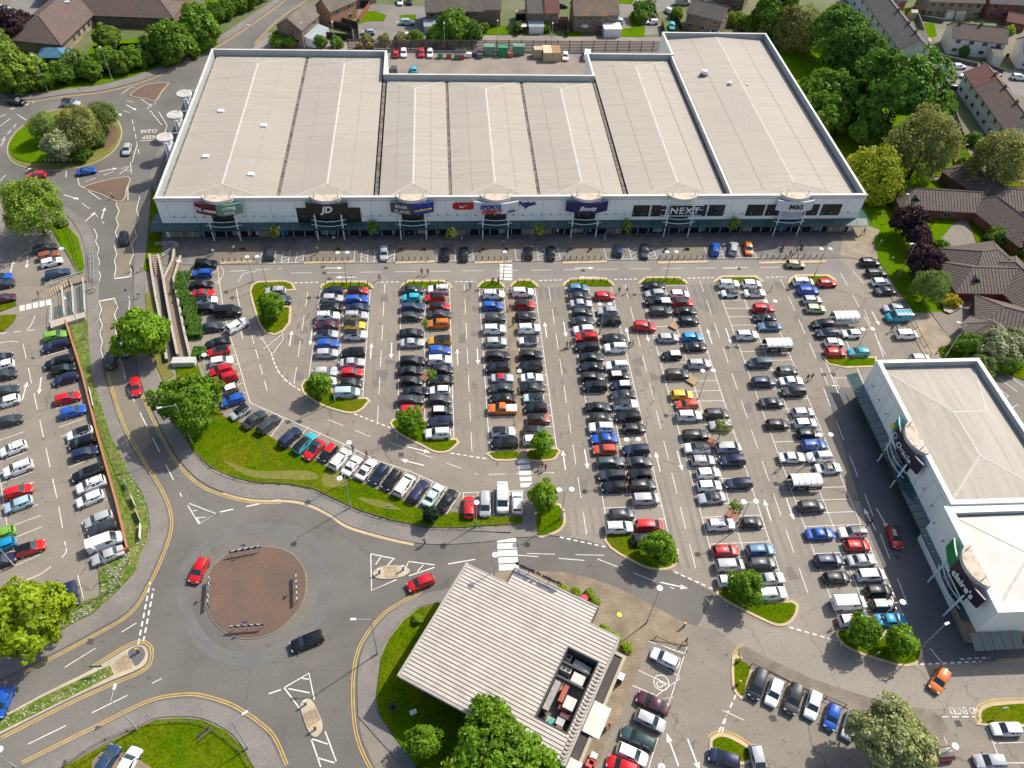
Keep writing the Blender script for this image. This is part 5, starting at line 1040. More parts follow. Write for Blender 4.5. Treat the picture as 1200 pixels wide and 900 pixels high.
# hipped hall, upper left
o, P = house('hipped_hall', 'large brown hipped roof hall with blue glazed porch', 'hall', G(75, 34), 30, 15, rad(80), 3.4, 7.2, 'tan', 'brown', hip=True, wins=[('f', -8+3*i, .9, 1.4, 1.6) for i in range(6)], over=.8)
mb = MB(); c = G(67, 72); rp = Vector((c[0], c[1]))
BL = M('blue_glazed_roof', (.05, .14, .22), (.09, .2, .28), scale=1.2, rough=.3)
b = [(c[0]-3.6, c[1]-2.4), (c[0]+3.6, c[1]-2.4), (c[0]+3.6, c[1]+2.6), (c[0]-3.6, c[1]+2.6)]
mb.prism(b, 0, 2.3, 0); pk = [(c[0]-1.2, c[1], 3.9), (c[0]+1.2, c[1], 3.9)]; g = [(x, y, 2.35) for x, y in grow(b, .4)]
mb.face([g[0], g[1], pk[1], pk[0]], 1); mb.face([g[1], g[2], pk[1]], 1); mb.face([g[2], g[3], pk[0], pk[1]], 1); mb.face([g[3], g[0], pk[0]], 1)
mb.build('glazed_porch', (SHOPG, BL), o)
mb = MB(); q = P(3, -2, 0); mb.obox(q[0], q[1], 6.3, 1.2, .8, .5, .3); mb.build('roof_light', WSTEEL, o)
house('hall_wing', 'low brown hipped wing running behind the sunny lawn', 'hall', G(150, 22), 30, 10, rad(-3), 3.2, 6.2, 'brown', 'brown', hip=True, wins=rowwin(28, (1.0,), 8), over=.7)
house('hall_wing', 'upper brown roofed wing at the top edge', 'hall', G(125, -3), 34, 11, rad(2), 3.4, 6.6, 'tan', 'brown', hip=True, wins=rowwin(30, (1.0,), 7), over=.7)
house('hall_wing', 'brown roofed wing near the tall hedge at the top edge', 'hall', G(205, -2), 20, 10, rad(60), 3.4, 6.6, 'orange', 'brown', hip=False, wins=[('f', -5, 1, 1.2, 1.2), ('f', 2, 1, 1.2, 1.2), ('l', 0, 1, 1.2, 1.2)], over=.6)
# bungalows on the right
def bung(label, u, v, L, Wd, a, eave=2.7, ridge=5.0, roof='stripe', wins=(), dorm=None):
    o, P = house('bungalow', label, 'bungalow', G(u, v), L, Wd, rad(a), eave, ridge, 'red', roof, hip=True, wins=wins or [('f', 0, .9, 1.6, 1.2), ('l', 0, .9, 1.4, 1.2), ('f', -L/4, .9, 1.4, 1.2)], over=.6, group='bungalows with hipped roofs')
    if dorm is not None:
        x, y = dorm; mb = MB(); z = eave+(ridge-eave)*(1-abs(y)/(Wd/2)); d = -1 if y < 0 else 1
        mb.add([P(x-1.3, y+d*.7, z-.25), P(x+1.3, y+d*.7, z-.25), P(x, y-d*.6, z+.75), P(x, y+d*.75, z+.8)], [(0, 1, 3), (1, 2, 3), (0, 3, 2), (3, 1, 0)]); mb.build('roof_dormer', HGLASS, o)
    return o, P
bung('bungalow wing beside the purple trees with small roof dormer', 1100, 245, 22, 8, -6, dorm=(-8, -2))
bung('bungalow with steep striped roof and red brick gable end', 1172, 268, 17, 9, 108, ridge=5.6, dorm=None)
bung('bungalow wing reaching off the picture edge', 1205, 245, 24, 9, -6)
bung('upper bungalow wing under the olive trees', 1140, 224, 14, 9, 112)
bung('bungalow with striped roof behind the red planter', 1145, 318, 13, 11, 10, ridge=5.6)
bung('long bungalow with dark entrance and round dormer by the planter', 1164, 337, 22, 9, -3, ridge=5.2, dorm=(-7, -2.2))
bung('bungalow roof with sloping skylight at the picture edge', 1195, 352, 20, 10, 100, ridge=5.4, dorm=(-6, 2.2))
bung('brown tiled link roof above the porch', 1175, 385, 12, 9, -25, ridge=5.0)
o = thing('bungalow_porch', 'octagonal tiled porch roof at the bungalow entrance', 'porch', (*G(1150, 398), 0)); c = G(1150, 398); mb = MB(); mb.disc(c, 3.6, 0, 2.5, 8); mb.build('wall', wall_mat('red'), o)
mb = MB(); r8 = [(c[0]+5.2*math.cos(k*math.pi/4+.3), c[1]+4.6*math.sin(k*math.pi/4+.3), 2.4) for k in range(8)]
for k in range(8): mb.face([r8[k], r8[(k+1) % 8], (*c, 5.0)])
rf = mb.build('roof', roof_mat('stripe'), o); mb = MB()
for k in range(8): mb.tube(r8[k], (*c, 5.02), .1, n=5)
mb.build('ridge_tile', M('ridge_tiles', (.17, .15, .125)), rf)
# ================================================================== TREES
def leaf_cloud(seed, clumps, per, size, lump=.25, flat=1.0, droop=0.0, hollow=.55, cr=.27, elong=1.0):
    """crown of small leaf faces: clumps of leaves spread through a lumpy unit volume"""
    r = random.Random(seed); mb = MB(); V, F = mb.v, mb.f
    ph = [(r.uniform(0, 6.28), r.uniform(0, 6.28), r.uniform(1.5, 3.5), r.uniform(1.5, 3.5)) for _ in range(4)]
    def rad_at(az, el): return 1+lump*sum(math.sin(a+az*round(c))*math.cos(b+el*d) for a, b, c, d in ph)/2
    for k in range(clumps):
        zc = 1-2*(k+.5)/clumps; az = k*2.39996+r.uniform(-.3, .3); el = math.asin(max(-1, min(1, zc)))
        if zc < -.75 or r.random() < .1: continue
        R = rad_at(az, el)*(hollow+(1-hollow)*r.random()**.45)*.82
        c = Vector((math.cos(az)*math.cos(el), math.sin(az)*math.cos(el), math.sin(el)*flat))*R
        rc = cr*r.uniform(.5, 1.4); up = Vector((c.x, c.y, c.z+.35)); up.normalize()
        for j in range(per):
            d = Vector((r.gauss(0, 1), r.gauss(0, 1), r.gauss(0, 1))); d.normalize()
            if d.dot(up) < -.35: d = -d
            p = c+Vector((d.x, d.y, d.z*.8*elong))*rc*(.55+.45*r.random()**.5)
            p.z -= droop*(p.x*p.x+p.y*p.y)
            n = (d*.6+up*.5+Vector((r.gauss(0, .45), r.gauss(0, .45), r.gauss(0, .45)))); n.normalize()
            a = n.orthogonal(); a.rotate(Matrix.Rotation(r.uniform(0, 6.28), 3, n)); a.normalize(); b = n.cross(a); s = size*r.uniform(.6, 1.3)
            o = len(V); V += [tuple(p+a*s), tuple(p+b*s*.55), tuple(p-a*s), tuple(p-b*s*.55)]; F.append((o, o+1, o+2, o+3))
    mb.m = [0]*len(F); return mb
def trunk_mesh(seed, h=1.6, r0=.055):
    r = random.Random(seed); mb = MB(); mb.tube((0, 0, -h), (0, 0, -.35), r0, r0*.75, 8)
    for k in range(7):
        a = k*2.4+r.random(); e = r.uniform(.3, 1.0); p = (0, 0, -.5+.06*k); q = (math.cos(a)*.55*math.cos(e), math.sin(a)*.55*math.cos(e), p[2]+.6*math.sin(e)+.1)
        mb.tube(p, q, r0*.5, r0*.2, 6); q2 = (q[0]*1.45, q[1]*1.45, q[2]+.2); mb.tube(q, q2, r0*.2, r0*.06, 5)
    return mb
BARK = M('bark', (.09, .065, .045), (.06, .045, .035), scale=4, stretch=(1, 1, .2), fine=.2)
def mesh_of(mb, name, mat):
    o = mb.build(name, mat); me = o.data; bpy.data.objects.remove(o); return me
LEAFS = {'maple': leaf_mat('leaf_maple', (.12, .26, .008), (.24, .40, .012), .42), 'lime': leaf_mat('leaf_lime', (.22, .33, .008), (.36, .47, .012), .42), 'dark': leaf_mat('leaf_dark', (.065, .16, .012), (.14, .26, .025), .4), 'mid': leaf_mat('leaf_mid', (.095, .205, .012), (.19, .32, .02), .42),
         'olive': leaf_mat('leaf_olive', (.22, .24, .045), (.34, .34, .10), .42), 'willow': leaf_mat('leaf_willow', (.20, .26, .01), (.34, .37, .015), .4), 'purple': leaf_mat('leaf_purple', (.03,.014,.016), (.06,.028,.03), .15), 'pale': leaf_mat('leaf_pale', (.14, .2, .04), (.5, .5, .3), .3), 'blossom': leaf_mat('leaf_blossom', (.26, .33, .06), (.66, .66, .34), .4), 'fresh': leaf_mat('leaf_fresh', (.14, .24, .02), (.24, .34, .03), .4),
         'gold': leaf_mat('leaf_gold', (.4, .32, .01), (.55, .45, .02), .2), 'spruce': leaf_mat('leaf_spruce', (.012, .03, .012), (.03, .055, .02), .1), 'sage': leaf_mat('leaf_sage', (.14, .23, .035), (.25, .33, .07), .4), 'hedge': leaf_mat('leaf_hedge', (.05, .13, .012), (.10, .2, .02), .15)}
CR = {'big': [mesh_of(leaf_cloud(i+1, 190, 60, .075, .3, .85, 0, .5, .22), 'crown', None) for i in range(3)],
      'huge': [mesh_of(leaf_cloud(i+21, 330, 62, .052, .32, .8, 0, .5, .17), 'crown', None) for i in range(3)],
      'small': [mesh_of(leaf_cloud(i+41, 80, 52, .115, .25, .95, 0, .45, .30), 'crown', None) for i in range(3)],
      'fine': [mesh_of(leaf_cloud(i+61, 230, 60, .042, .34, .85, .12, .4, .22, 1.4), 'crown', None) for i in range(2)],
      'thin': [mesh_of(leaf_cloud(i+81, 34, 26, .12, .3, 1.25, 0, .2, .3), 'crown', None) for i in range(2)]}
TR = [mesh_of(trunk_mesh(i), 'trunk', BARK) for i in range(3)]
_cm = {}
def tree(name, label, u, v, rpx, leaf, kind, group=None, hz=None, squash=1.0, cat='tree', aspect=1.0):
    """crown seen at u, v with radius rpx; the trunk stands plumb below it"""
    zc = 5.0
    for _ in range(4):
        x, y = G(u, v, zc); D = math.sqrt(x*x+y*y+(HC-zc)**2); R = rpx/FPX*D*.90
        zc = hz if hz else max(R*1.05, R+.9)
    me0 = rnd.choice(CR[kind]); key = (me0.name, leaf)
    if key not in _cm: m2 = me0.copy(); m2.name = 'crown'; m2.materials.clear(); m2.materials.append(LEAFS[leaf]); _cm[key] = m2
    t = localthing(name, label, cat, (x, y, 0), rnd.uniform(0, 6.28), group)
    c = bpy.data.objects.new('crown', _cm[key]); COL.objects.link(c); c.parent = t; c.location = (0, 0, zc); c.scale = (R*aspect, R/aspect, R*squash)
    k = bpy.data.objects.new('trunk', rnd.choice(TR)); COL.objects.link(k); k.parent = t; k.location = (0, 0, zc); k.scale = (R, R, zc/1.6)
    return t
def shrub(name, label, u, v, rpx, leaf, group=None, squash=.8, kind='small', cat='shrub'):
    x, y = G(u, v, 1.0); D = math.sqrt(x*x+y*y+HC*HC); R = rpx/FPX*D
    me0 = rnd.choice(CR[kind]); key = (me0.name, leaf)
    if key not in _cm: m2 = me0.copy(); m2.name = 'crown'; m2.materials.clear(); m2.materials.append(LEAFS[leaf]); _cm[key] = m2
    o = bpy.data.objects.new(name, _cm[key]); COL.objects.link(o); o.location = (x, y, R*squash*.75); o.scale = (R, R, R*squash); o.rotation_euler = (0, 0, rnd.uniform(0, 6.28)); tag(o, label, cat, group); return o
tree('maple_tree', 'bright green tree overhanging the pale blue car on the main road', 166, 391, 31, 'maple', 'big')
tree('maple_tree', 'large bright green tree between the main road and the dry lawn', 221, 472, 40, 'maple', 'huge')
tree('lime_tree', 'yellow green round tree beside the lower car park exit', 34, 721, 41, 'lime', 'big')
g_ = 'small trees on the parking islands'
for u, v, r, lab in ((318, 358, 17, 'small bright tree covering a car on the ramp side island'), (374, 451, 16.5, 'small round tree at the foot of the first parking strip'), (482, 492, 17, 'small round tree at the foot of the second parking strip'), (636, 519, 15, 'small tree closing the brick path file'), (637, 581, 20, 'round tree beside the zebra crossing island'), (773, 641, 22, 'round tree at the foot of the fourth parking strip'), (875, 687, 22, 'round tree hiding two cars in the fifth parking strip'), (1013, 740, 20, 'bigger of the two trees beside the white van'), (1057, 752, 17, 'smaller of the two trees by the dark lane')):
    tree('island_tree', lab, u, v, r, 'maple', 'small' if r < 19 else 'big', g_)
for u, v, r, lab in ((505, 439, 8, 'young sapling in brick planter of the second strip'), (498, 379, 6.5, 'thin sapling between a silver hatchback and an orange car'), (862, 594, 9, 'young tree in brick planter beside a white estate car'), (847, 501, 11, 'half bare sapling over a silver car in the fifth strip')):
    tree('sapling', lab, u, v, r, 'fresh' if 'bare' not in lab else 'olive', 'thin', 'saplings in the parking strips', hz=3.4)
for u, v, lab in ((322, 272, 'sapling outside the black fronted shop'), (437, 267, 'sapling outside the charcoal and blue signs'), (530, 275, 'thin sapling below the red oval sign'), (632, 269, 'sapling beside the blue emblem sign'), (735, 266, 'sapling in front of the long upper windows'), (860, 263, 'sapling near the pale sign at the store end')):
    tree('sapling', lab, u, v, 8.5, 'fresh', 'thin', 'saplings along the shop fronts', hz=3.2)
tree('round_tree', 'medium tree in front of the restaurant corner', 496, 870, 22, 'maple', 'big')
tree('maple_tree', 'largest bright tree hiding the restaurant corner at the bottom edge', 582, 886, 62, 'maple', 'huge')
tree('blossom_tree', 'wide cream flowering tree above the red parked car', 1045, 868, 45, 'blossom', 'huge')
tree('cypress_bush', 'dark round conifer bush on the lawn below the slanted bays', 505, 603, 11.5, 'spruce', 'small', hz=2.2, cat='bush')
tree('lime_tree', 'olive green tree throwing shade on the lower car park entrance', 36, 241, 35, 'fresh', 'fine')
for u, v, r, lf, lab in ((50, 147, 16, 'sage', 'grey green tree on the planted roundabout nearest the car park'), (92, 148, 25, 'olive', 'spreading olive tree in the middle of the planted roundabout'), (119, 134, 17, 'sage', 'upright tree on the planted roundabout by the mulch'), (69, 170, 17, 'pale', 'white flowering bush on the planted roundabout'), (112, 165, 11, 'dark', 'clipped dark shrub mound on the planted roundabout'), (94, 182, 12, 'mid', 'low green shrub mound above the chevron sign')):
    (tree if lf not in ('dark', 'mid') else shrub)('roundabout_tree' if lf not in ('dark', 'mid') else 'roundabout_shrub', lab, u, v, r, lf, **({'kind': 'fine' if lf in ('olive', 'sage') else 'big'}), group='planting on the upper roundabout')
for u, v, r, lf, lab in ((18, 84, 26, 'fresh', 'yellow green tree at the hall garden edge'), (-8, 58, 22, 'fresh', 'yellow green tree cut by the picture edge'), (17, 30, 18, 'purple', 'purple leaved tree beside the hall drive'), (125, 44, 14, 'fresh', 'slim tree at the hall garden corner'), (201, 50, 26, 'mid', 'round dark green tree beside the hall lawn'), (232, 32, 26, 'mid', 'taller green tree behind the hedge by the road')):
    tree('garden_tree', lab, u, v, r, lf, 'big', 'trees round the hall garden', hz=4.6)
k = 0
for u, v, r, lf in ((10, 98, 14, 'mid'), (34, 99, 13, 'fresh'), (55, 97, 12, 'mid'), (74, 92, 13, 'mid'), (92, 84, 15, 'sage'), (108, 88, 12, 'mid'), (128, 78, 14, 'mid'), (142, 80, 12, 'fresh'), (158, 75, 13, 'mid'), (172, 70, 12, 'dark'), (186, 66, 12, 'mid')):
    shrub('hedge_shrub', 'loose green shrub in the hedge below the hall, joined to its neighbours', u, v, r, lf, 'shrubs in the hedge below the hall', 1.0, 'big')
for u, v, r in ((254, 22, 10), (266, 17, 10), (278, 11, 10), (290, 5, 10), (302, -2, 10)):
    shrub('tall_hedge_shrub', 'tall dense hedge plant along the road to the top edge', u, v, r, 'mid', 'plants of the tall roadside hedge', 1.2, 'big')
for u, v, r, lf, kd, lab in ((985, 36, 33, 'dark', 'huge', 'dark green tree beside the slate terrace'), (910, 18, 28, 'mid', 'big', 'green tree behind the store parapet corner'), (938, 34, 30, 'olive', 'fine', 'drooping olive willow behind the store'), (1001, 66, 36, 'dark', 'big', 'dark green tree above the shaded grass'), (976, 122, 46, 'mid', 'huge', 'broad green tree closest to the store end'), (1056, 105, 50, 'dark', 'huge', 'largest dark tree in the clump beside the close'), (1084, 168, 42, 'olive', 'fine', 'tall olive tree above the bungalow wing'), (1023, 206, 41, 'willow', 'fine', 'yellow green willow by the store corner'), (1173, 184, 34, 'olive', 'fine', 'grey olive tree between bungalow and white terrace'), (1020, 150, 22, 'dark', 'big', 'shaded tree between the two broad green trees'), (1107, 128, 12, 'mid', 'small', 'small tree at the close entrance')):
    tree('woodland_tree', lab, u, v, r, lf, kd, 'trees beside the store', hz={976: 5.2, 1023: 5.0, 910: 6, 938: 5.5, 1020: 5}.get(u))
for u, v, r, lab in ((1066, 258, 19, 'upper purple leaved tree by the bungalow lawn'), (1077, 278, 15, 'middle purple leaved tree by the bungalow lawn'), (1083, 304, 21, 'lower purple leaved tree near the round green tree')):
    tree('purple_tree', lab, u, v, r, 'purple', 'big', 'purple trees by the bungalows')
tree('sage_tree', 'small grey green tree beside the planted box', 1092, 334, 21, 'sage', 'fine')
for u, v, r, lf, lab in ((1114, 353, 9, 'gold', 'golden bush in the brick planter'), (1103, 289, 8, 'mid', 'round green bush at the bungalow court'), (1134, 409, 16, 'mid', 'green bush below the octagonal porch'), (1161, 414, 22, 'pale', 'white flowering bush behind the corner store'), (1183, 408, 18, 'pale', 'second flowering bush behind the corner store'), (1196, 396, 14, 'fresh', 'yellow green bush at the picture edge below the porch'), (1150, 430, 14, 'sage', 'grey shrub against the empty bays'), (1176, 428, 14, 'mid', 'dark shrub against the empty bays'), (1130, 200, 12, 'mid', 'shrub by the garden wall of the white terrace'), (1140, 165, 9, 'dark', 'dark shrub in the white terrace front garden'), (1168, 278, 11, 'mid', 'green shrub beside the bungalow gable'), (1196, 290, 12, 'fresh', 'light shrub at the picture edge by the bungalow')):
    shrub('garden_shrub', lab, u, v, r, lf, 'shrubs round the bungalows', .85, 'big')
for u, v, r, lf, lab in ((532, 42, 20, 'mid', 'large rounded hedge bush overhanging the yard fence'), (552, 44, 14, 'dark', 'dark end of the hedge above the yard fence'), (512, 46, 12, 'mid', 'low end of the hedge by the parked estate'), (567, 33, 6, 'fresh', 'slim shrub beside the bright back lawn'), (608, 33, 7, 'fresh', 'shrub beside the dark shed'), (640, 33, 6, 'fresh', 'flowering shrub in the back garden'), (755, 17, 12, 'dark', 'dark conifer hedge in the cul de sac'), (750, 22, 9, 'mid', 'green hedge by the cul de sac'), (793, 17, 7, 'fresh', 'yellow green shrub beside the detached house'), (860, 25, 9, 'fresh', 'garden shrub behind the store parapet'), (878, 32, 11, 'mid', 'green shrub beside the willow'), (325, 51, 8, 'mid', 'hedge shrub in front of the brick gable house'), (340, 50, 8, 'mid', 'second hedge shrub by the brick gable house'), (375, 51, 8, 'mid', 'hedge shrub behind the store parapet'), (395, 51, 7, 'mid', 'low hedge shrub by the garden fence'), (430, 48, 7, 'olive', 'brownish hedge by the parking court'), (450, 48, 7, 'olive', 'olive hedge along the yard fence'), (470, 48, 8, 'olive', 'olive hedge end beside the rounded bush'), (488, 47, 9, 'mid', 'hedge between parking court and yard'), (326, 42, 6, 'fresh', 'small front garden hedge'), (1183, 36, 5, 'lime', 'bright bush beside the small garage'), (1128, 60, 7, 'dark', 'dark shrub under the white cottage windows'), (1112, 112, 5, 'lime', 'small bright bush on the close corner')):
    shrub('garden_bush', lab, u, v, r, lf, 'bushes in the back gardens', .9, 'small')
for u, v, r in ((660, 688, 5.5), (675, 691, 6), (691, 694.5, 6.5), (698, 704, 6), (708, 737, 7), (722, 745, 6.5), (735, 757, 7)):
    shrub('terrace_shrub', 'clipped shrub edging the restaurant terrace', u, v, r, 'lime', 'clipped shrubs of the restaurant terrace', .8)
x, y = G(461, 831); mb = MB(); r_ = random.Random(5)
for i in range(110):
    a, e = r_.uniform(0, 6.28), r_.uniform(.15, 1.3); L = r_.uniform(.8, 1.35); d = Vector((math.cos(a)*math.cos(e), math.sin(a)*math.cos(e), math.sin(e))); b = d.orthogonal().normalized()*.06; c = Vector((x, y, .45)); mb.face([c-b, c+b, c+d*L+Vector((0, 0, -.15*L))])
tag(mb.build('yucca_plant', leaf_mat('leaf_yucca', (.08, .10, .06), (.16, .19, .13), .05)), 'spiky grey yucca on the shaded restaurant lawn', 'plant')
shrub('lawn_shrub', 'small yellow shrub on the sunny restaurant grass', 489, 724, 6.5, 'lime')
# clipped hedge blocks beside the ramp
for u, v, lx, ly in ((214, 326, 2.4, 4.0), (211, 336, 2.4, 1.8), (214, 345, 2.2, 2.0), (220, 354, 2.6, 2.4), (222.5, 365, 2.6, 2.5), (225.5, 376, 2.6, 2.5), (228.5, 387, 2.7, 2.7), (233, 412, 2.2, 2.2)):
    x, y = G(u, v, 1); mb = MB(); r_ = random.Random(int(u*10))
    mb.obox(x, y, .1, lx*.86, ly*.86, 1.05, .06)
    for i in range(1300):
        f = r_.random(); px, py, pz = (r_.uniform(-.5, .5)*lx, r_.uniform(-.5, .5)*ly, 1.25) if f < .55 else ((r_.choice((-.5, .5))*lx, r_.uniform(-.5, .5)*ly, r_.uniform(.1, 1.25)) if f < .78 else (r_.uniform(-.5, .5)*lx, r_.choice((-.5, .5))*ly, r_.uniform(.1, 1.25)))
        n = Vector((r_.gauss(0, 1), r_.gauss(0, 1), 1.0+r_.random())).normalized(); a = n.orthogonal().normalized()*.13; b = n.cross(a)*.8; p = Vector((x+px+r_.gauss(0, .05), y+py+r_.gauss(0, .05), pz+r_.gauss(0, .07))); mb.face([p+a, p+b, p-a, p-b])
    tag(mb.build('clipped_hedge', LEAFS['hedge']), 'clipped bright green hedge block between the ramp and the parked cars', 'hedge', 'clipped hedge blocks beside the ramp')
# daisies, weeds on the verge
VP = ([(80, 372), (103, 370), (104, 400), (108, 440), (130, 512), (150, 550), (170, 585), (175, 615), (172, 632), (157, 672), (140, 690), (110, 718), (82, 732), (50, 750), (72, 712), (95, 707), (118, 697), (116, 668), (150, 650), (152, 640), (137, 590), (117, 520), (96, 440)], [(129, 780), (134, 791), (75, 821), (0, 858), (0, 844), (50, 817)])
def inside(x, y, q):
    r = False
    for (a, b), (c, d) in zip(q, q[1:]+q[:1]):
        if (b > y) != (d > y) and x < (c-a)*(y-b)/(d-b)+a: r = not r
    return r
mb = MB(); r_ = random.Random(9); DP = [GG([(96, 440), (128, 512), (148, 552), (172, 600), (160, 660), (120, 715), (150, 640), (117, 520)]), GG([(0, 846), (75, 818), (128, 784), (130, 790), (60, 826), (0, 857)])]
for seg in (((105, 430), (175, 612)), ((170, 630), (95, 718)), ((70, 735), (110, 712)), ((0, 852), (128, 788)), ((150, 655), (125, 700)), ((98, 400), (160, 580))):
    for i in range(90):
        t = r_.random(); u = seg[0][0]+(seg[1][0]-seg[0][0])*t+r_.gauss(0, 3); v = seg[0][1]+(seg[1][1]-seg[0][1])*t+r_.gauss(0, 3); x, y = G(u, v)
        if not any(inside(u, v, q) for q in VP): continue
        s = r_.uniform(.05, .11); mb.sheet([(x-s, y-s*.7), (x+s, y-s), (x+s*.8, y+s), (x-s, y+s*.8)], .16+r_.uniform(.02, .12))
tag(mb.build('daisy_flowers', flatM('daisy_white', (.4, .41, .33))), 'scattered white flowers in the verge grass', None, None, 'stuff')

# ================================================================== STREET FURNITURE
COLSTEEL = M('lamp_column_steel', (.42, .43, .43), rough=.45, metal=.3); HEADW = M('lamp_head_white', (.55, .55, .54), rough=.5); DISCG = flatM('lamp_core', (.05, .05, .05))
def lamp(label, base, top, arms, heads='disc', h=None):
    """arms: direction offsets in metres from the column top"""
    b = G(*base); z = 10.0
    best = 1e9
    for k in range(60, 130):
        zz = k*.1; q = Vector((b[0], b[1], zz-HC)); pu, pv = 600+FPX*q.dot(_r)/q.dot(_fw), 450-FPX*q.dot(_u)/q.dot(_fw); e = (pu-top[0])**2+(pv-top[1])**2
        if e < best: best, z = e, zz
    if h: z = h
    o = thing('street_lamp', label, 'street lamp', (b[0], b[1], 0), 0, 'tall street lamps'); mb = MB()
    mb.tube((*b, 0), (*b, 1.4), .13, n=8); mb.tube((*b, 1.4), (*b, z), .09, .055, 8); mb.build('column', COLSTEEL, o, 40)
    for dx, dy in arms:
        mb = MB(); e = (b[0]+dx, b[1]+dy, z+.15); mb.tube((*b, z-.05), e, .045, n=6); mb.build('arm', COLSTEEL, o)
        mb = MB()
        if heads == 'disc': mb.disc(e[:2], .44, z+.05, z+.16, 18, 0); mb.disc(e[:2], .26, z-.12, z+.05, 12, 0); mb.disc(e[:2], .07, z+.16, z+.2, 8, 1)
        else: mb.obox(e[0], e[1], z+.05, .75, .32, .16, math.atan2(dy, dx))
        mb.build('lamp_head', (HEADW, DISCG), o)
TW = ((-.95, 0), (.95, 0))
for base, top, nm in (((702.7, 391), (708, 357), 'twin disc lamp between a silver hatchback and a black estate'), ((732, 550), (741.5, 516), 'twin disc lamp over the navy estate of the fourth strip'), ((818.7, 467), (830, 435), 'twin disc lamp above the tan planter in the fifth strip'), ((862.7, 620.7), (879, 588.5), 'twin disc lamp beside the young planter tree'), ((888.7, 389), (902.5, 353.7), 'twin disc lamp over a red car in the sixth strip'), ((948.7, 542.7), (967, 509.8), 'twin disc lamp behind the largest trolley shelter'), ((1030.7, 728), (1050, 706.6), 'twin disc lamp over the turquoise car by the dark lane'), ((656.7, 609), (662, 574), 'twin disc lamp beside the zebra island tree'), ((406.7, 332.7), (400, 296.5), 'twin disc lamp at the head of the first strip'), ((778.7, 330), (786, 295.5), 'twin disc lamp at the head of the fifth strip'), ((953.5, 325), (967.5, 292), 'twin disc lamp at the head of the last strip'), ((998.7, 420), (1014, 384.7), 'twin disc lamp on the narrow grass island'), ((392.7, 470.7), (378, 434), 'twin disc lamp beside the first strip tree')):
    lamp(nm, base, top, TW)
for base, top, arm, nm in (((411, 595), (403, 553), (-.5, -1.2), 'disc lamp on the path below the slanted bays'), ((414, 561), (407, 521), (.3, .3), 'disc lamp among the slanted bays'), ((313, 335), (306, 302), (-.6, .3), 'disc lamp at the ramp side island'), ((757.5, 730.5), (772.5, 690), (0, .1), 'disc lamp on the restaurant paving'), ((578, 693), (574, 651), (0, .1), 'disc lamp behind the restaurant roof'), ((18, 899), (31, 891), (.6, .2), 'disc lamp at the bottom corner'), ((558, 617), (558.5, 590), (0, .1), 'disc lamp beside the red parked car'), ((760, 925), (762, 892), (0, .1), 'disc lamp at the bottom of the corner bays'), ((248, 458), (236, 417), (.8, .3), 'disc lamp leaning over the hedge end'), ((221, 340), (213, 306), (0, .1), 'disc lamp at the top of the ramp'), ((91, 320), (76.5, 292), (-.8, -.1), 'disc lamp over the copper car'), ((1040, 870), (1108, 877), (.3, .1), 'disc lamp over the red car by the flowering tree'), ((590, 327), (590, 296), (0, .1), 'disc lamp at the head of the brick path'), ((608, 462), (604, 439), (-.2, .1), 'disc lamp on the brick path'), ((297, 330), (297.5, 300), (0, .1), 'disc lamp outside the maroon sign')):
    if nm == 'disc lamp over the red car by the flowering tree': base, top = (1092, 893), (1109, 876)
    lamp(nm, base, top, (arm,))
for base, top, arm, nm in (((442.5, 766.5), (435, 725.5), (-2.2, .05), 'bare arm lamp on the grass beside the restaurant roof'), ((161, 855), (130, 820.5), (.1, 1.6), 'bare arm lamp at the edge of the bottom lawn'), ((291, 877), (272, 845), (1.5, .9), 'bare arm lamp by the bottom lawn bench'), ((56, 107), (38, 66), (-.4, .2), 'slim lamp in front of the blue porch'), ((132.5, 96), (120.5, 56), (-.4, .5), 'slim lamp in front of the sunny lawn'), ((1052, 325), (1072, 285), (-1.0, -.2), 'lamp on the grass beside the purple trees'), ((1052, 255), (1065, 229), (-.2, .2), 'lamp by the path at the willow'), ((1107, 419), (1134, 382), (-1.3, .5), 'lamp at the octagonal porch'), ((1078, 760), (1109.5, 734.5), (.3, .1), 'plain column between two trees and the dark lane'), ((226, 521), (206, 475), (-2.4, -.6), 'arm lamp beside the large bright tree'), ((142, 687), (113, 644), (-.5, .3), 'leaning column with sign plate over the silver saloon'), ((101, 397), (76.7, 352), (-.3, .3), 'tall column standing in the verge above the stairs'), ((16.7, 663), (0.7, 640), (-.3, .3), 'column at the corner of the open row'), ((40, 228), (16, 217), (1.2, .6), 'arm lamp by the olive green tree'), ((298, 55), (291, 32), (-.5, .2), 'lamp on the road behind the store'), ((357, 57), (352.5, 28), (0, .4), 'lamp at the back garden fence'), ((393, 58), (389.5, 27), (0, .4), 'lamp behind the store parapet'), ((521, 58), (521, 28), (0, .4), 'lamp beside the rounded hedge bush'), ((582.5, 53), (583, 25.5), (0, .4), 'lamp between the green containers'), ((646, 52), (646, 29), (0, .4), 'lamp beside the tan containers'), ((467, 58), (466, 27), (0, .4), 'lamp behind the red yard car')):
    lamp(nm, base, top, (arm,), 'bar')
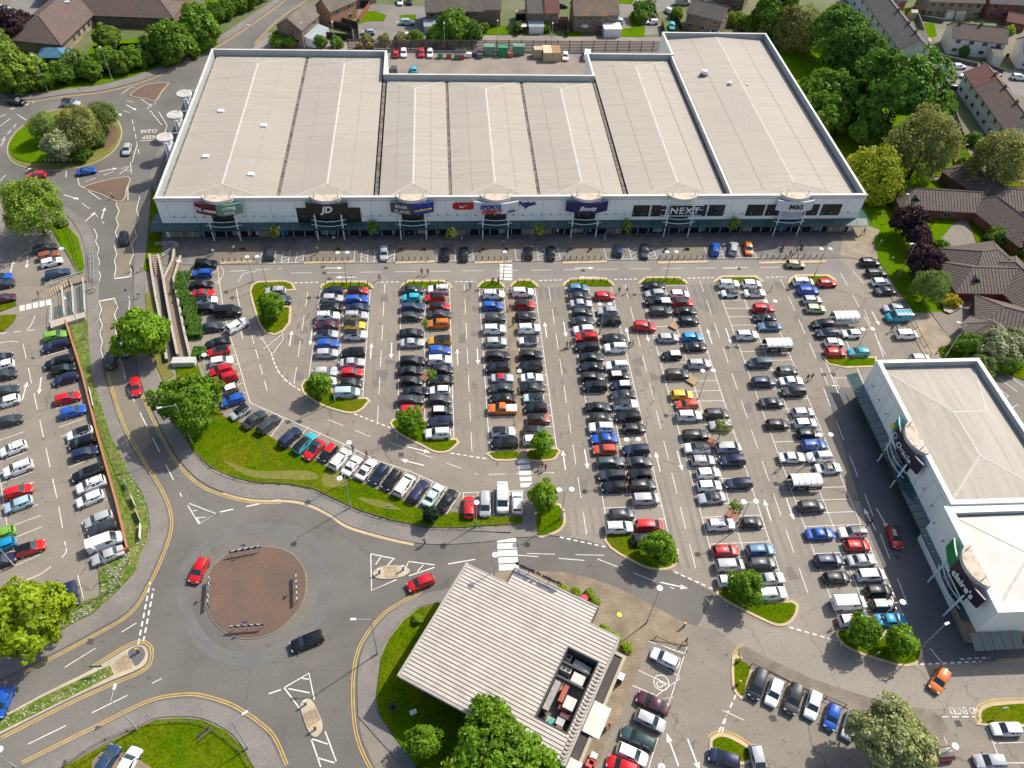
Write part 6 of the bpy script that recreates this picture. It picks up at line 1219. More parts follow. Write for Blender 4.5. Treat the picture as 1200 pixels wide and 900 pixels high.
# bollards on the forecourt kerb
bm_ = MB(); bm_.tube((0, 0, 0), (0, 0, .95), .09, n=8); bm_.tube((0, 0, .95), (0, 0, 1.03), .09, .03, 8); bo = bm_.build('bollard', flatM('bollard_black', (.03, .03, .032), .6)); bol = [bo]; first = True
for a, b in ((262, 299), (358, 413), (465, 508), (558, 598), (661, 709), (773, 827), (891, 966)):
    u = a
    while u <= b:
        x, y = G(u, 306.8-.0065*(u-300))
        o = bo if first else bo.copy()
        if not first: COL.objects.link(o)
        first = False; o.location = (x, y, .12); tag(o, 'short black bollard on the sandy forecourt kerb', 'bollard', 'black bollards along the forecourt kerb'); u += 7.2
for isl in ((377, 436, 334.5), (471, 528, 333), (564, 588, 332.5), (602, 626, 332), (664, 716, 331.5), (752, 802, 330)):
    n = 6 if isl[1]-isl[0] > 40 else 3
    for k in range(n):
        o = bo.copy(); COL.objects.link(o); x, y = G(isl[0]+(isl[1]-isl[0])*(k+.5)/n, isl[2]); o.location = (x, y, .15); tag(o, 'short dark timber bollard on a grass strip end', 'bollard', 'bollards on the strip end lawns')
for u, v, lab in ((865.5, 775, 'upper yellow bollard on the small grass corner'), (865, 802, 'lower yellow bollard on the small grass corner')):
    x, y = G(u, v); mb = MB(); mb.tube((x, y, .1), (x, y, 1.15), .22, n=10); mb.tube((x, y, 1.15), (x, y, 1.3), .22, .1, 10); tag(mb.build('marker_bollard', flatM('bollard_yellow', (.55, .42, .02))), lab, 'bollard')
for u, v, lab in ((163, 765, 'yellow topped bollard on the dark splitter nose'), (370, 855, 'amber bollard at the refuge island end'), (358.5, 826, 'grey bollard at the refuge island tip'), (472.5, 668.5, 'grey bollard on the island near the red car'), (445, 672, 'second bollard on the island near the red car'), (801, 735, 'yellow bollard at the paving bend'), (132.5, 233, 'orange bollard on the brown splitter island')):
    x, y = G(u, v); mb = MB(); mb.tube((x, y, .12), (x, y, .9), .14, n=8, m=0); mb.obox(x, y, .9, .42, .2, .5, .3, 1); tag(mb.build('keep_side_bollard', (DISCG, flatM('amber_plate', (.6, .35, .04)) if ('yellow' in lab or 'amber' in lab or 'orange' in lab) else WSTEEL)), lab, 'bollard')
x, y = G(725.5, 721); mb = MB(); mb.disc((x, y), .38, .13, .2, 14, 0); tag(mb.build('yellow_cover', flatM('cover_yellow', (.7, .6, .03))), 'bright yellow round cover on the restaurant paving', 'cover')
# low timber rails
WOODR = M('rail_timber', (.16, .125, .085), (.12, .095, .07), scale=2, fine=.2)
def knee_rail(label, pts, h=.55, step=2.4, mat=None, sm=3, name='knee_rail', r=.05):
    p = curve(GG(pts), sm); o = thing(name, label, 'rail', (*p[0], 0)); acc = [0]; m = mat or WOODR
    for i in range(1, len(p)): acc.append(acc[-1]+math.dist(p[i-1], p[i]))
    n = max(2, int(acc[-1]/step)+1); pos = []
    for k in range(n):
        s = acc[-1]*k/(n-1); i = max(j for j in range(len(acc)) if acc[j] <= s+1e-6); i = min(i, len(p)-2); t = (s-acc[i])/max(1e-6, acc[i+1]-acc[i]); pos.append((p[i][0]+(p[i+1][0]-p[i][0])*t, p[i][1]+(p[i+1][1]-p[i][1])*t))
    for q in pos[:90]: mb = MB(); mb.tube((*q, .05), (*q, h+.1), r*1.3, n=6); mb.build('post', m, o)
    mb = MB()
    for a, b in zip(p[:-1], p[1:]): mb.tube((*a, h), (*b, h), r, n=6)
    mb.build('rail', m, o)
knee_rail('low timber rail along the wide lawn above the footpath', [(228, 528), (248, 549), (275, 561), (300, 566.5), (337, 568), (362, 572), (392, 586), (420, 599), (460, 611), (500, 619), (535, 620), (560, 617), (600, 615)])
knee_rail('low timber rail round the bottom lawn', [(75, 899), (115, 872), (137, 862), (160, 853), (190, 848), (227, 847), (255, 859), (280, 880), (292, 899)])
knee_rail('post rail on the weedy verge outside the brick wall', [(108, 452), (120, 500), (137, 545), (155, 590)], .9)
knee_rail('post rail on the verge below the brick wall', [(150, 662), (138, 684), (110, 712), (85, 727), (70, 735)], .8)
knee_rail('dark rail on the bright grass wedge', [(72, 264), (82, 275), (88, 292), (92, 310), (95, 318)], .9, mat=flatM('rail_dark', (.04, .035, .03)))
knee_rail('pale pedestrian guard rail beside the crossing approach', [(107, 298), (108.5, 320), (109, 330)], 1.0, 1.5, COLSTEEL, name='guard_rail')
knee_rail('pale pedestrian guard rail closest to the road', [(110.5, 297), (112, 318), (112.5, 332)], 1.0, 1.5, COLSTEEL, name='guard_rail')
knee_rail('black metal rail behind the white car of the stone footpath row', [(880, 780), (905, 791), (935, 807), (965, 818), (990, 828)], .8, mat=BLACKP, name='metal_rail')
knee_rail('dark metal rail at the corner bays', [(768, 748), (804, 766)], .8, mat=BLACKP, name='metal_rail')
knee_rail('dark rail beside the white van on the bungalow path', [(1050, 345), (1068, 375), (1090, 418)], .7, mat=BLACKP, name='metal_rail')
# brick retaining wall of lower car park
BRW = brick_mat('rusty_brick', (.33, .14, .065), (.28, .12, .06), (.22, .16, .12), .45, .15)
p = GG([(79, 380), (98, 440), (117, 515), (138, 590), (151.5, 646)]); q = GG([(76, 381), (95, 441), (114, 516), (135, 591), (148.5, 649), (138, 653)])
o = thing('retaining_wall', 'orange brick retaining wall along the lower car park', 'wall', (*p[0], 0)); mb = MB(); mb.ribbon(p, .28, 1.15); w_ = MB()
for a, b in zip(p[:-1], p[1:]): L = math.dist(a, b); w_.obox((a[0]+b[0])/2, (a[1]+b[1])/2, 0, L+.1, .25, 1.1, math.atan2(b[1]-a[1], b[0]-a[0]))
a, b = p[-1], G(139, 652); w_.obox((a[0]+b[0])/2, (a[1]+b[1])/2, 0, math.dist(a, b), .25, 1.08, math.atan2(b[1]-a[1], b[0]-a[0])); w_.build('brick_wall', BRW, o); mb.build('coping', M('orange_coping', (.42, .19, .08), (.36, .16, .07), scale=2), o)
# access ramp beside the hedge
RW = M('weathered_wall_coping', (.44, .39, .33), (.36, .31, .26), scale=1.5, fine=.12); RBR = brick_mat('drab_wall_brick', (.26, .2, .14), (.22, .17, .12), (.2, .17, .13), .45, .15)
ramp = thing('access_ramp', 'walled stair and ramp leading up to the store corner', 'ramp', (*G(200, 360), 0))
def lowwall(pts, h, th=.34):
    P_ = GG(pts); mb = MB()
    for a, b in zip(P_[:-1], P_[1:]): L = math.dist(a, b); mb.obox((a[0]+b[0])/2, (a[1]+b[1])/2, 0, L+.1, th, h-.12, math.atan2(b[1]-a[1], b[0]-a[0]))
    wl_ = mb.build('wall', RBR, ramp); mb = MB(); mb.ribbon(P_, th+.12, h); mb.ribbon(P_, th+.1, h-.115)
    for a, b in zip(P_[:-1], P_[1:]): L = math.dist(a, b); mb.obox((a[0]+b[0])/2, (a[1]+b[1])/2, h-.118, L, th+.11, .115, math.atan2(b[1]-a[1], b[0]-a[0]))
    mb.build('coping', RW, wl_)
lowwall([(177, 302), (179, 320), (184, 350), (191, 385), (197, 425)], 1.1); lowwall([(187, 303), (192, 325), (198, 360), (204, 392), (210, 420)], 1.25); lowwall([(206, 297), (204, 310), (193, 333)], 1.3); lowwall([(213, 304), (205, 330), (211, 360), (217, 390), (225, 424)], 1.1)
mb = MB(); mb.sheet(GG([(186, 325), (191, 330), (204, 395), (208, 422), (198, 424), (190, 375)]), .03); mb.build('lower_deck', flatM('dark_deck', (.06, .058, .06), .9), ramp)
mb = MB(); mb.sheet(GG([(207, 300), (212, 304), (205, 332), (224, 422), (212, 422), (196, 335)]), .035); mb.build('upper_deck', M('buff_deck', (.24, .19, .13), (.2, .16, .12), scale=.8), ramp)
mb = MB()
for k in range(9): a, b, c, d = G(178.5+k*.45, 304+k*2.2), G(187.5+k*.5, 303.5+k*2.2), G(188+k*.5, 305.5+k*2.2), G(179+k*.45, 306+k*2.2); mb.prism([a, b, c, d], 0, .1+.12*(9-k), 0)
mb.build('stair_step', M('buff_steps', (.34, .26, .17), (.28, .21, .14), scale=1.2), ramp)
mb = MB(); x, y = G(217, 424, .6); mb.box(x-2.2, y-.8, 0, x+1.9, y+.7, 1.2); mb.build('end_block', M('pale_block', (.5, .5, .47), (.42, .42, .4), scale=1), ramp)
RAILW = flatM('rail_white', (.55, .55, .54))
mb = MB(); pl = [(183, 289), (206, 288), (210, 290), (191, 303)]
for a, b in zip(pl[:-1], pl[1:]):
    for z in (.6, 1.1): A, B = G(*a), G(*b); mb.tube((*A, z), (*B, z), .05, n=6)
for a in pl: A = G(*a); mb.tube((*A, 0), (*A, 1.1), .05, n=6)
mb.build('hand_rail', RAILW, ramp)
# stair head by the lower car park
sb = thing('stair_enclosure', 'open stair enclosure with white rails beside the pedestrian crossing', 'stairs', (*G(82, 350), 0))
def bar(par, nm, pts, zs, m=RAILW, r=.055):
    mb = MB(); P_ = GG(pts)
    for a, b in zip(P_[:-1], P_[1:]):
        for z in zs: mb.tube((*a, z), (*b, z), r, n=6)
        for t in range(5): x, y = a[0]+(b[0]-a[0])*t/4, a[1]+(b[1]-a[1])*t/4; mb.tube((x, y, 0), (x, y, zs[-1]), r*.8, n=5)
    mb.build(nm, m, par)
for pts in ([(62, 358), (61, 383)], [(74, 340), (77, 372)], [(86, 337), (88, 370)], [(99, 330), (101, 368)], [(60, 335), (80, 329), (101, 322)]): bar(sb, 'hand_rail', pts, (.55, 1.15))
mb = MB(); mb.prism(GG([(61, 381), (77, 376), (101, 370), (101, 376), (79, 383), (62, 389)]), 0, 1.0, 0); mb.build('end_wall', RW, sb)
mb = MB(); mb.prism(GG([(81, 329), (100, 324), (101, 331), (83, 336)]), 0, .5, 0); mb.build('landing', M('buff_deck', (.24, .19, .13)), sb)
for qd in ([(63, 360), (72, 358), (74, 376), (64, 379)], [(77, 343), (84, 341), (86, 370), (79, 374)], [(89, 338), (98, 334), (99, 365), (91, 368)]):
    mb = MB(); mb.sheet(GG(qd), .05); mb.build('glazed_panel', M('greenish_panel', (.07, .10, .085), (.12, .13, .1), scale=1, rough=.3), sb)
mb = MB()
for k in range(8): P_ = GG([(57+k*2.9, 341-k*1.5), (59+k*2.9, 340.5-k*1.5), (61+k*2.9, 347-k*1.5), (59+k*2.9, 348-k*1.5)]); mb.prism(P_, 0, .12+.07*k, 0)
mb.build('stair_step', M('cream_steps', (.42, .34, .22), (.3, .22, .14), scale=2), sb)
# chevron boards
CHB = flatM('sign_black_face', (.015, .015, .016)); CHW = flatM('sign_white_face', (.5, .5, .49))
def chevron(label, u, v, ang, n=5, wd=4.6, top=True):
    x, y = G(u, v); c, d = math.cos(ang), math.sin(ang); o = thing('chevron_sign', label, 'sign', (x, y, 0), 0, 'chevron boards on the roundabouts'); P = lambda a, b, z: (x+c*a-d*b, y+d*a+c*b, z)
    mb = MB(); mb.add([P(-wd/2, -.03, 1.0), P(wd/2, -.03, 1.0), P(wd/2, .03, 1.0), P(-wd/2, .03, 1.0), P(-wd/2, -.03, 1.55), P(wd/2, -.03, 1.55), P(wd/2, .03, 1.55), P(-wd/2, .03, 1.55)], [(3, 2, 1, 0), (4, 5, 6, 7), (0, 1, 5, 4), (1, 2, 6, 5), (2, 3, 7, 6), (3, 0, 4, 7)]); bd = mb.build('board', CHB, o)
    mb = MB(); w = wd/n
    for k in range(n):
        a = -wd/2+w*k
        for s in (-.045, .045):
            f = [P(a+.1*w, s, 1.53), P(a+.5*w, s, 1.53), P(a+.9*w, s, 1.275), P(a+.5*w, s, 1.02), P(a+.1*w, s, 1.02), P(a+.5*w, s, 1.275)]; mb.face(f if s < 0 else f[::-1])
        mb.add([P(a+.05*w, -.05, 1.552), P(a+.55*w, -.05, 1.552), P(a+.55*w, .05, 1.552), P(a+.05*w, .05, 1.552)], [(0, 1, 2, 3)])
    mb.build('chevron_marking', CHW, bd)
    for a in (-wd*.42, 0, wd*.42): mb = MB(); mb.tube(P(a, .09, 0), P(a, .09, 1.6 if a else 2.6), .045, n=6); mb.build('post', COLSTEEL, o)
    if top: mb = MB(); mb.add([P(.32*math.cos(t*.5236), -.02, 2.45+.32*math.sin(t*.5236)) for t in range(12)], [tuple(range(12))]); mb.build('arrow_disc', flatM('sign_blue', (.02, .12, .4)), o)
chevron('black and white chevron board facing the bottom of the brown roundabout', 291, 738, .02); chevron('chevron board near the black estate on the brown roundabout', 349, 692, rad(98)); chevron('chevron board beside the red car on the brown roundabout', 247, 697, rad(-83)); chevron('grey backed chevron board at the top of the brown roundabout', 289, 649, rad(190)); chevron('chevron board in front of the planted roundabout shrubs', 70, 193, rad(2), 7, 6.5)
# small signs, posts
def post_sign(label, u, v, plate, h=2.3, w=.7, ph=.5, a=0.0, name='road_sign'):
    x, y = G(u, v); o = thing(name, label, 'sign', (x, y, 0)); mb = MB(); mb.tube((x, y, 0), (x, y, h), .045, n=6); mb.build('post', COLSTEEL, o)
    mb = MB(); mb.obox(x, y-.07, h-ph, w, .05, ph, a); mb.build('sign_plate', plate, o)
SGREY = flatM('plate_grey', (.4, .41, .41)); SGRN = flatM('plate_green', (.02, .16, .10)); SWH = flatM('plate_white', (.7, .7, .68))
for lab, u, v, m, h, w in (('dark green direction sign on the splitter grass', 118, 787, SGRN, 2.2, 1.6), ('small plate sign on the lawn under the white car row', 456, 601, SGREY, 2.2, .6), ('small sign post at the zebra island', 659, 607, SWH, 2.3, .5), ('signal post beside the zigzag lines', 152, 352, DISCG, 3.0, .4), ('grey control cabinet post beside the crossing', 164, 349, SGREY, 1.3, .8), ('plain post by the shop end shelter path', 1041, 312, SGREY, 2.6, .6), ('plain post at the lawn corner by the path', 1028, 292, SGREY, 2.6, .4), ('grey sign on the island by the bend', 1168, 836, SGREY, 2.4, .9), ('leaning plate on the verge post', 134, 676, SWH, 2.0, 1.0), ('no entry post at the bottom grass corner', 1024, 770, SWH, 2.0, .4), ('sign post on the first strip end', 413.5, 336, SWH, 3.4, .5)): post_sign(lab, u, v, m, h, w)
# verge banners
for u0, v0, u1, v1, m, lab in ((147, 567, 151, 574, flatM('banner_cyan', (.1, .42, .5)), 'cyan banner on the verge rail'), (155, 584, 160, 596, flatM('banner_white', (.62, .62, .6)), 'white banner on the verge rail'), (160, 600, 166, 614, flatM('banner_pink', (.52, .35, .36)), 'pink banner on the verge rail'), (166, 617, 165, 634, flatM('banner_pale', (.66, .66, .62)), 'pale banner at the lower end of the verge'), (106, 458, 111, 480, flatM('banner_lace', (.6, .62, .58)), 'long pale banner at the upper verge')):
    a, b = G(u0, v0), G(u1, v1); mb = MB(); mb.add([(*a, .35), (*b, .35), (*b, 1.15), (*a, 1.15), (a[0]+.05, a[1]+.05, .35), (b[0]+.05, b[1]+.05, .35), (b[0]+.05, b[1]+.05, 1.15), (a[0]+.05, a[1]+.05, 1.15)], [(0, 1, 2, 3), (5, 4, 7, 6), (3, 2, 6, 7), (1, 0, 4, 5), (0, 3, 7, 4), (2, 1, 5, 6)]); tag(mb.build('banner', m), lab, 'banner', 'banners tied along the verge')
# bench
x, y = G(241, 862); o = thing('bench', 'dark slatted bench on the bottom lawn', 'bench', (x, y, 0)); mb = MB()
for k in range(3): mb.obox(x+.05*k, y+.16*k-.16, .45, 1.9, .12, .05, .75)
mb.build('seat', WOODR, o); mb = MB(); mb.obox(x-.25, y+.28, .6, 1.9, .05, .4, .75); mb.build('backrest', WOODR, o)
for s in (-1, 1): mb = MB(); mb.obox(x+s*.55, y+s*.5, 0, .1, .4, .45, .75); mb.build('leg', DISCG, o)
# tree planters
for u, v, w, m, lab, h in ((498, 443, 1.7, 'red', 'diamond brick planter in the second strip', .35), (858, 604, 1.8, 'red', 'diamond brick planter under the young tree', .35), (833, 520, 1.7, 'red', 'brick planter beside the silver people carrier', .3), (790, 383, 1.7, 'tan', 'tan slatted planter cover near the red moving car', .4), (811, 447, 1.8, 'tan', 'tan slatted planter cover behind the grey car', .4)):
    x, y = G(u, v); mb = MB(); mb.obox(x, y, 0, w, w, h, rad(45), 0); tag(mb.build('tree_planter', brick_mat('planter_brick', (.30, .12, .07), (.26, .1, .06), (.2, .13, .1), .4, .2, True) if m == 'red' else M('tan_timber', (.36, .25, .13), (.3, .2, .11), scale=2)), lab, 'planter', 'square planters in the parking strips')
x, y = G(1113, 362); mb = MB(); pts = GG([(1101, 345), (1118, 360), (1128, 356), (1126, 362), (1112, 369), (1105, 366)]); mb.prism(pts, 0, .5, 0, False, 1); tag(mb.build('brick_planter', (wall_mat('red'), M('gravel', (.4, .34, .25), (.32, .27, .2), scale=5))), 'six sided red brick planter with gravel', 'planter')
# forecourt planters / curved benches
for u in (372+25, 485-13, 485+12, 580-12, 580+13, 684-14, 684+10, 793-11, 793+12, 275+10):
    x, y = G(u, 294); mb = MB()
    for k in range(6): a = (1.2 if u % 2 else 1.9)+k*.16; mb.obox(x+.9*math.cos(a), y-.8+.9*math.sin(a)*1.2, .1, .3, .55, .42, a)
    tag(mb.build('curved_bench', M('bench_timber', (.14, .11, .08), (.1, .08, .06), scale=2)), 'short curved timber bench on a round cobbled area', 'bench', 'curved benches on the shop forecourt')
# trolley shelters
def shelter(label, u, v, L, ad, words):
    x, y = G(u, v, 1.2); y -= .2; o = thing('trolley_shelter', label, 'shelter', (x, y, 0), 0, 'trolley shelters in the car park'); D = 1.25
    mb = MB(); N_ = 9; arc = [(-D*math.cos(math.pi*k/(N_-1))*1.0, 1.75+.5*math.sin(math.pi*k/(N_-1))) for k in range(N_)]
    for (a0, z0), (a1, z1) in zip(arc[:-1], arc[1:]): mb.add([(x-L/2, y+a0, z0), (x+L/2, y+a0, z0), (x+L/2, y+a1, z1), (x-L/2, y+a1, z1)], [(0, 1, 2, 3)])
    mb.build('curved_roof', M('opal_roof_sheet', (.66, .66, .63), (.58, .58, .56), scale=.8, rough=.5), o)
    for k in range(6):
        xx = x-L/2+L*k/5; mb = MB()
        for (a0, z0), (a1, z1) in zip(arc[:-1], arc[1:]): mb.tube((xx, y+a0, z0+.02), (xx, y+a1, z1+.02), .05, n=6)
        mb.tube((xx, y-D, 0), (xx, y-D, 1.78), .05, n=6); mb.tube((xx, y+D, 0), (xx, y+D, 1.78), .05, n=6); mb.build('hoop_frame', RAILW, o)
    mb = MB(); mb.box(x-L/2+.06, y-D-.04, .45, x+L/2-.06, y-D+.02, 1.5); mb.box(x-L/2+.06, y+D-.02, .3, x+L/2-.06, y+D+.02, 1.5); pn = mb.build('side_panel', ad, o)
    me = text_mesh(words, .5, .004); me.transform(upright(x, y-D-.05, .95, -math.pi/2)); me.transform(WORLD[o.name]); me.materials.clear(); me.materials.append(TXTW if ad is CHB else TXTB); q = bpy.data.objects.new('lettering', me); COL.objects.link(q); q.parent = pn
    mb = MB()
    for k in range(7): mb.tube((x-L/2+.8+.5*k, y-.3, .15), (x-L/2+.8+.5*k, y-.3, 1.0), .02, n=4); mb.box(x-L/2+.6+.5*k, y-.3, .5, x-L/2+.95+.5*k, y+.3, .95)
    tag(mb.build('shopping_trolley_stack', M('trolley_steel', (.25, .26, .27), rough=.35, metal=.6)), 'nested trolleys parked inside the '+label.split(' ', 1)[1], 'trolleys', 'nested trolleys')
shelter('white arched trolley shelter with dark panel in the sixth strip', 911, 403, 5.1, CHB, 'MAX     TRAX')
shelter('white arched trolley shelter with pale panels by the far short file', 990, 371, 5.1, flatM('panel_pale', (.5, .52, .52)), 'MAX   MAX')
shelter('largest white arched trolley shelter with dark panel near the corner store', 943, 563, 5.1, CHB, 'MAX     TRAX')
# service yard containers and bins
def container(label, u0, v0, u1, v1, m, h=2.4, lid=None, group='steel containers in the service yard'):
    a, b = G(u0, v1), G(u1, v1); c = G(u0, v0, h); o = thing('container', label, 'container', (*a, 0), 0, group); d = max(2.0, min(6.0, c[1]-a[1])); mb = MB(); mb.box(a[0], a[1], .1, b[0], a[1]+d, h); mb.build('body', m, o)
    mb = MB(); n = max(3, int((b[0]-a[0])/.45))
    for k in range(n): xx = a[0]+(b[0]-a[0])*(k+.5)/n; mb.box(xx-.07, a[1]-.06, .2, xx+.07, a[1]-.003, h-.15)
    mb.build('corrugation_rib', m, o); mb = MB(); mb.box(a[0]-.04, a[1]-.04, h+.002, b[0]+.04, a[1]+d+.04, h+.08); mb.build('lid', lid or m, o)
GRC = M('faded_green_steel', (.10, .22, .15), (.14, .26, .19), scale=.8, fine=.1); GRD = M('green_steel', (.02, .20, .09), (.03, .25, .12), scale=.8); TAN = M('tan_steel', (.46, .38, .24), (.4, .33, .21), scale=.8, fine=.06); RUST = M('rusty_top', (.34, .19, .08), (.28, .16, .08), scale=1.2, fine=.15)
container('faded green container beside the rubbish bins', 567, 52, 580, 65.5, GRC, 2.6); container('bright green container with rubbish on its lid', 584, 52.5, 594.5, 66.5, GRD, 2.6); container('faded green container beside the red skip', 601, 52, 614.5, 65, GRC, 2.6); container('smaller plain tan container', 625.5, 54, 635, 68.5, TAN, 2.5); container('tan container with cream lid', 636.5, 53, 646.5, 72.5, TAN, 2.6, M('cream_top', (.55, .46, .3), (.5, .42, .28), scale=1)); container('tan container with rusty lid', 647, 53, 656.5, 72.5, TAN, 2.6, RUST)
for u, v, c_, lab in ((516, 68, (.02, .25, .06), 'green wheeled bin at the end of the bin row'), (526, 68, (.4, .04, .04), 'red wheeled bin behind the store'), (535, 69, (.02, .22, .06), 'green wheeled bin between two red bins'), (541, 69, (.35, .02, .05), 'crimson wheeled bin by the pallets'), (556, 66, (.09, .03, .09), 'purple wheeled bin by the pallets'), (562.5, 68, (.05, .14, .1), 'dark green wheeled bin beside the container'), (598, 66.5, (.4, .1, .05), 'low orange skip between the containers'), (549.5, 67, (.6, .6, .58), 'white sack cage standing by the bins')):
    x, y = G(u, v); o = thing('wheeled_bin', lab, 'bin', (x, y, 0), 0, 'bins in the service yard'); mb = MB(); m = flatM('bin_%d' % u, c_); mb.box(x-.75, y-.55, .15, x+.75, y+.55, 1.15); mb.build('body', m, o); mb = MB(); mb.box(x-.78, y-.58, 1.152, x+.78, y+.58, 1.3); mb.build('lid', flatM('bin_lid', (.07, .07, .075)) if v > 67.4 else m, o)
    mb = MB()
    for a in (-.6, .6):
        for b in (-.4, .4): mb.tube((x+a-.05, y+b, .1), (x+a+.05, y+b, .1), .1, n=8)
    mb.build('castor', TYRE, o)
for u, v, m, lab in ((421, 57, flatM('plant_yellow', (.55, .28, .02)), 'orange yellow machine by the yard fence'), (434, 57, flatM('plant_yellow', (.55, .28, .02)), 'second orange yellow machine by the yard fence')):
    x, y = G(u, v); o = thing('yard_machine', lab, 'machine', (x, y, 0)); mb = MB(); mb.box(x-1, y-.7, .3, x+1, y+.7, 1.3); mb.build('body', m, o); mb = MB(); mb.box(x-.5, y-.5, 1.302, x+.3, y+.5, 1.7); mb.build('engine_cover', m, o)
    mb = MB()
    for s in (-.6, .6): mb.tube((x+s, y-.75, .3), (x+s, y-.65, .3), .3, n=10)
    mb.build('wheel', TYRE, o)
# yard fence
FENW = M('dark_fence_timber', (.075, .062, .05), (.055, .047, .04), scale=1.5, fine=.2)
o = thing('yard_fence', 'long dark slatted fence dividing the service yard from the gardens', 'fence', (*G(600, 55), 0)); A, B = G(408, 58.5), G(778, 60.5)
n = 26
for k in range(n+1): x, y = A[0]+(B[0]-A[0])*k/n, A[1]+(B[1]-A[1])*k/n; mb = MB(); mb.box(x-.09, y-.1, 0, x+.09, y+.1, 3.3); mb.build('post', FENW, o)
mb = MB()
for z in (.3, .75, 1.2, 1.65, 2.1, 2.55, 3.0): mb.tube((A[0], A[1]-.12, z), (B[0], B[1]-.12, z), .13, n=4)
mb.build('slat', FENW, o)
mb = MB(); mb.box(A[0], A[1]-.9, 0, B[0], A[1]-.6, .5); tag(mb.build('crash_barrier', M('barrier_grey', (.3, .3, .31), rough=.5)), 'low grey crash barrier along the yard fence', 'barrier')
def gfence(label, pts, h, m, th=.1, name='garden_fence', cat='fence'):
    P_ = GG(pts); mb = MB()
    for a, b in zip(P_[:-1], P_[1:]): mb.obox((a[0]+b[0])/2, (a[1]+b[1])/2, 0, math.dist(a, b), th, h, math.atan2(b[1]-a[1], b[0]-a[0]))
    tag(mb.build(name, m), label, cat)
FB = M('brown_fence', (.14, .085, .05), (.11, .07, .045), scale=2, fine=.15); FK = flatM('black_fence', (.012, .013, .014)); STW = M('stone_wall', (.13, .12, .11), (.1, .09, .085), scale=1.5, fine=.2); 
for lab, pts, h, m in (('brown panel fence beside the parking court', [(390, 24), (420, 33), (421, 48)], 1.9, FB), ('red brown fence by the grass oval', [(421, 26), (433, 10)], 1.9, M('red_fence', (.25, .07, .04))), ('black garden fence of the brick gable house', [(384, 30), (412, 37), (414, 48), (376, 44)], 1.9, FK), ('black upper garden fence', [(411, 9), (432, 9)], 2.2, FK), ('dark side fence by the purple paved drive', [(775, 30), (778, 42)], 2.0, FK), ('dark cul de sac fence beside the cyan car', [(790, 20), (799, 38)], 1.8, FK), ('fence between the back gardens', [(664, 30), (665, 44)], 1.8, FB), ('fence beside the bright back lawn', [(604, 30), (606, 43)], 1.8, FB)): gfence(lab, pts, h, m)
for lab, pts, h in (('dark stone wall in front of the white cottages', [(1098, 67), (1145, 78)], 1.1), ('dark stone wall by the teal car', [(1149, 77), (1176, 85)], 1.1), ('stone wall beside the long slate terrace gardens', [(1074, 22), (1090, 65)], 1.8), ('stone wall at the foot of the brick terrace', [(1073, 22), (1105, 27)], 1.4), ('garden wall of the white terrace', [(1112, 112), (1128, 160)], 1.0)): gfence(lab, pts, h, STW, .35, 'stone_wall', 'wall')
for u, v, lx, ly, h, m, lab in ((751, 27, 3, 2.4, 2.2, FB, 'red brown garden shed beside the white car'), (659, 31, 2.6, 2.2, 2.4, FB, 'brick coloured garden shed with flat cream roof'), (610, 22, 3, 2.4, 2.2, FK, 'dark shed between the two terraces'), (349, 47, 1.8, 1.4, 1.5, TAN, 'small tan shed by the gable house'), (1080, 55, 3, 2.4, 2.3, SWH, 'white outbuilding behind the stone wall'), (1067, 22, 2, 2, 2.4, TAN, 'cream garden hut behind the slate terrace'), (1110, 21, 2.6, 2, 2, SWH, 'white roofed shed by the brick terrace'), (1122, 22, 3.2, 2, 2, SGREY, 'grey roofed shed by the brick terrace')):
    x, y = G(u, v); o = thing('shed', lab, 'shed', (x, y, 0)); mb = MB(); mb.box(x-lx/2, y-ly/2, 0, x+lx/2, y+ly/2, h); mb.build('wall', m, o)
    mb = MB(); mb.add([(x-lx/2-.15, y-ly/2-.15, h+.02), (x+lx/2+.15, y-ly/2-.15, h+.02), (x+lx/2+.15, y, h+.6), (x-lx/2-.15, y, h+.6), (x-lx/2-.15, y+ly/2+.15, h+.02), (x+lx/2+.15, y+ly/2+.15, h+.02)], [(0, 1, 2, 3), (3, 2, 5, 4)]); mb.build('roof', roof_mat('rust') if 'red' in lab else M('cream_top', (.55, .46, .3)), o)
for u, v, c_, lab in ((1053, 26, (.7, .7, .7), 'white garden parasol behind the slate terrace'), (612, 37, (.75, .75, .73), 'white garden parasol by the yard fence'), (684, 38, (.6, .58, .5), 'cream garden parasol near the lichened roof')):
    x, y = G(u, v); o = thing('parasol', lab, 'parasol', (x, y, 0)); mb = MB(); mb.tube((x, y, 0), (x, y, 2.4), .04, n=6); mb.build('pole', COLSTEEL, o); mb = MB(); mb.tube((x, y, 2.1), (x, y, 2.7), 1.5, .03, 10, caps=False); mb.build('canopy', flatM('parasol_%d' % u, c_), o)
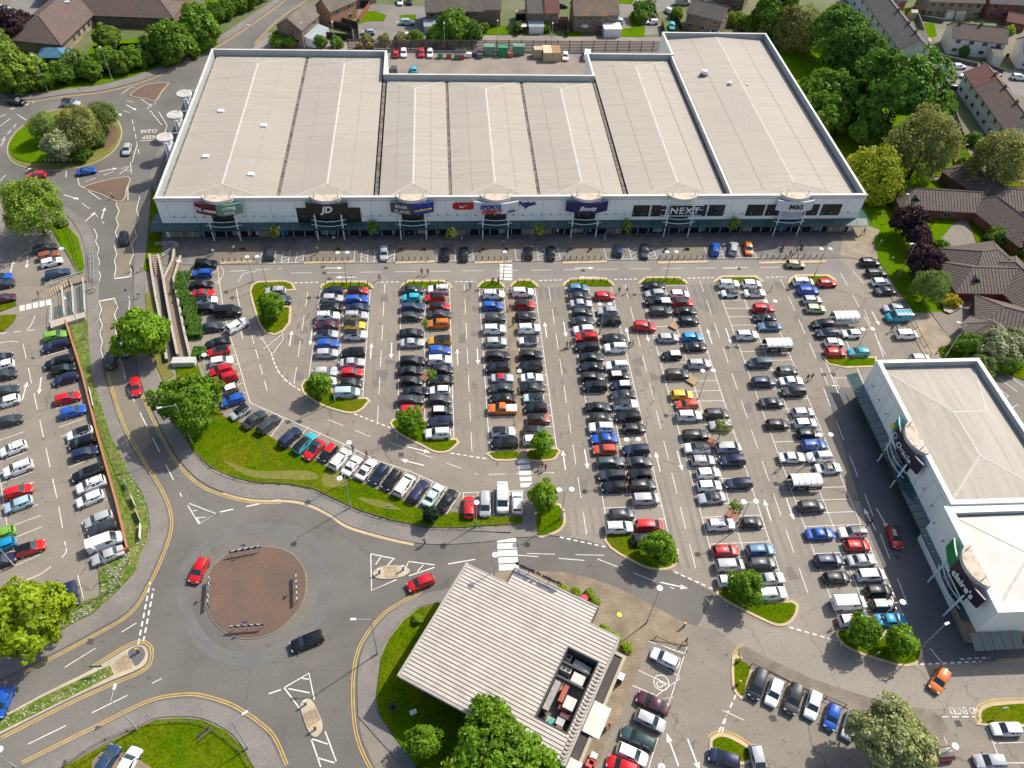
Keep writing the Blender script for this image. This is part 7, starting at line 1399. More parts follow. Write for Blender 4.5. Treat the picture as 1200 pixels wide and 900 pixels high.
# litter bins / ATM kiosk by annexe / red crates / picnic table
x, y = G(726, 798); mb = MB(); mb.obox(x, y, .12, .7, .9, 1.5, RA, 0); mb.obox(x, y, 1.62, .8, 1.0, .08, RA, 1); tag(mb.build('litter_cabinet', (DISCG, SWH)), 'dark cabinet with white lid beside the annexe', 'cabinet')
for u, v, c_, lab in ((695, 888, (.6, .58, .56), 'pale crate in the stack by the annexe'), (694, 895, (.3, .02, .02), 'dark red crate in the stack by the annexe'), (690, 897, (.55, .05, .06), 'bright red crate at the bottom edge')):
    x, y = G(u, v); mb = MB(); mb.obox(x, y, .12, .8, .8, .7, RA); mb.obox(x, y, .821, .86, .86, .05, RA); tag(mb.build('crate', flatM('crate_%d' % u, c_)), lab, 'crate')
for u, v, lab in ((684, 704, 'red parasol table on the restaurant terrace'),):
    x, y = G(u, v); o = thing('terrace_table', lab, 'table', (x, y, 0)); mb = MB(); mb.disc((x, y), .6, .85, .9, 12); mb.build('tabletop', flatM('red_table', (.4, .03, .03)), o); mb = MB(); mb.tube((x, y, .12), (x, y, .85), .06); mb.build('leg', DISCG, o)
x, y = G(484.5, 836); mb = MB(); mb.obox(x, y, .15, .9, .5, .5, .4); mb.obox(x, y, .651, .95, .55, .04, .4); tag(mb.build('utility_box', SWH), 'small white utility box on the shaded lawn', 'box')
# ================================================================== CARS
KIND = {  # name, word, L, W, H, belt, hood, xb_r, xr_r, xr_f, xb_f, deck
 'h': ('hatchback', 'hatchback', 4.15, 1.80, 1.47, .96, .80, -.47, -.40, .08, .25, .96), 's': ('saloon_car', 'saloon', 4.65, 1.84, 1.43, .95, .80, -.34, -.20, .08, .24, .93),
 'u': ('sport_utility_car', 'SUV', 4.5, 1.90, 1.66, 1.08, .96, -.475, -.42, .09, .25, 1.08), 'e': ('estate_car', 'estate car', 4.72, 1.86, 1.47, .97, .82, -.48, -.43, .08, .23, .97),
 'm': ('people_carrier', 'people carrier', 4.5, 1.86, 1.68, 1.04, .92, -.48, -.44, .16, .35, 1.04), 'i': ('small_car', 'small car', 3.75, 1.72, 1.45, .95, .82, -.47, -.39, .09, .25, .95),
 'k': ('coupe', 'coupe', 4.4, 1.84, 1.33, .90, .76, -.40, -.15, .03, .20, .90), 'c': ('convertible', 'soft top car', 4.2, 1.80, 1.38, .91, .77, -.32, -.20, .04, .20, .90),
 'v': ('panel_van', 'panel van', 5.1, 1.98, 2.05, 1.2, 1.08, -.495, -.485, .20, .36, 1.2), 'p': ('pickup_truck', 'pickup truck', 5.25, 1.90, 1.80, 1.1, 1.0, -.13, -.09, .11, .24, 1.06)}
CARC = {'w': ('white', (.78, .78, .77)), 'b': ('black', (.006, .0075, .009)), 'g': ('dark grey', (.036, .041, .048)), 'n': ('silver', (.40, .41, .42)), 'd': ('navy', (.014, .02, .06)), 'D': ('dark blue', (.025, .05, .10)), 'B': ('bright blue', (.012, .085, .40)), 'r': ('red', (.50, .010, .014)), 'R': ('orange red', (.52, .07, .03)), 'y': ('yellow', (.75, .46, .01)), 'o': ('orange', (.58, .15, .02)), 'a': ('amber', (.62, .30, .03)), 't': ('teal', (.03, .33, .42)), 'c': ('turquoise', (.03, .42, .52)), 'C': ('azure', (.01, .25, .50)), 'l': ('pale blue', (.36, .50, .57)), 'm': ('plum', (.07, .015, .035)), 'x': ('copper', (.26, .075, .045)), 'G': ('lime green', (.16, .36, .035)), 'G2': ('slate blue', (.06, .10, .125)), 'E': ('dark teal grey', (.035, .065, .07)), 'S': ('steel blue', (.08, .19, .34)), 'P': ('pale green', (.42, .48, .30)), 'M': ('mint', (.48, .60, .54)), 'T': ('taupe', (.19, .135, .10)), 'f': ('beige', (.42, .34, .22)), 'p': ('pinkish white', (.6, .5, .48))}
def car_parts(k):
    nm, wd, L, Wd, Ht, belt, hood, xbr, xrr, xrf, xbf, deck = KIND[k]; hw = Wd/2; P = {}
    X = lambda t: t*L
    # lower body loft
    st = [(-.5, .84, .48, .60), (-.492, .89, .34, .78), (-.475, .94, .28, deck-.06), (-.44, .975, .24, deck), (-.36, 1, .22, deck+.005), (-.2, 1, .22, belt), (0, 1, .22, belt), (.16, 1, .22, belt-.005), (xbf+.02, .995, .22, belt-.02), (.34 if xbf < .3 else xbf+.05, .985, .23, (belt+hood)/2+.01), (.41, .965, .24, hood+.02), (.455, .93, .26, hood-.04), (.482, .87, .30, hood-.14), (.496, .78, .36, hood-.27), (.5, .70, .44, hood-.38)]
    st.sort(); mb = MB(); rings = []
    for t, f, zb, zt in st:
        w = hw*f; zt = max(zt, zb+.08); zm = zb+(zt-zb)*.5
        h = [(0, zb), (w*.86, zb), (w*.965, zb+.06), (w, zm), (w*.99, zt-(zt-zb)*.2), (w*.945, zt-.035), (w*.84, zt), (w*.45, zt+.018), (0, zt+.025)]
        rings.append([(X(t), y, z) for y, z in h]+[(X(t), -y, z) for y, z in reversed(h[1:-1])])
    n = len(rings[0])
    for r in rings: mb.v += r
    for i in range(len(rings)-1):
        for j in range(n): mb.f.append((i*n+j, i*n+(j+1) % n, (i+1)*n+(j+1) % n, (i+1)*n+j)); mb.m.append(0)
    mb.f.append(tuple(range(n-1, -1, -1))); mb.m.append(0); o = (len(rings)-1)*n; mb.f.append(tuple(range(o, o+n))); mb.m.append(0)
    # cabin shell
    wb, wt = hw*.93, hw*.74
    if k == 'v': wt = hw*.86
    cs = [(xbr, belt-.03, .93, belt-.02), (xrr, belt-.03, 1, Ht-.05), ((xrr*.6+xrf*.4), belt-.03, 1, Ht), (xrf, belt-.03, 1, Ht-.035), (xbf, belt-.04, .96, belt-.02)]
    rr = []
    for i, (t, zb, f, zt) in enumerate(cs):
        e = i in (0, 4); a, b = wb*f, (wb*f*.96 if e else wt); h = [(a, zb), (b, zt-.05 if not e else zt), (b*.86, zt), (0, zt+.025)]
        rr.append([(X(t), y, z) for y, z in h]+[(X(t), -y, z) for y, z in reversed(h[:-1])])
    o = len(mb.v); m_ = len(rr[0])
    for r in rr: mb.v += r
    for i in range(4):
        for j in range(m_-1): mb.f.append((o+i*m_+j, o+i*m_+j+1, o+(i+1)*m_+j+1, o+(i+1)*m_+j)); mb.m.append(0)
    # sills and wheel arches in black
    for t in (-.30, .305):
        for s in (-1, 1):
            c = (X(t), s*(hw-.055), .34); mb.tube(c, (c[0], s*(hw+.004), .34), .385, n=16, m=1)
    mb.box(X(-.47), -hw*.8, .16, X(.47), hw*.8, .26, 1)
    if k == 'p': mb.box(X(-.485), -hw*.78, 1.09, X(-.14), hw*.78, 1.125, 2 if True else 1)
    if k == 'u' or k == 'e':
        for s in (-1, 1): mb.tube((X(xrr+.03), s*wt*.86, Ht+.03), (X(xrf-.02), s*wt*.86, Ht+.04), .025, n=5, m=1)
    me = mesh_smooth(mb, 'body', (PAINT, BLACKP, WSTEEL), 38); P['body'] = (me, True)
    def pane(name, quads, mat=GLASS):
        b = MB()
        for q in quads:
            q = [Vector(p) for p in q]; nrm = (q[1]-q[0]).cross(q[2]-q[0]); nrm.normalize(); c = sum(q, Vector())/len(q)
            if nrm.dot(c-Vector((0, 0, .6))) < 0: q.reverse(); nrm = -nrm
            b.face([p+nrm*.012 for p in q])
        me = b.build(name, mat); d = me.data; bpy.data.objects.remove(me); return d
    rf, rb, cf, cb, cm = rr[3], rr[1], rr[4], rr[0], rr[2]
    lp = lambda p, q, t: tuple(p[i]+(q[i]-p[i])*t for i in range(3))
    def inset(q, a, b, c=.06): # q: bottom-left, bottom-right, top-right, top-left
        bl, br, tr, tl = q; return [lp(lp(bl, tl, a), lp(br, tr, a), c), lp(lp(bl, tl, a), lp(br, tr, a), 1-c), lp(lp(bl, tl, b), lp(br, tr, b), 1-c), lp(lp(bl, tl, b), lp(br, tr, b), c)]
    def bent(lo, hi, a, b, e):
        L_ = [lp(lo[1], lo[2], e)]+list(lo[2:5])+[lp(lo[5], lo[4], e)]; H_ = [lp(hi[1], hi[2], e)]+list(hi[2:5])+[lp(hi[5], hi[4], e)]
        return [[lp(L_[j], H_[j], a), lp(L_[j+1], H_[j+1], a), lp(L_[j+1], H_[j+1], b), lp(L_[j], H_[j], b)] for j in range(4)]
    P['windscreen'] = (pane('windscreen', bent(cf, rf, .08, .98, .35)), False)
    if k != 'v': P['rear_window'] = (pane('rear_window', bent(cb, rb, .2, .95, .6)), False)
    for s in (0, 1):
        g = (lambda r, i: r[i]) if s == 0 else (lambda r, i: r[-1-i])
        base = lambda t: lp(g(cb, 0), g(cf, 0), t)
        lo0 = lp(g(rb, 0), g(rb, 1), .16); lo1 = lp(g(rf, 0), g(rf, 1), .16); hi0 = lp(g(rb, 0), g(rb, 1), .93); hi1 = lp(g(rf, 0), g(rf, 1), .93); tail = lp(lo0, lp(g(cb, 0), g(cb, 1), .6), .55); nose = lp(lo1, lp(g(cf, 0), g(cf, 1), .6), .62)
        mid_lo, mid_hi = lp(lo0, lo1, .5), lp(hi0, hi1, .5); a, b = .47, .53
        if k == 'v': q = [[lp(lo0, lo1, .76), nose, lp(hi1, nose, .06), lp(hi0, hi1, .76)]]
        elif k == 'p': q = [[lo0, lp(lo0, lo1, .46), lp(hi0, hi1, .46), hi0], [lp(lo0, lo1, .54), nose, hi1, lp(hi0, hi1, .54)]]
        else: q = [[tail, lp(lo0, lo1, a), lp(hi0, hi1, a), hi0], [lp(lo0, lo1, b), nose, hi1, lp(hi0, hi1, b)]]
        P['side_window'+'_'*s] = (pane('side_window', q), False)
    # roof skin
    b = MB(); r_ = [cs_ for cs_ in rr[1:4]]
    for i in range(2):
        for j in (1, 2, 3, 4):
            q = [r_[i][j], r_[i][j+1], r_[i+1][j+1], r_[i+1][j]]; b.face([(x, y*1.005, z+.008) for x, y, z in q])
    P['roof'] = (mesh_smooth(b, 'roof', (PAINT,), 40), True)
    b = MB(); q = [lp(r_[0][2], r_[2][2], .12), lp(r_[0][4], r_[2][4], .12), lp(r_[0][4], r_[2][4], .85), lp(r_[0][2], r_[2][2], .85)]; b.face([(x, y*.85, z+.03) for x, y, z in q]); P['sunroof'] = (mesh_smooth(b, 'sunroof', (GLASS,), 40), False)
    # wheel
    b = MB(); b.tube((0, -.11, 0), (0, .11, 0), .33, n=16, m=0); b.tube((0, .111, 0), (0, .118, 0), .22, n=12, m=1); b.tube((0, -.118, 0), (0, -.111, 0), .22, n=12, m=1); wm_ = mesh_of2(b, 'wheel', (TYRE, RIM))
    for i, (t, s) in enumerate(((-.30, -1), (-.30, 1), (.305, -1), (.305, 1))): P['wheel'+'_'*i] = (wm_, False, (X(t), s*(hw-.085), .33))
    def blk(name, x, y, z, lx, ly, lz, mat):
        b = MB(); b.box(-lx/2, -ly/2, -lz/2, lx/2, ly/2, lz/2); return (mesh_of2(b, name, mat), mat is PAINT, (x, y, z))
    P['number_plate'] = blk('number_plate', X(.497), 0, hood-.33, .05, .5, .12, WSTEEL); P['number_plate_'] = blk('number_plate', X(-.499), 0, deck-.3, .05, .5, .12, flatM('plate_yellow', (.6, .45, .03)))
    for s in (-1, 1):
        u_ = '_' if s > 0 else ''
        P['headlight'+u_] = blk('headlight', X(.462), s*hw*.68, hood-.10, .16, .34, .13, LAMPW); P['tail_light'+u_] = blk('tail_light', X(-.482), s*hw*.74, deck-.16, .07, .28, .17, LAMPR); P['wing_mirror'+u_] = blk('wing_mirror', X(xbf-.045), s*(hw+.09), belt+.03, .12, .22, .15, BLACKP)
    return P
def mesh_of2(mb, name, mat): o = mb.build(name, mat); me = o.data; bpy.data.objects.remove(o); return me
def mesh_smooth(mb, name, mats, a): o = mb.build(name, list(mats), smooth=a); me = o.data; bpy.data.objects.remove(o); return me
PARTS = {k: car_parts(k) for k in KIND}
CARDATA = [('a0','on the tree island by the ramp',[(322.7,340.7,'h','n','L','-'),(329.3,350.7,'h','g','R','-')]),
('a1','ramp-side file, first parking strip',[(390,341.3,'h','d','L','-'),(390,349.6,'h','n','R','-'),(388,360,'s','b','L','-'),(384.4,370.7,'u','w','R','-'),(383.3,380.9,'s','m','L','-'),(383.3,391.6,'h','n','R','b'),(384,402.7,'h','B','R','-'),(383.3,414,'h','n','R','-'),(381.3,436,'h','n','R','-'),(380,446.7,'h','w','R','-')]),
('a2','far file, first parking strip',[(419.3,340.7,'h','r','R','b'),(418,350.7,'e','B','R','-'),(419.3,360.3,'s','d','R','-'),(417.3,370.3,'u','n','R','-'),(415.3,381.3,'h','y','R','b'),(416.7,392.7,'u','w','R','b'),(414,413.6,'m','b','L','-'),(412.7,424.9,'s','n','R','-'),(412,436.7,'h','r','R','-'),(410.7,448.7,'h','b','R','-'),(406.7,460,'m','l','R','-')]),
('b1','ramp-side file, second parking strip',[(483.3,339.3,'s','g','R','-'),(482,348.7,'i','c','L','-'),(484,359.6,'e','D','R','-'),(482.7,370.7,'h','g','R','-'),(482,390.3,'s','b','R','-'),(483.3,401.6,'s','n','R','-'),(483.3,422.7,'e','b','R','-'),(480.7,434.7,'s','b','R','-'),(482,446.7,'h','b','R','-'),(487.3,458.7,'s','b','R','-'),(481.3,468.7,'e','g','R','-'),(482,480.7,'h','r','R','-')]),
('b2','far file, second parking strip',[(514,339.3,'u','w','L','-'),(510,348.9,'h','r','L','b'),(515.3,359.3,'h','r','R','b'),(515.3,368.3,'s','g','R','-'),(514,379.6,'u','o','L','-'),(515.3,399.6,'u','a','L','b'),(515.3,410.4,'h','B','R','-'),(515.3,422.3,'u','w','R','-'),(518,433.3,'h','b','R','-'),(516.7,445.3,'s','b','L','-'),(515.3,457.6,'i','w','L','-'),(515.3,468.3,'h','g','R','-'),(518,481.6,'i','b','R','w'),(516,494.4,'u','d','L','-'),(513.3,508,'u','w','L','-')]),
('c1','ramp-side file beside the brick path',[(578.7,345.3,'u','w','R','-'),(577.3,358.4,'h','B','R','-'),(580.7,372,'h','g','R','-'),(579.6,386,'u','w','R','-'),(581.3,400.7,'h','n','R','-'),(583.3,416.7,'e','b','R','-'),(583.3,431.3,'u','b','L','-'),(588.7,442.9,'c','n','R','r'),(587.3,454.9,'s','g','L','-'),(589.3,466.9,'s','b','L','-'),(588.7,479.3,'p','o','L','-'),(590,506,'h','w','R','b'),(591.3,519.3,'e','b','L','-')]),
('c2','far file beside the brick path',[(612.7,342.7,'u','w','R','-'),(614.7,357.1,'h','r','R','b'),(616,370.7,'h','b','R','-'),(620,385.3,'u','w','R','-'),(619.3,399.3,'i','w','L','b'),(622,416.3,'u','b','R','-'),(622,429.6,'u','b','L','-'),(623.3,442.7,'c','w','R','-'),(624,454.4,'s','b','R','-'),(625.3,466.3,'i','M','L','b'),(628,478.3,'h','b','L','-'),(631.3,490.7,'h','x','R','b'),(626.7,504.7,'h','g','R','b'),(626.7,516,'h','w','R','-')]),
('d1','ramp-side file, fourth parking strip',[(677.5,337.5,'h','S','R','-'),(679,347,'s','g','R','-'),(681,355.7,'s','n','R','-'),(682.5,366,'h','g','R','-'),(683,376,'s','g','R','-'),(684,386.2,'h','w','L','-'),(687.5,395.5,'u','r','L','-'),(688,406.2,'e','b','L','-'),(693.3,418.7,'s','b','R','-'),(692.7,430,'s','b','L','-'),(694,441.6,'h','b','R','-'),(697.3,453.1,'m','b','L','-'),(701.3,477.1,'s','b','R','-'),(704.7,489.3,'h','b','R','-'),(704.7,501.3,'u','w','L','-'),(708,514.3,'s','B','L','-'),(708.7,526.9,'h','R','L','-'),(715.3,541.3,'e','E','R','-'),(716.7,556.7,'e','g','L','-'),(719.3,570.3,'h','b','L','-'),(729,602,'h','g','R','-'),(725.5,618.2,'u','w','R','-')]),
('d2','far file, fourth parking strip',[(708.5,346.7,'h','r','R','-'),(712,364.5,'h','n','L','-'),(714,376,'e','b','L','-'),(720,396.2,'s','b','R','-'),(721.3,407.7,'u','w','L','-'),(722.7,428.7,'u','w','L','-'),(725.3,440,'i','b','R','p'),(728,451.6,'i','d','L','w'),(730,462.7,'s','g','L','-'),(732.7,474.3,'u','w','R','b'),(736,488.3,'e','b','L','-'),(743.3,502,'h','b','R','-'),(745.3,526.7,'e','d','L','-'),(749.3,541.3,'s','g','R','-'),(749.3,556,'h','b','L','-'),(752.7,568.9,'u','b','R','-'),(756.7,584.9,'m','n','R','-'),(761,616,'m','r','R','-'),(755.5,632.5,'h','b','R','-')]),
('e1','ramp-side file, fifth parking strip',[(766.7,334.7,'s','b','R','-'),(767.3,344,'h','n','L','-'),(770.7,353.3,'p','b','L','-'),(774,364.9,'u','g','R','-'),(783.3,396,'h','n','R','-'),(787.3,416.3,'i','b','L','w'),(793.3,438.7,'u','g','R','-'),(799.3,462.9,'h','y','R','-'),(804.7,474,'h','R','L','-'),(808,487.3,'u','w','R','-'),(815.3,509.3,'e','b','R','-'),(816.7,525.3,'u','w','L','b'),(824,539.6,'h','n','R','-'),(830,554.3,'h','w','R','-'),(831.3,569.3,'h','w','R','-'),(834,583.3,'s','n','L','b'),(844.7,614.7,'u','w','R','-'),(850,645.3,'h','r','R','-'),(855.3,662.3,'m','n','R','-'),(858.7,680,'e','w','R','-')]),
('e2','far file, fifth parking strip',[(796.7,344.9,'h','w','R','-'),(800.7,354.7,'h','r','R','b'),(803.3,364.3,'s','b','R','-'),(807.3,375.6,'h','b','R','-'),(811.3,394.9,'h','C','R','-'),(814.7,406,'s','b','R','-'),(819.3,426.7,'u','n','R','-'),(840,485.3,'u','g','R','-'),(844.7,498.3,'h','n','L','-'),(854,524.7,'m','n','R','-'),(858,539.6,'u','d','L','-'),(865.3,566.3,'e','d','L','-'),(880.7,612.3,'i','b','R','-'),(891.3,644.9,'u','S','R','-'),(893.3,660.3,'u','g','R','-'),(902.7,678,'s','n','R','-'),(904.7,695.6,'u','w','R','-')]),
('f1','ramp-side file, sixth parking strip',[(854,332.9,'u','w','R','-'),(855.3,343.6,'i','w','L','b'),(875.3,392.9,'u','w','R','-'),(890,425.3,'m','G2','L','-'),(894.7,447.6,'u','D','R','-'),(904.7,471.6,'s','g','R','-'),(911.3,496.9,'h','b','R','-'),(928,536,'s','w','R','-'),(951.3,593.3,'u','g','R','-'),(961.3,625.3,'s','B','R','-'),(971.3,656.7,'u','D','R','-'),(980.7,676.7,'h','b','R','-'),(994.7,706.9,'v','w','R','-'),(998.7,726.7,'h','w','R','-')]),
('f2','far file, sixth parking strip',[(881.3,332.7,'h','w','R','-'),(884.7,343.3,'s','w','R','b'),(894.7,361.6,'u','r','R','-'),(896,372.3,'s','b','L','-'),(902,382.3,'s','S','L','b'),(922.7,434.4,'h','E','R','-'),(927.3,446.7,'s','w','R','-'),(930,458.7,'u','g','L','-'),(941.3,483.3,'h','n','R','-'),(944,496,'h','w','R','-'),(947.3,508.3,'h','b','R','-'),(954,521.6,'u','B','R','-'),(960,535.6,'u','w','L','-'),(970.7,548.7,'s','w','R','b'),(998.7,624,'u','w','L','b'),(1004.7,639.3,'h','r','R','-'),(1010,656,'s','n','R','-'),(1020.7,674,'m','w','R','-'),(1030,692,'h','b','R','-'),(1034.7,708.7,'i','b','R','n'),(1044,726,'s','C','R','-')]),
('g1','inner file of the last short strip',[(941.3,330.7,'m','w','R','-'),(947.3,340.9,'u','B','R','-'),(952,351.3,'h','n','R','-'),(956,361.6,'h','P','R','-'),(964,380,'u','b','L','-'),(969.3,390.7,'u','d','L','-'),(977.3,401.3,'i','w','R','-'),(979.3,412.9,'h','r','R','-')]),
('g2','outer file of the last short strip',[(969.3,331.3,'h','r','R','-'),(997.5,391.2,'i','w','L','-'),(1006.2,412.5,'h','t','L','-')]),
('h1','row along the bungalow path',[(1019.5,307.5,'u','g','R','-'),(1027.5,319.5,'e','g','R','-'),(1032.5,330.5,'h','w','R','-'),(1037,340.8,'s','g','L','-'),(1046.2,361.2,'h','n','L','-'),(1052.5,371.8,'v','t','L','-'),(1062.5,392,'m','w','R','-'),(1078.8,419.8,'h','n','R','-')]),
('i1','row along the clipped hedge',[(241.2,309.6,'u','b','R','-'),(236.9,320.2,'h','B','L','-'),(236.2,333.4,'s','b','R','-'),(238.8,343.4,'k','r','R','-'),(241.9,351.9,'h','w','1,-.1','b'),(245,361.5,'h','b','1,-.1','-'),(267.5,365.9,'v','b','1,-.08','-'),(248.1,383.1,'s','g','1,-.12','-'),(254.7,401.6,'s','b','-1,.25','-'),(256,411.3,'h','r','-1,.22','b'),(259.3,423.3,'h','w','1,-.15','-'),(258.7,433.6,'h','r','-1,.28','-'),(264,443.6,'u','r','-1,.28','-'),(266.7,456.9,'i','T','-1,.33','w'),(272.7,468.9,'h','B','-1,.3','-')]),
('j1','slanted row along the lawn',[(281.3,482.7,'i','n','-1,.62','b'),(298,491.3,'s','g','1,-.78','-'),(314.7,497.3,'u','g','1,-.85','-'),(340,512.3,'u','d','1,-.95','-'),(357.3,518.7,'e','t','1,-.95','b'),(368,526.9,'k','r','-1,1.05','b'),(384.7,530,'i','b','-1,1.1','r'),(398.7,538,'u','w','1,-1.15','-'),(412.7,545.3,'c','w','1,-1.2','-'),(429.3,549.6,'k','w','1,-1.25','-'),(444,555.3,'h','d','-1,1.3','-'),(458.7,562,'h','b','-1,1.35','-'),(474,568.9,'m','w','1,-1.3','-'),(490.7,575.3,'e','d','1,-1.35','-'),(507.3,580.3,'s','M','1,-1.4','-'),(524,586,'s','b','1,-1.4','-')]),
('j2','short row by the zebra crossing',[(549.7,594,'h','r','0,-1','-'),(568.3,590.9,'m','n','0,1','-'),(588.7,584.9,'v','w','.02,1','-'),(606.4,588.7,'h','w','0,-1','-')]),
('k1','accessible bay outside the shop fronts',[(316.2,296.8,'h','g','0,-1','-'),(450,296.8,'h','n','0,1','-'),(522,296.8,'h','b','0,-1','-'),(543.8,296.8,'s','b','0,-1','-'),(619.5,295.5,'h','b','0,-1','-'),(645.8,295.5,'s','b','0,-1','-'),(724.5,293,'h','d','0,-1','-'),(755.5,294.2,'s','g','0,1','-'),(838.2,291.8,'u','B','.1,-1','-'),(859.5,291,'u','n','.12,-1','-'),(877,291,'h','o','.15,1','-')]),
('l1','wall-side row, lower car park',[(52.7,290.3,'e','g','1,-.22','-'),(56.7,298.9,'h','x','1,-.25','-'),(60.3,306.9,'h','w','1,-.25','-'),(67.3,320.3,'e','D','1,-.22','-'),(64.9,393.3,'h','G','1,-.2','-'),(65.3,404.7,'e','d','-1,.27','-'),(68,424.3,'e','b','-1,.27','-'),(74,432.7,'h','b','1,-.25','-'),(76.7,444,'h','d','-1,.27','-'),(79.3,466,'h','r','1,-.25','-'),(85.3,482,'h','B','1,-.27','-'),(93.3,507.6,'h','w','-1,.32','b'),(96,518,'h','b','-1,.32','-'),(99.3,530.9,'h','d','1,-.3','-'),(102,554.3,'e','b','-1,.38','-'),(106.7,568.3,'u','w','-1,.38','-'),(105.3,584.3,'h','w','-1,.4','-'),(115.3,608.3,'h','n','-1,.38','-'),(118.7,618.9,'h','g','-1,.38','-'),(123.3,635.6,'v','w','1,-.36','-'),(126,650.9,'s','n','-1,.38','-')]),
('l2','open row, lower car park',[(-1.1,325.3,'s','B','1,-.2','-'),(2,332.9,'s','g','1,-.2','-'),(4.7,349.6,'h','m','1,-.2','-'),(0.7,419.6,'h','b','1,-.2','-'),(2,428.7,'h','w','-1,.25','-'),(3.3,439.3,'s','g','1,-.2','-'),(5.3,458,'s','g','1,-.22','-'),(8,470.3,'h','w','-1,.28','-'),(9.3,492.9,'s','g','1,-.25','-'),(15.3,525.6,'h','w','-1,.38','-'),(21.3,548.9,'u','w','-1,.38','-'),(21.3,575.6,'h','r','1,-.3','-'),(21.3,590.9,'h','l','-1,.37','-'),(35.3,642.3,'h','r','1,-.33','b'),(0.7,626.7,'h','G','-1,.37','-'),(3.3,638.9,'i','C','-1,.37','-'),(1.1,657.3,'h','d','1,-.35','-')]),
('l3','bay beside the bright round tree',[(83.3,696,'h','d','.16,1','-')]),
('m1','row beside the restaurant annexe',[(779.3,771.6,'h','w','-1,-.5','-'),(765.3,823.6,'s','m','-1,-.47','-'),(762,844.3,'h','n','1,.47','-'),(748,864.9,'e','E','-1,-.45','-'),(740.7,883.6,'h','w','1,.45','-'),(729.3,898,'h','r','-1,-.42','-')]),
('n1','row under the paved footpath',[(888,801.6,'m','g','-.33,1','-'),(907.3,810.9,'h','w','-.33,1','-'),(930,818.7,'u','g','-.33,1','-'),(952.7,825.6,'h','w','-.28,1','-'),(975.3,839.6,'i','B','-.28,1','-'),(997.3,849.6,'h','w','-.3,1','b')]),
('n2','bay under the small grass island',[(848.7,888.3,'h','d','-1,-.28','-'),(888.7,892,'h','n','.25,1','-')]),
('n3','bay by the lower lane',[(1179.6,854.2,'h','w','-1,0','-'),(1160.4,891.9,'h','n','-1,0','-'),(1100,884,'h','r','-1,.1','b')]),
('q1','out on the road',[(145,279.5,'h','b','0,1','-'),(130.5,421.5,'u','g','.05,-1','-'),(147,407,'h','l','.2,1','-'),(159,453,'h','r','.1,1','-'),(71.2,258,'h','b','-.5,-.6','-'),(18.8,118.8,'u','b','1,.12','-'),(83,121,'u','n','1,.05','b'),(148.8,175,'h','n','-.3,1','-'),(101.2,200.2,'c','B','1,-.18','-'),(43,205,'h','r','-1,.05','-'),(233.2,668,'h','r','-.5,1','-'),(359.5,751.2,'e','b','-1,.4','-'),(493,682.5,'h','r','-1,.4','-'),(3,822.5,'h','B','-.4,1','-'),(125,892,'h','D','.6,-1','-'),(149.5,895,'h','w','.6,-1','-'),(755.3,382.7,'u','r','1,.08','-'),(278.4,381.5,'u','w','1,-.55','-'),(932.5,309.2,'h','f','1,.05','-'),(1048.8,628.8,'h','r','.3,1','b'),(1101.4,796.8,'h','o','-.6,1','-')]),
('r1','in the service yard behind the store',[(463.8,62.2,'h','r','0,-1','-'),(473,61.8,'h','w','0,1','-'),(493.8,61.8,'h','r','0,1','-'),(503.8,62.2,'h','w','0,1','-'),(462,80.8,'h','g','0,-1','-'),(485.2,80.8,'i','c','0,-1','-'),(662.5,65.8,'h','w','0,1','-'),(688,64.5,'v','w','.1,-1','-')]),
('s1','outside the brick terraces beyond the yard',[(477.5,25.8,'u','l','1,0','-'),(431.2,37.5,'h','n','-1,0','-'),(475.8,41.2,'s','w','-1,0','-'),(468.8,1.5,'h','w','0,1','-'),(479.5,1,'h','b','0,1','-'),(658,6.2,'h','b','1,0','-'),(727,23.8,'h','l','0,-1','-'),(763.8,25.5,'h','w','-1,0','-'),(787.5,30.5,'h','c','0,1','-'),(785.5,13.2,'h','w','1,.6','-'),(800,3,'v','n','1,0','-')]),
('s2','in the close below the white cottages',[(1104.5,80.5,'h','B','1,-.4','-'),(1124.2,77.5,'h','w','1,0','-'),(1133.8,89.2,'h','w','-1,-.2','-'),(1137.5,93.2,'h','B','1,-.1','-'),(1103.8,91.5,'h','b','.6,1','-'),(1119.5,102.2,'h','g','1,.1','-'),(1166.2,86.2,'h','D','1,.15','-'),(1194.2,90.5,'u','w','1,.1','-'),(1172,104.5,'h','g','1,-1','-')]),
('s3','behind the purple tree by the hipped hall',[(43,28.8,'h','n','1,0','-'),(41.2,34.5,'h','g','1,.2','-'),(39.2,39.5,'h','g','1,.3','-'),(2,9,'h','n','1,0','-')])]
ORD = 'first second third fourth fifth sixth seventh eighth ninth tenth eleventh twelfth thirteenth fourteenth fifteenth sixteenth seventeenth eighteenth nineteenth twentieth'.split()
ORD += ['twenty '+o for o in ORD[:9]]
cars = []
for key, desc, lst in CARDATA:
    colx = key in ('a1', 'a2', 'b1', 'b2', 'c1', 'c2', 'd1', 'd2', 'e1', 'e2', 'f1', 'f2')
    pos = [(G(c[0], c[1], .72), c) for c in lst]
    for i, (p, c) in enumerate(pos):
        u, v, k, cc, d, rf = c
        if d in 'RL': a = 0.0 if d == 'R' else math.pi; a += rnd.gauss(0, .018)
        else:
            dx, dy = (float(t) for t in d.split(',')); q = G(u+dx*6, v+dy*6, .72); a = math.atan2(q[1]-p[1], q[0]-p[0])
        D = math.sqrt(p[0]**2+p[1]**2+HC*HC)
        cars.append([D, key, desc, i, len(lst), p, a, k, cc, rf, u, v])
def size_rank(c): return KIND[c[7]][2]/c[0] if (-20 < c[10] < 1215 and -5 < c[11] < 905) else 0
order = sorted(range(len(cars)), key=lambda i: -size_rank(cars[i]))
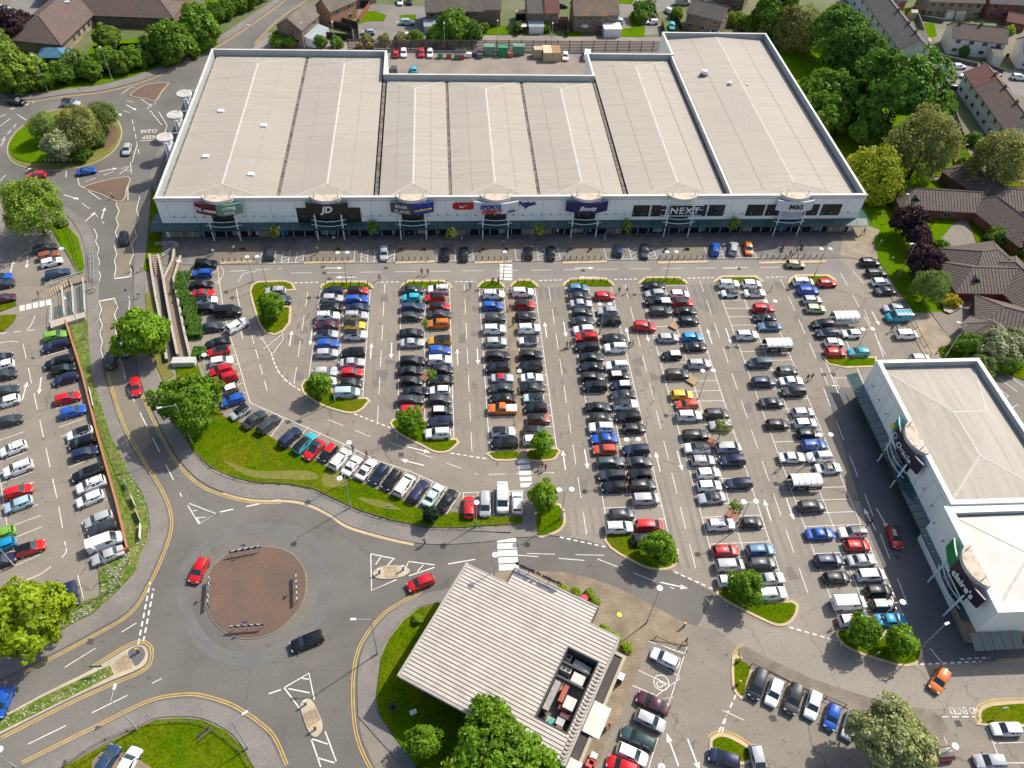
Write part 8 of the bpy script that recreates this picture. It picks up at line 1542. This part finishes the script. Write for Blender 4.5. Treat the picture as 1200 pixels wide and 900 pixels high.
single = set([i for i in order if cars[i][7] != 'v'][:305])|{i for i in range(len(cars)) if cars[i][7] == 'v'}
merged = MB(); merged_cols = []
def near_desc(i):
    c = cars[i]; nm = KIND[c[7]][1]; col = CARC[c[8]][0]; r = CARC[c[9]][0]+' topped ' if c[9] != '-' else ''; return r+col+' '+nm
ROAD_L = ['black hatchback heading down the tan strip below the crossing', 'dark grey car passing the bright roadside tree', 'pale blue hatchback half under the bright roadside tree', 'red hatchback on the main road above the bend', 'black hatchback on the narrow lane by the olive tree', 'black car entering the planted roundabout', 'silver car with black roof behind the planted roundabout', 'silver hatchback leaving the planted roundabout by the store', 'bright blue open convertible on the planted roundabout', 'red hatchback rounding the planted roundabout', 'red hatchback on the brown roundabout beside its chevron board', 'black estate car rounding the brown roundabout', 'red hatchback passing the island above the restaurant', 'bright blue car leaving at the picture edge', 'dark car on the sandy drive of the bottom lawn', 'white car on the sandy drive of the bottom lawn', 'red sports utility car crossing the aisle of the fifth strip', 'white sports utility car turning out by the clipped hedge', 'beige hatchback on the pale shop road', 'dark red car with black roof driving beside the corner store', 'orange hatchback turning at the dark lane mouth']
FROM = {k: 'shops' for k in 'a0 a1 a2 b1 b2 c1 c2 d1 d2 e1 e2 f1 f2 g1 g2 h1 i1'.split()}; FROM.update(j1='the hedge', j2='the lawn', k1='the ramp', l1='the stairs', l2='the stairs', m1='the zebra', n1='the yellow bollards', n2='the grass', n3='the lane', r1='the wall', s1='the hall', s2='the trees', s3='the hedge')
for i in order:
    D, key, desc, idx, n, p, a, k, cc, rf, u, v = cars[i]
    nm, wd, L, Wd, Ht = KIND[k][:5]; col, rgb = CARC[cc]; rcol = CARC[rf] if rf != '-' else None
    if i not in single:
        c_, s_ = math.cos(a), math.sin(a)
        for pn, part in PARTS[k].items():
            if pn.startswith(('headlight', 'tail', 'wing', 'number')) or (pn == 'roof' and not rcol) or pn == 'sunroof': continue
            me, painted = part[0], part[1]; off = part[2] if len(part) > 2 else (0, 0, 0); o0 = len(merged.v)
            for q in me.vertices: x, y, z = q.co; x, y, z = x+off[0], y+off[1], z+off[2]; merged.v.append((p[0]+c_*x-s_*y, p[1]+s_*x+c_*y, z+.03))
            colr = (rcol[1] if (pn == 'roof') else rgb)
            for pl in me.polygons:
                merged.f.append(tuple(o0+t for t in pl.vertices)); m0 = me.materials[pl.material_index]
                merged.m.append({'car_paint': 0, 'black_plastic': 1, 'car_glass': 2, 'tyre_rubber': 3, 'wheel_rim': 3}.get(m0.name, 1)); merged_cols.append(colr)
        continue
    if key == 'q1': label = ROAD_L[idx]; grp = None
    else:
        what = (rcol[0]+' roofed ' if rcol and k != 'c' else (rcol[0]+' topped ' if rcol else ''))+col+' '+wd
        label = f'{what}, {ORD[idx]} from {FROM.get(key, "the start")}, {desc}' if n > 1 else f'{what} {desc}'
        grp = 'cars '+desc
    t = localthing(nm, label, 'van' if k == 'v' else 'car', (p[0], p[1], .03), a, grp)
    small = D > 175
    for pn, part in PARTS[k].items():
        base = pn.rstrip('_')
        if base == 'roof' and not rcol: continue
        if base == 'sunroof' and not (not rcol and k in 'hue' and i % 5 == 0): continue
        if small and base in ('headlight', 'tail_light', 'wing_mirror', 'number_plate'): continue
        o = bpy.data.objects.new(base, part[0]); COL.objects.link(o); o.parent = t
        if len(part) > 2: o.location = part[2]
        if base == 'roof': o.color = (*rcol[1], 1)
        elif part[1]: o.color = (*rgb, 1)
    if k == 'v':
        mb = MB()
        if (cc == 'w' and key == 'j2') or cc == 't':
            for q in range(5): x = -2.2+q*.75; mb.tube((x, -.85, 2.12), (x, .85, 2.12), .06, n=5)
            for s in (-.8, .8): mb.tube((-2.4, s, 2.08), (1.0, s, 2.08), .04, n=5)
            rk_ = mesh_of2(mb, 'roof_rack', WSTEEL); o = bpy.data.objects.new('roof_rack', rk_); COL.objects.link(o); o.parent = t
if merged.f:
    PM = bpy.data.materials.new('far_car_paint'); PM.use_nodes = True; at = PM.node_tree.nodes.new('ShaderNodeVertexColor'); at.layer_name = 'paint'; bs = PM.node_tree.nodes['Principled BSDF']; PM.node_tree.links.new(at.outputs[0], bs.inputs['Base Color']); bs.inputs['Roughness'].default_value = .3; bs.inputs['Coat Weight'].default_value = .7
    mo = merged.build('distant_parked_cars', [PM, BLACKP, GLASS, TYRE], smooth=38); ca = mo.data.color_attributes.new('paint', 'FLOAT_COLOR', 'CORNER'); li = 0; buf = []
    for pl, c in zip(mo.data.polygons, merged_cols): buf += [c[0], c[1], c[2], 1]*pl.loop_total
    ca.data.foreach_set('color', buf); tag(mo, 'small far parked cars beyond the store and at the shop fronts', 'cars', None, 'stuff')

# ================================================================== PEOPLE
def person_mesh(pose):
    """one continuous skinned body; pose: stride, arm swing, push"""
    st, arm, push = pose; V, E, Rr = [], [], []
    def vtx(p, r, link=None):
        V.append(p); Rr.append(r); i = len(V)-1
        if link is not None: E.append((link, i))
        return i
    pel = vtx((0, 0, .95), (.15, .11)); ab = vtx((0, 0, 1.12), (.14, .10), pel); ch = vtx((.02, 0, 1.32), (.17, .115), ab); nk = vtx((.02, 0, 1.48), (.062, .062), ch); hd = vtx((.03, 0, 1.58), (.085, .095), nk); tp = vtx((.03, 0, 1.70), (.09, .10), hd); vtx((.03, 0, 1.76), (.055, .06), tp)
    for s in (-1, 1):
        f = st*s; hp = vtx((0, s*.09, .90), (.095, .095), pel); kn = vtx((f*.20+.03, s*.10, .50), (.062, .062), hp); an = vtx((f*.36-.03, s*.10, .09), (.042, .042), kn); vtx((f*.36+.13, s*.11, .045), (.045, .035), an)
        g = -arm*s; sh = vtx((.02, s*.19, 1.42), (.062, .062), ch)
        if push: el = vtx((.18, s*.24, 1.18), (.045, .045), sh); ha = vtx((.42, s*.20, 1.08), (.035, .035), el)
        else: el = vtx((g*.14, s*.25, 1.14), (.045, .045), sh); ha = vtx((g*.30+.05, s*.25, .90), (.035, .035), el)
        vtx((V[ha][0]+.05, V[ha][1], V[ha][2]-.07), (.036, .025), ha)
    me = bpy.data.meshes.new('person_body'); me.from_pydata(V, E, []); o = bpy.data.objects.new('person_body', me); COL.objects.link(o)
    sk = o.modifiers.new('skin', 'SKIN'); sk.use_smooth_shade = True
    for i, r in enumerate(Rr): me.skin_vertices[0].data[i].radius = r; me.skin_vertices[0].data[i].use_root = (i == 0)
    ss = o.modifiers.new('sub', 'SUBSURF'); ss.levels = 1; ss.render_levels = 1
    dg = bpy.context.evaluated_depsgraph_get(); out = bpy.data.meshes.new_from_object(o.evaluated_get(dg)); bpy.data.objects.remove(o)
    out.materials.clear()
    for m in (cloth_mat('top'), cloth_mat('legs'), SKIN, SHOE): out.materials.append(m)
    for pl in out.polygons:
        x, y, z = pl.center; ay = abs(y)
        arm_ = ay > .185 and z < 1.45
        pl.material_index = 2 if z > 1.47 or (ay > .2 and z < .98) or (arm_ and push and z < 1.12 and x > .3) else (3 if z < .10 else (1 if z < .98 else 0)); pl.use_smooth = True
    return out
def cloth_mat(k):
    n = 'clothing_'+k
    if n in MATS: return MATS[n]
    m = bpy.data.materials.new(n); MATS[n] = m; m.use_nodes = True; at = m.node_tree.nodes.new('ShaderNodeAttribute'); at.attribute_type = 'OBJECT'; at.attribute_name = k+'_colour'; b = m.node_tree.nodes['Principled BSDF']; m.node_tree.links.new(at.outputs['Color'], b.inputs['Base Color']); b.inputs['Roughness'].default_value = .85; return m
SKIN = flatM('skin', (.42, .24, .16), .6); SHOE = flatM('shoe', (.03, .028, .026), .7)
BODY = [person_mesh(q) for q in ((.9, .8, False), (.15, .1, False), (.55, .5, False), (.5, 0, True))]
hb = MB(); hb.tube((.015, 0, 1.60), (.005, 0, 1.76), .105, .10, 10); hb.tube((.005, 0, 1.76), (.01, 0, 1.80), .10, .05, 10); HAIR0 = mesh_of2(hb, 'hair', None)
# a face: eyes, nose, mouth, ears on the front of the head
fb = MB()
for s in (-.035, .035): fb.box(.112, s-.012, 1.615, .122, s+.012, 1.632, 1); fb.box(.0, s*2.9-.012, 1.58, .04, s*2.9+.012, 1.64, 0)
fb.box(.108, -.014, 1.575, .142, .014, 1.612, 0); fb.box(.108, -.028, 1.545, .12, .028, 1.556, 2); FACE = mesh_of2(fb, 'face', (SKIN, flatM('eye_dark', (.02, .015, .012)), flatM('lip', (.3, .1, .08))))
_hm = {}
CC = {'black': (.012, .012, .014), 'white': (.68, .68, .66), 'grey': (.16, .16, .17), 'navy': (.015, .02, .06), 'blue': (.05, .14, .38), 'red': (.42, .02, .02), 'pink': (.55, .25, .28), 'teal': (.02, .25, .30), 'denim': (.07, .10, .17), 'beige': (.40, .32, .22), 'green': (.05, .17, .06), 'orange': (.55, .14, .02), 'yellow': (.6, .55, .05), 'purple': (.12, .04, .16)}
HAIRC = {'dark': (.02, .014, .01), 'brown': (.08, .045, .025), 'fair': (.35, .24, .12), 'grey': (.3, .29, .28)}
def person(u, v, topc, legc, hair, head, label, pose=0, sc=1.0):
    x, y = G(u, v); z = .12 if (v < 306 and u > 200) else .03
    o = bpy.data.objects.new('person', BODY[pose]); COL.objects.link(o); o.location = (x, y, z); o.rotation_euler = (0, 0, rad(head)); o.scale = (sc, sc, sc); o['top_colour'] = list(CC[topc]); o['legs_colour'] = list(CC[legc]); tag(o, label, 'person', 'people walking about the retail park')
    if hair not in _hm: m2 = HAIR0.copy(); m2.name = 'hair'; m2.materials.clear(); m2.materials.append(flatM('hair_'+hair, HAIRC[hair] if hair in HAIRC else CC[hair], .7)); _hm[hair] = m2
    for nm, me in (('hair', _hm[hair]), ('face', FACE)): q = bpy.data.objects.new(nm, me); COL.objects.link(q); q.parent = o
    return o
for a in ((250, 299, 'white', 'grey', 'dark', 20, 'person in white pushing along the sunny forecourt edge', 3), (275, 295, 'white', 'black', 'dark', -70, 'person in white on the first round cobbled area', 0), (156, 318, 'navy', 'black', 'dark', 100, 'person in navy waiting at the road crossing', 1), (167, 318, 'beige', 'grey', 'fair', 180, 'person in beige walking to the road crossing', 0), (109, 339, 'pink', 'white', 'fair', 20, 'person in pink beside the stair enclosure', 2), (112, 342, 'white', 'beige', 'brown', 40, 'person in white beside the stair enclosure', 0), (47.5, 349, 'red', 'pink', 'dark', -60, 'person in red stepping onto the lower zebra crossing', 0),
          (372.5, 298, 'teal', 'navy', 'yellow', 90, 'person in teal with a yellow hat on the forecourt', 2), (399, 294, 'black', 'grey', 'dark', 30, 'person in black at the black fronted shop bay', 1), (392, 284, 'white', 'black', 'dark', -80, 'person in white outside the black fronted shop', 0), (387, 279, 'black', 'black', 'brown', -100, 'person in black at the black fronted shop door', 1), (416, 284, 'grey', 'black', 'dark', 0, 'person in grey walking under the canopy', 2), (445, 328.5, 'pink', 'black', 'brown', -80, 'person in pink crossing toward the second aisle', 0), (494.5, 322.5, 'black', 'black', 'dark', 80, 'person in black crossing the shop road', 0), (501.5, 322.5, 'red', 'grey', 'brown', 80, 'person in red crossing the shop road', 2), (551, 339, 'teal', 'black', 'dark', 70, 'person in teal walking in the third aisle mouth', 0), (577.5, 333, 'black', 'black', 'dark', 90, 'person in black on the grass end by the brick path', 1), (584, 333, 'grey', 'black', 'dark', 90, 'person in grey on the grass end by the brick path', 2), (541, 282, 'blue', 'white', 'dark', 60, 'person in blue below the red oval sign', 2), (590, 289, 'pink', 'black', 'brown', 90, 'person in pink near the white sign entrance', 1), (597.5, 344, 'white', 'black', 'dark', 90, 'person in white at the top of the brick path', 2), (597.5, 364, 'purple', 'grey', 'brown', 95, 'person in purple on the brick path', 0), (601, 382, 'grey', 'black', 'dark', -90, 'person in grey on the brick path beside a white car', 1), (708, 282, 'blue', 'white', 'fair', -80, 'person in blue outside the navy sign shop', 0), (712, 280, 'black', 'black', 'dark', -80, 'person in black outside the navy sign shop', 2), (725, 344, 'navy', 'denim', 'brown', 80, 'person in navy at the head of the fourth aisle', 0), (734, 344, 'blue', 'grey', 'fair', 80, 'person in blue at the head of the fourth aisle', 2), (664, 408, 'grey', 'black', 'dark', 60, 'person in grey casting a long shadow beside the fourth strip', 0), (668, 407, 'purple', 'black', 'brown', 60, 'person in purple beside the fourth strip', 2), (737, 407, 'black', 'denim', 'dark', -90, 'person in black behind a white car of the fourth strip', 1), (741, 406, 'beige', 'black', 'fair', 160, 'person in beige behind a white car of the fourth strip', 2), (846, 292, 'white', 'blue', 'brown', 90, 'person in white between two parked cars at the shop front', 1), (784, 288, 'black', 'grey', 'dark', -60, 'person in black near the long upper windows', 2),
          (1011, 275, 'black', 'black', 'dark', 100, 'person in black on the sandy path by the store corner', 0), (917.5, 290, 'red', 'black', 'dark', -90, 'person in red outside the pale sign', 2), (936, 288, 'black', 'denim', 'dark', -60, 'person in black outside the pale sign', 0), (932.5, 297, 'grey', 'black', 'grey', -40, 'person in grey walking off the forecourt', 0), (924.5, 301, 'black', 'black', 'dark', -70, 'person in black at the forecourt bollards', 1), (1049.5, 387, 'white', 'black', 'brown', -100, 'person in white behind the teal van', 3), (1043, 389, 'black', 'black', 'dark', -120, 'person in black behind the teal van', 1), (1100, 413, 'black', 'black', 'dark', 130, 'person in black with long shadow on the sandy path', 0), (945, 446, 'black', 'black', 'dark', 70, 'person in black behind a white saloon of the sixth strip', 0), (950, 445, 'red', 'black', 'dark', 70, 'person in dark red behind a white saloon of the sixth strip', 2), (981, 418, 'navy', 'black', 'dark', 90, 'person in navy beside the small red car', 1), (903, 341, 'white', 'beige', 'fair', -80, 'person in white at the head of the sixth aisle', 2), (912.5, 551, 'grey', 'black', 'dark', 60, 'person in grey near the largest trolley shelter', 0), (1019, 614, 'black', 'black', 'dark', 170, 'person in black on the lane arrow by the corner store', 0), (1077, 629, 'white', 'navy', 'dark', -90, 'person in white under the corner store canopy', 2), (635, 549, 'navy', 'grey', 'dark', -120, 'person in navy walking beside the upper zebra crossing', 0), (639, 551, 'red', 'navy', 'brown', -120, 'person in red walking beside the upper zebra crossing', 2), (497.5, 638.5, 'purple', 'blue', 'dark', 30, 'person in purple walking in the road below the lawn', 0), (414, 529, 'purple', 'navy', 'brown', -110, 'person in purple between two white slanted cars', 1), (430, 536, 'red', 'black', 'dark', -110, 'person in red beside the white coupe', 2), (438, 536, 'pink', 'white', 'fair', 30, 'person in pink at the bay line of the slanted row', 0), (802.5, 754, 'red', 'black', 'dark', -60, 'person in red at the corner bay rail', 0), (977.5, 735, 'red', 'black', 'dark', 60, 'person in red walking beside the white van', 0), (713, 853, 'orange', 'black', 'orange', 60, 'person in orange on the restaurant paving', 2), (708, 858, 'green', 'black', 'dark', 60, 'person in green on the restaurant paving', 1)):
    person(*a)
# bicycles / motorbikes outside the pale sign
for u, v, c_, lab in ((917, 293, (.25, .02, .03), 'maroon motorcycle parked outside the pale sign'), (940, 291, (.02, .02, .022), 'black motorcycle parked outside the pale sign')):
    x, y = G(u, v); o = thing('motorcycle', lab, 'motorcycle', (x, y, .1)); a = rad(70); c, s = math.cos(a), math.sin(a); P = lambda d, w, z: (x+c*d-s*w, y+s*d+c*w, z+.1)
    for d in (-.7, .7): mb = MB(); mb.tube(P(d, -.06, .32), P(d, .06, .32), .32, n=14); mb.build('wheel', TYRE, o)
    mb = MB(); mb.tube(P(-.7, 0, .32), P(-.1, 0, .6), .07); mb.tube(P(.7, 0, .32), P(.45, 0, .95), .05); mb.tube(P(-.1, 0, .45), P(.4, 0, .5), .16); mb.tube(P(.1, 0, .8), P(.5, 0, .85), .15, .12); mb.build('frame', flatM('bike_%d' % u, c_, .3), o)
    mb = MB(); mb.tube(P(-.65, 0, .82), P(.1, 0, .80), .12, .14); mb.build('seat', BLACKP, o); mb = MB(); mb.tube(P(.42, -.36, 1.02), P(.42, .36, 1.02), .03); mb.build('handlebar', DISCG, o)
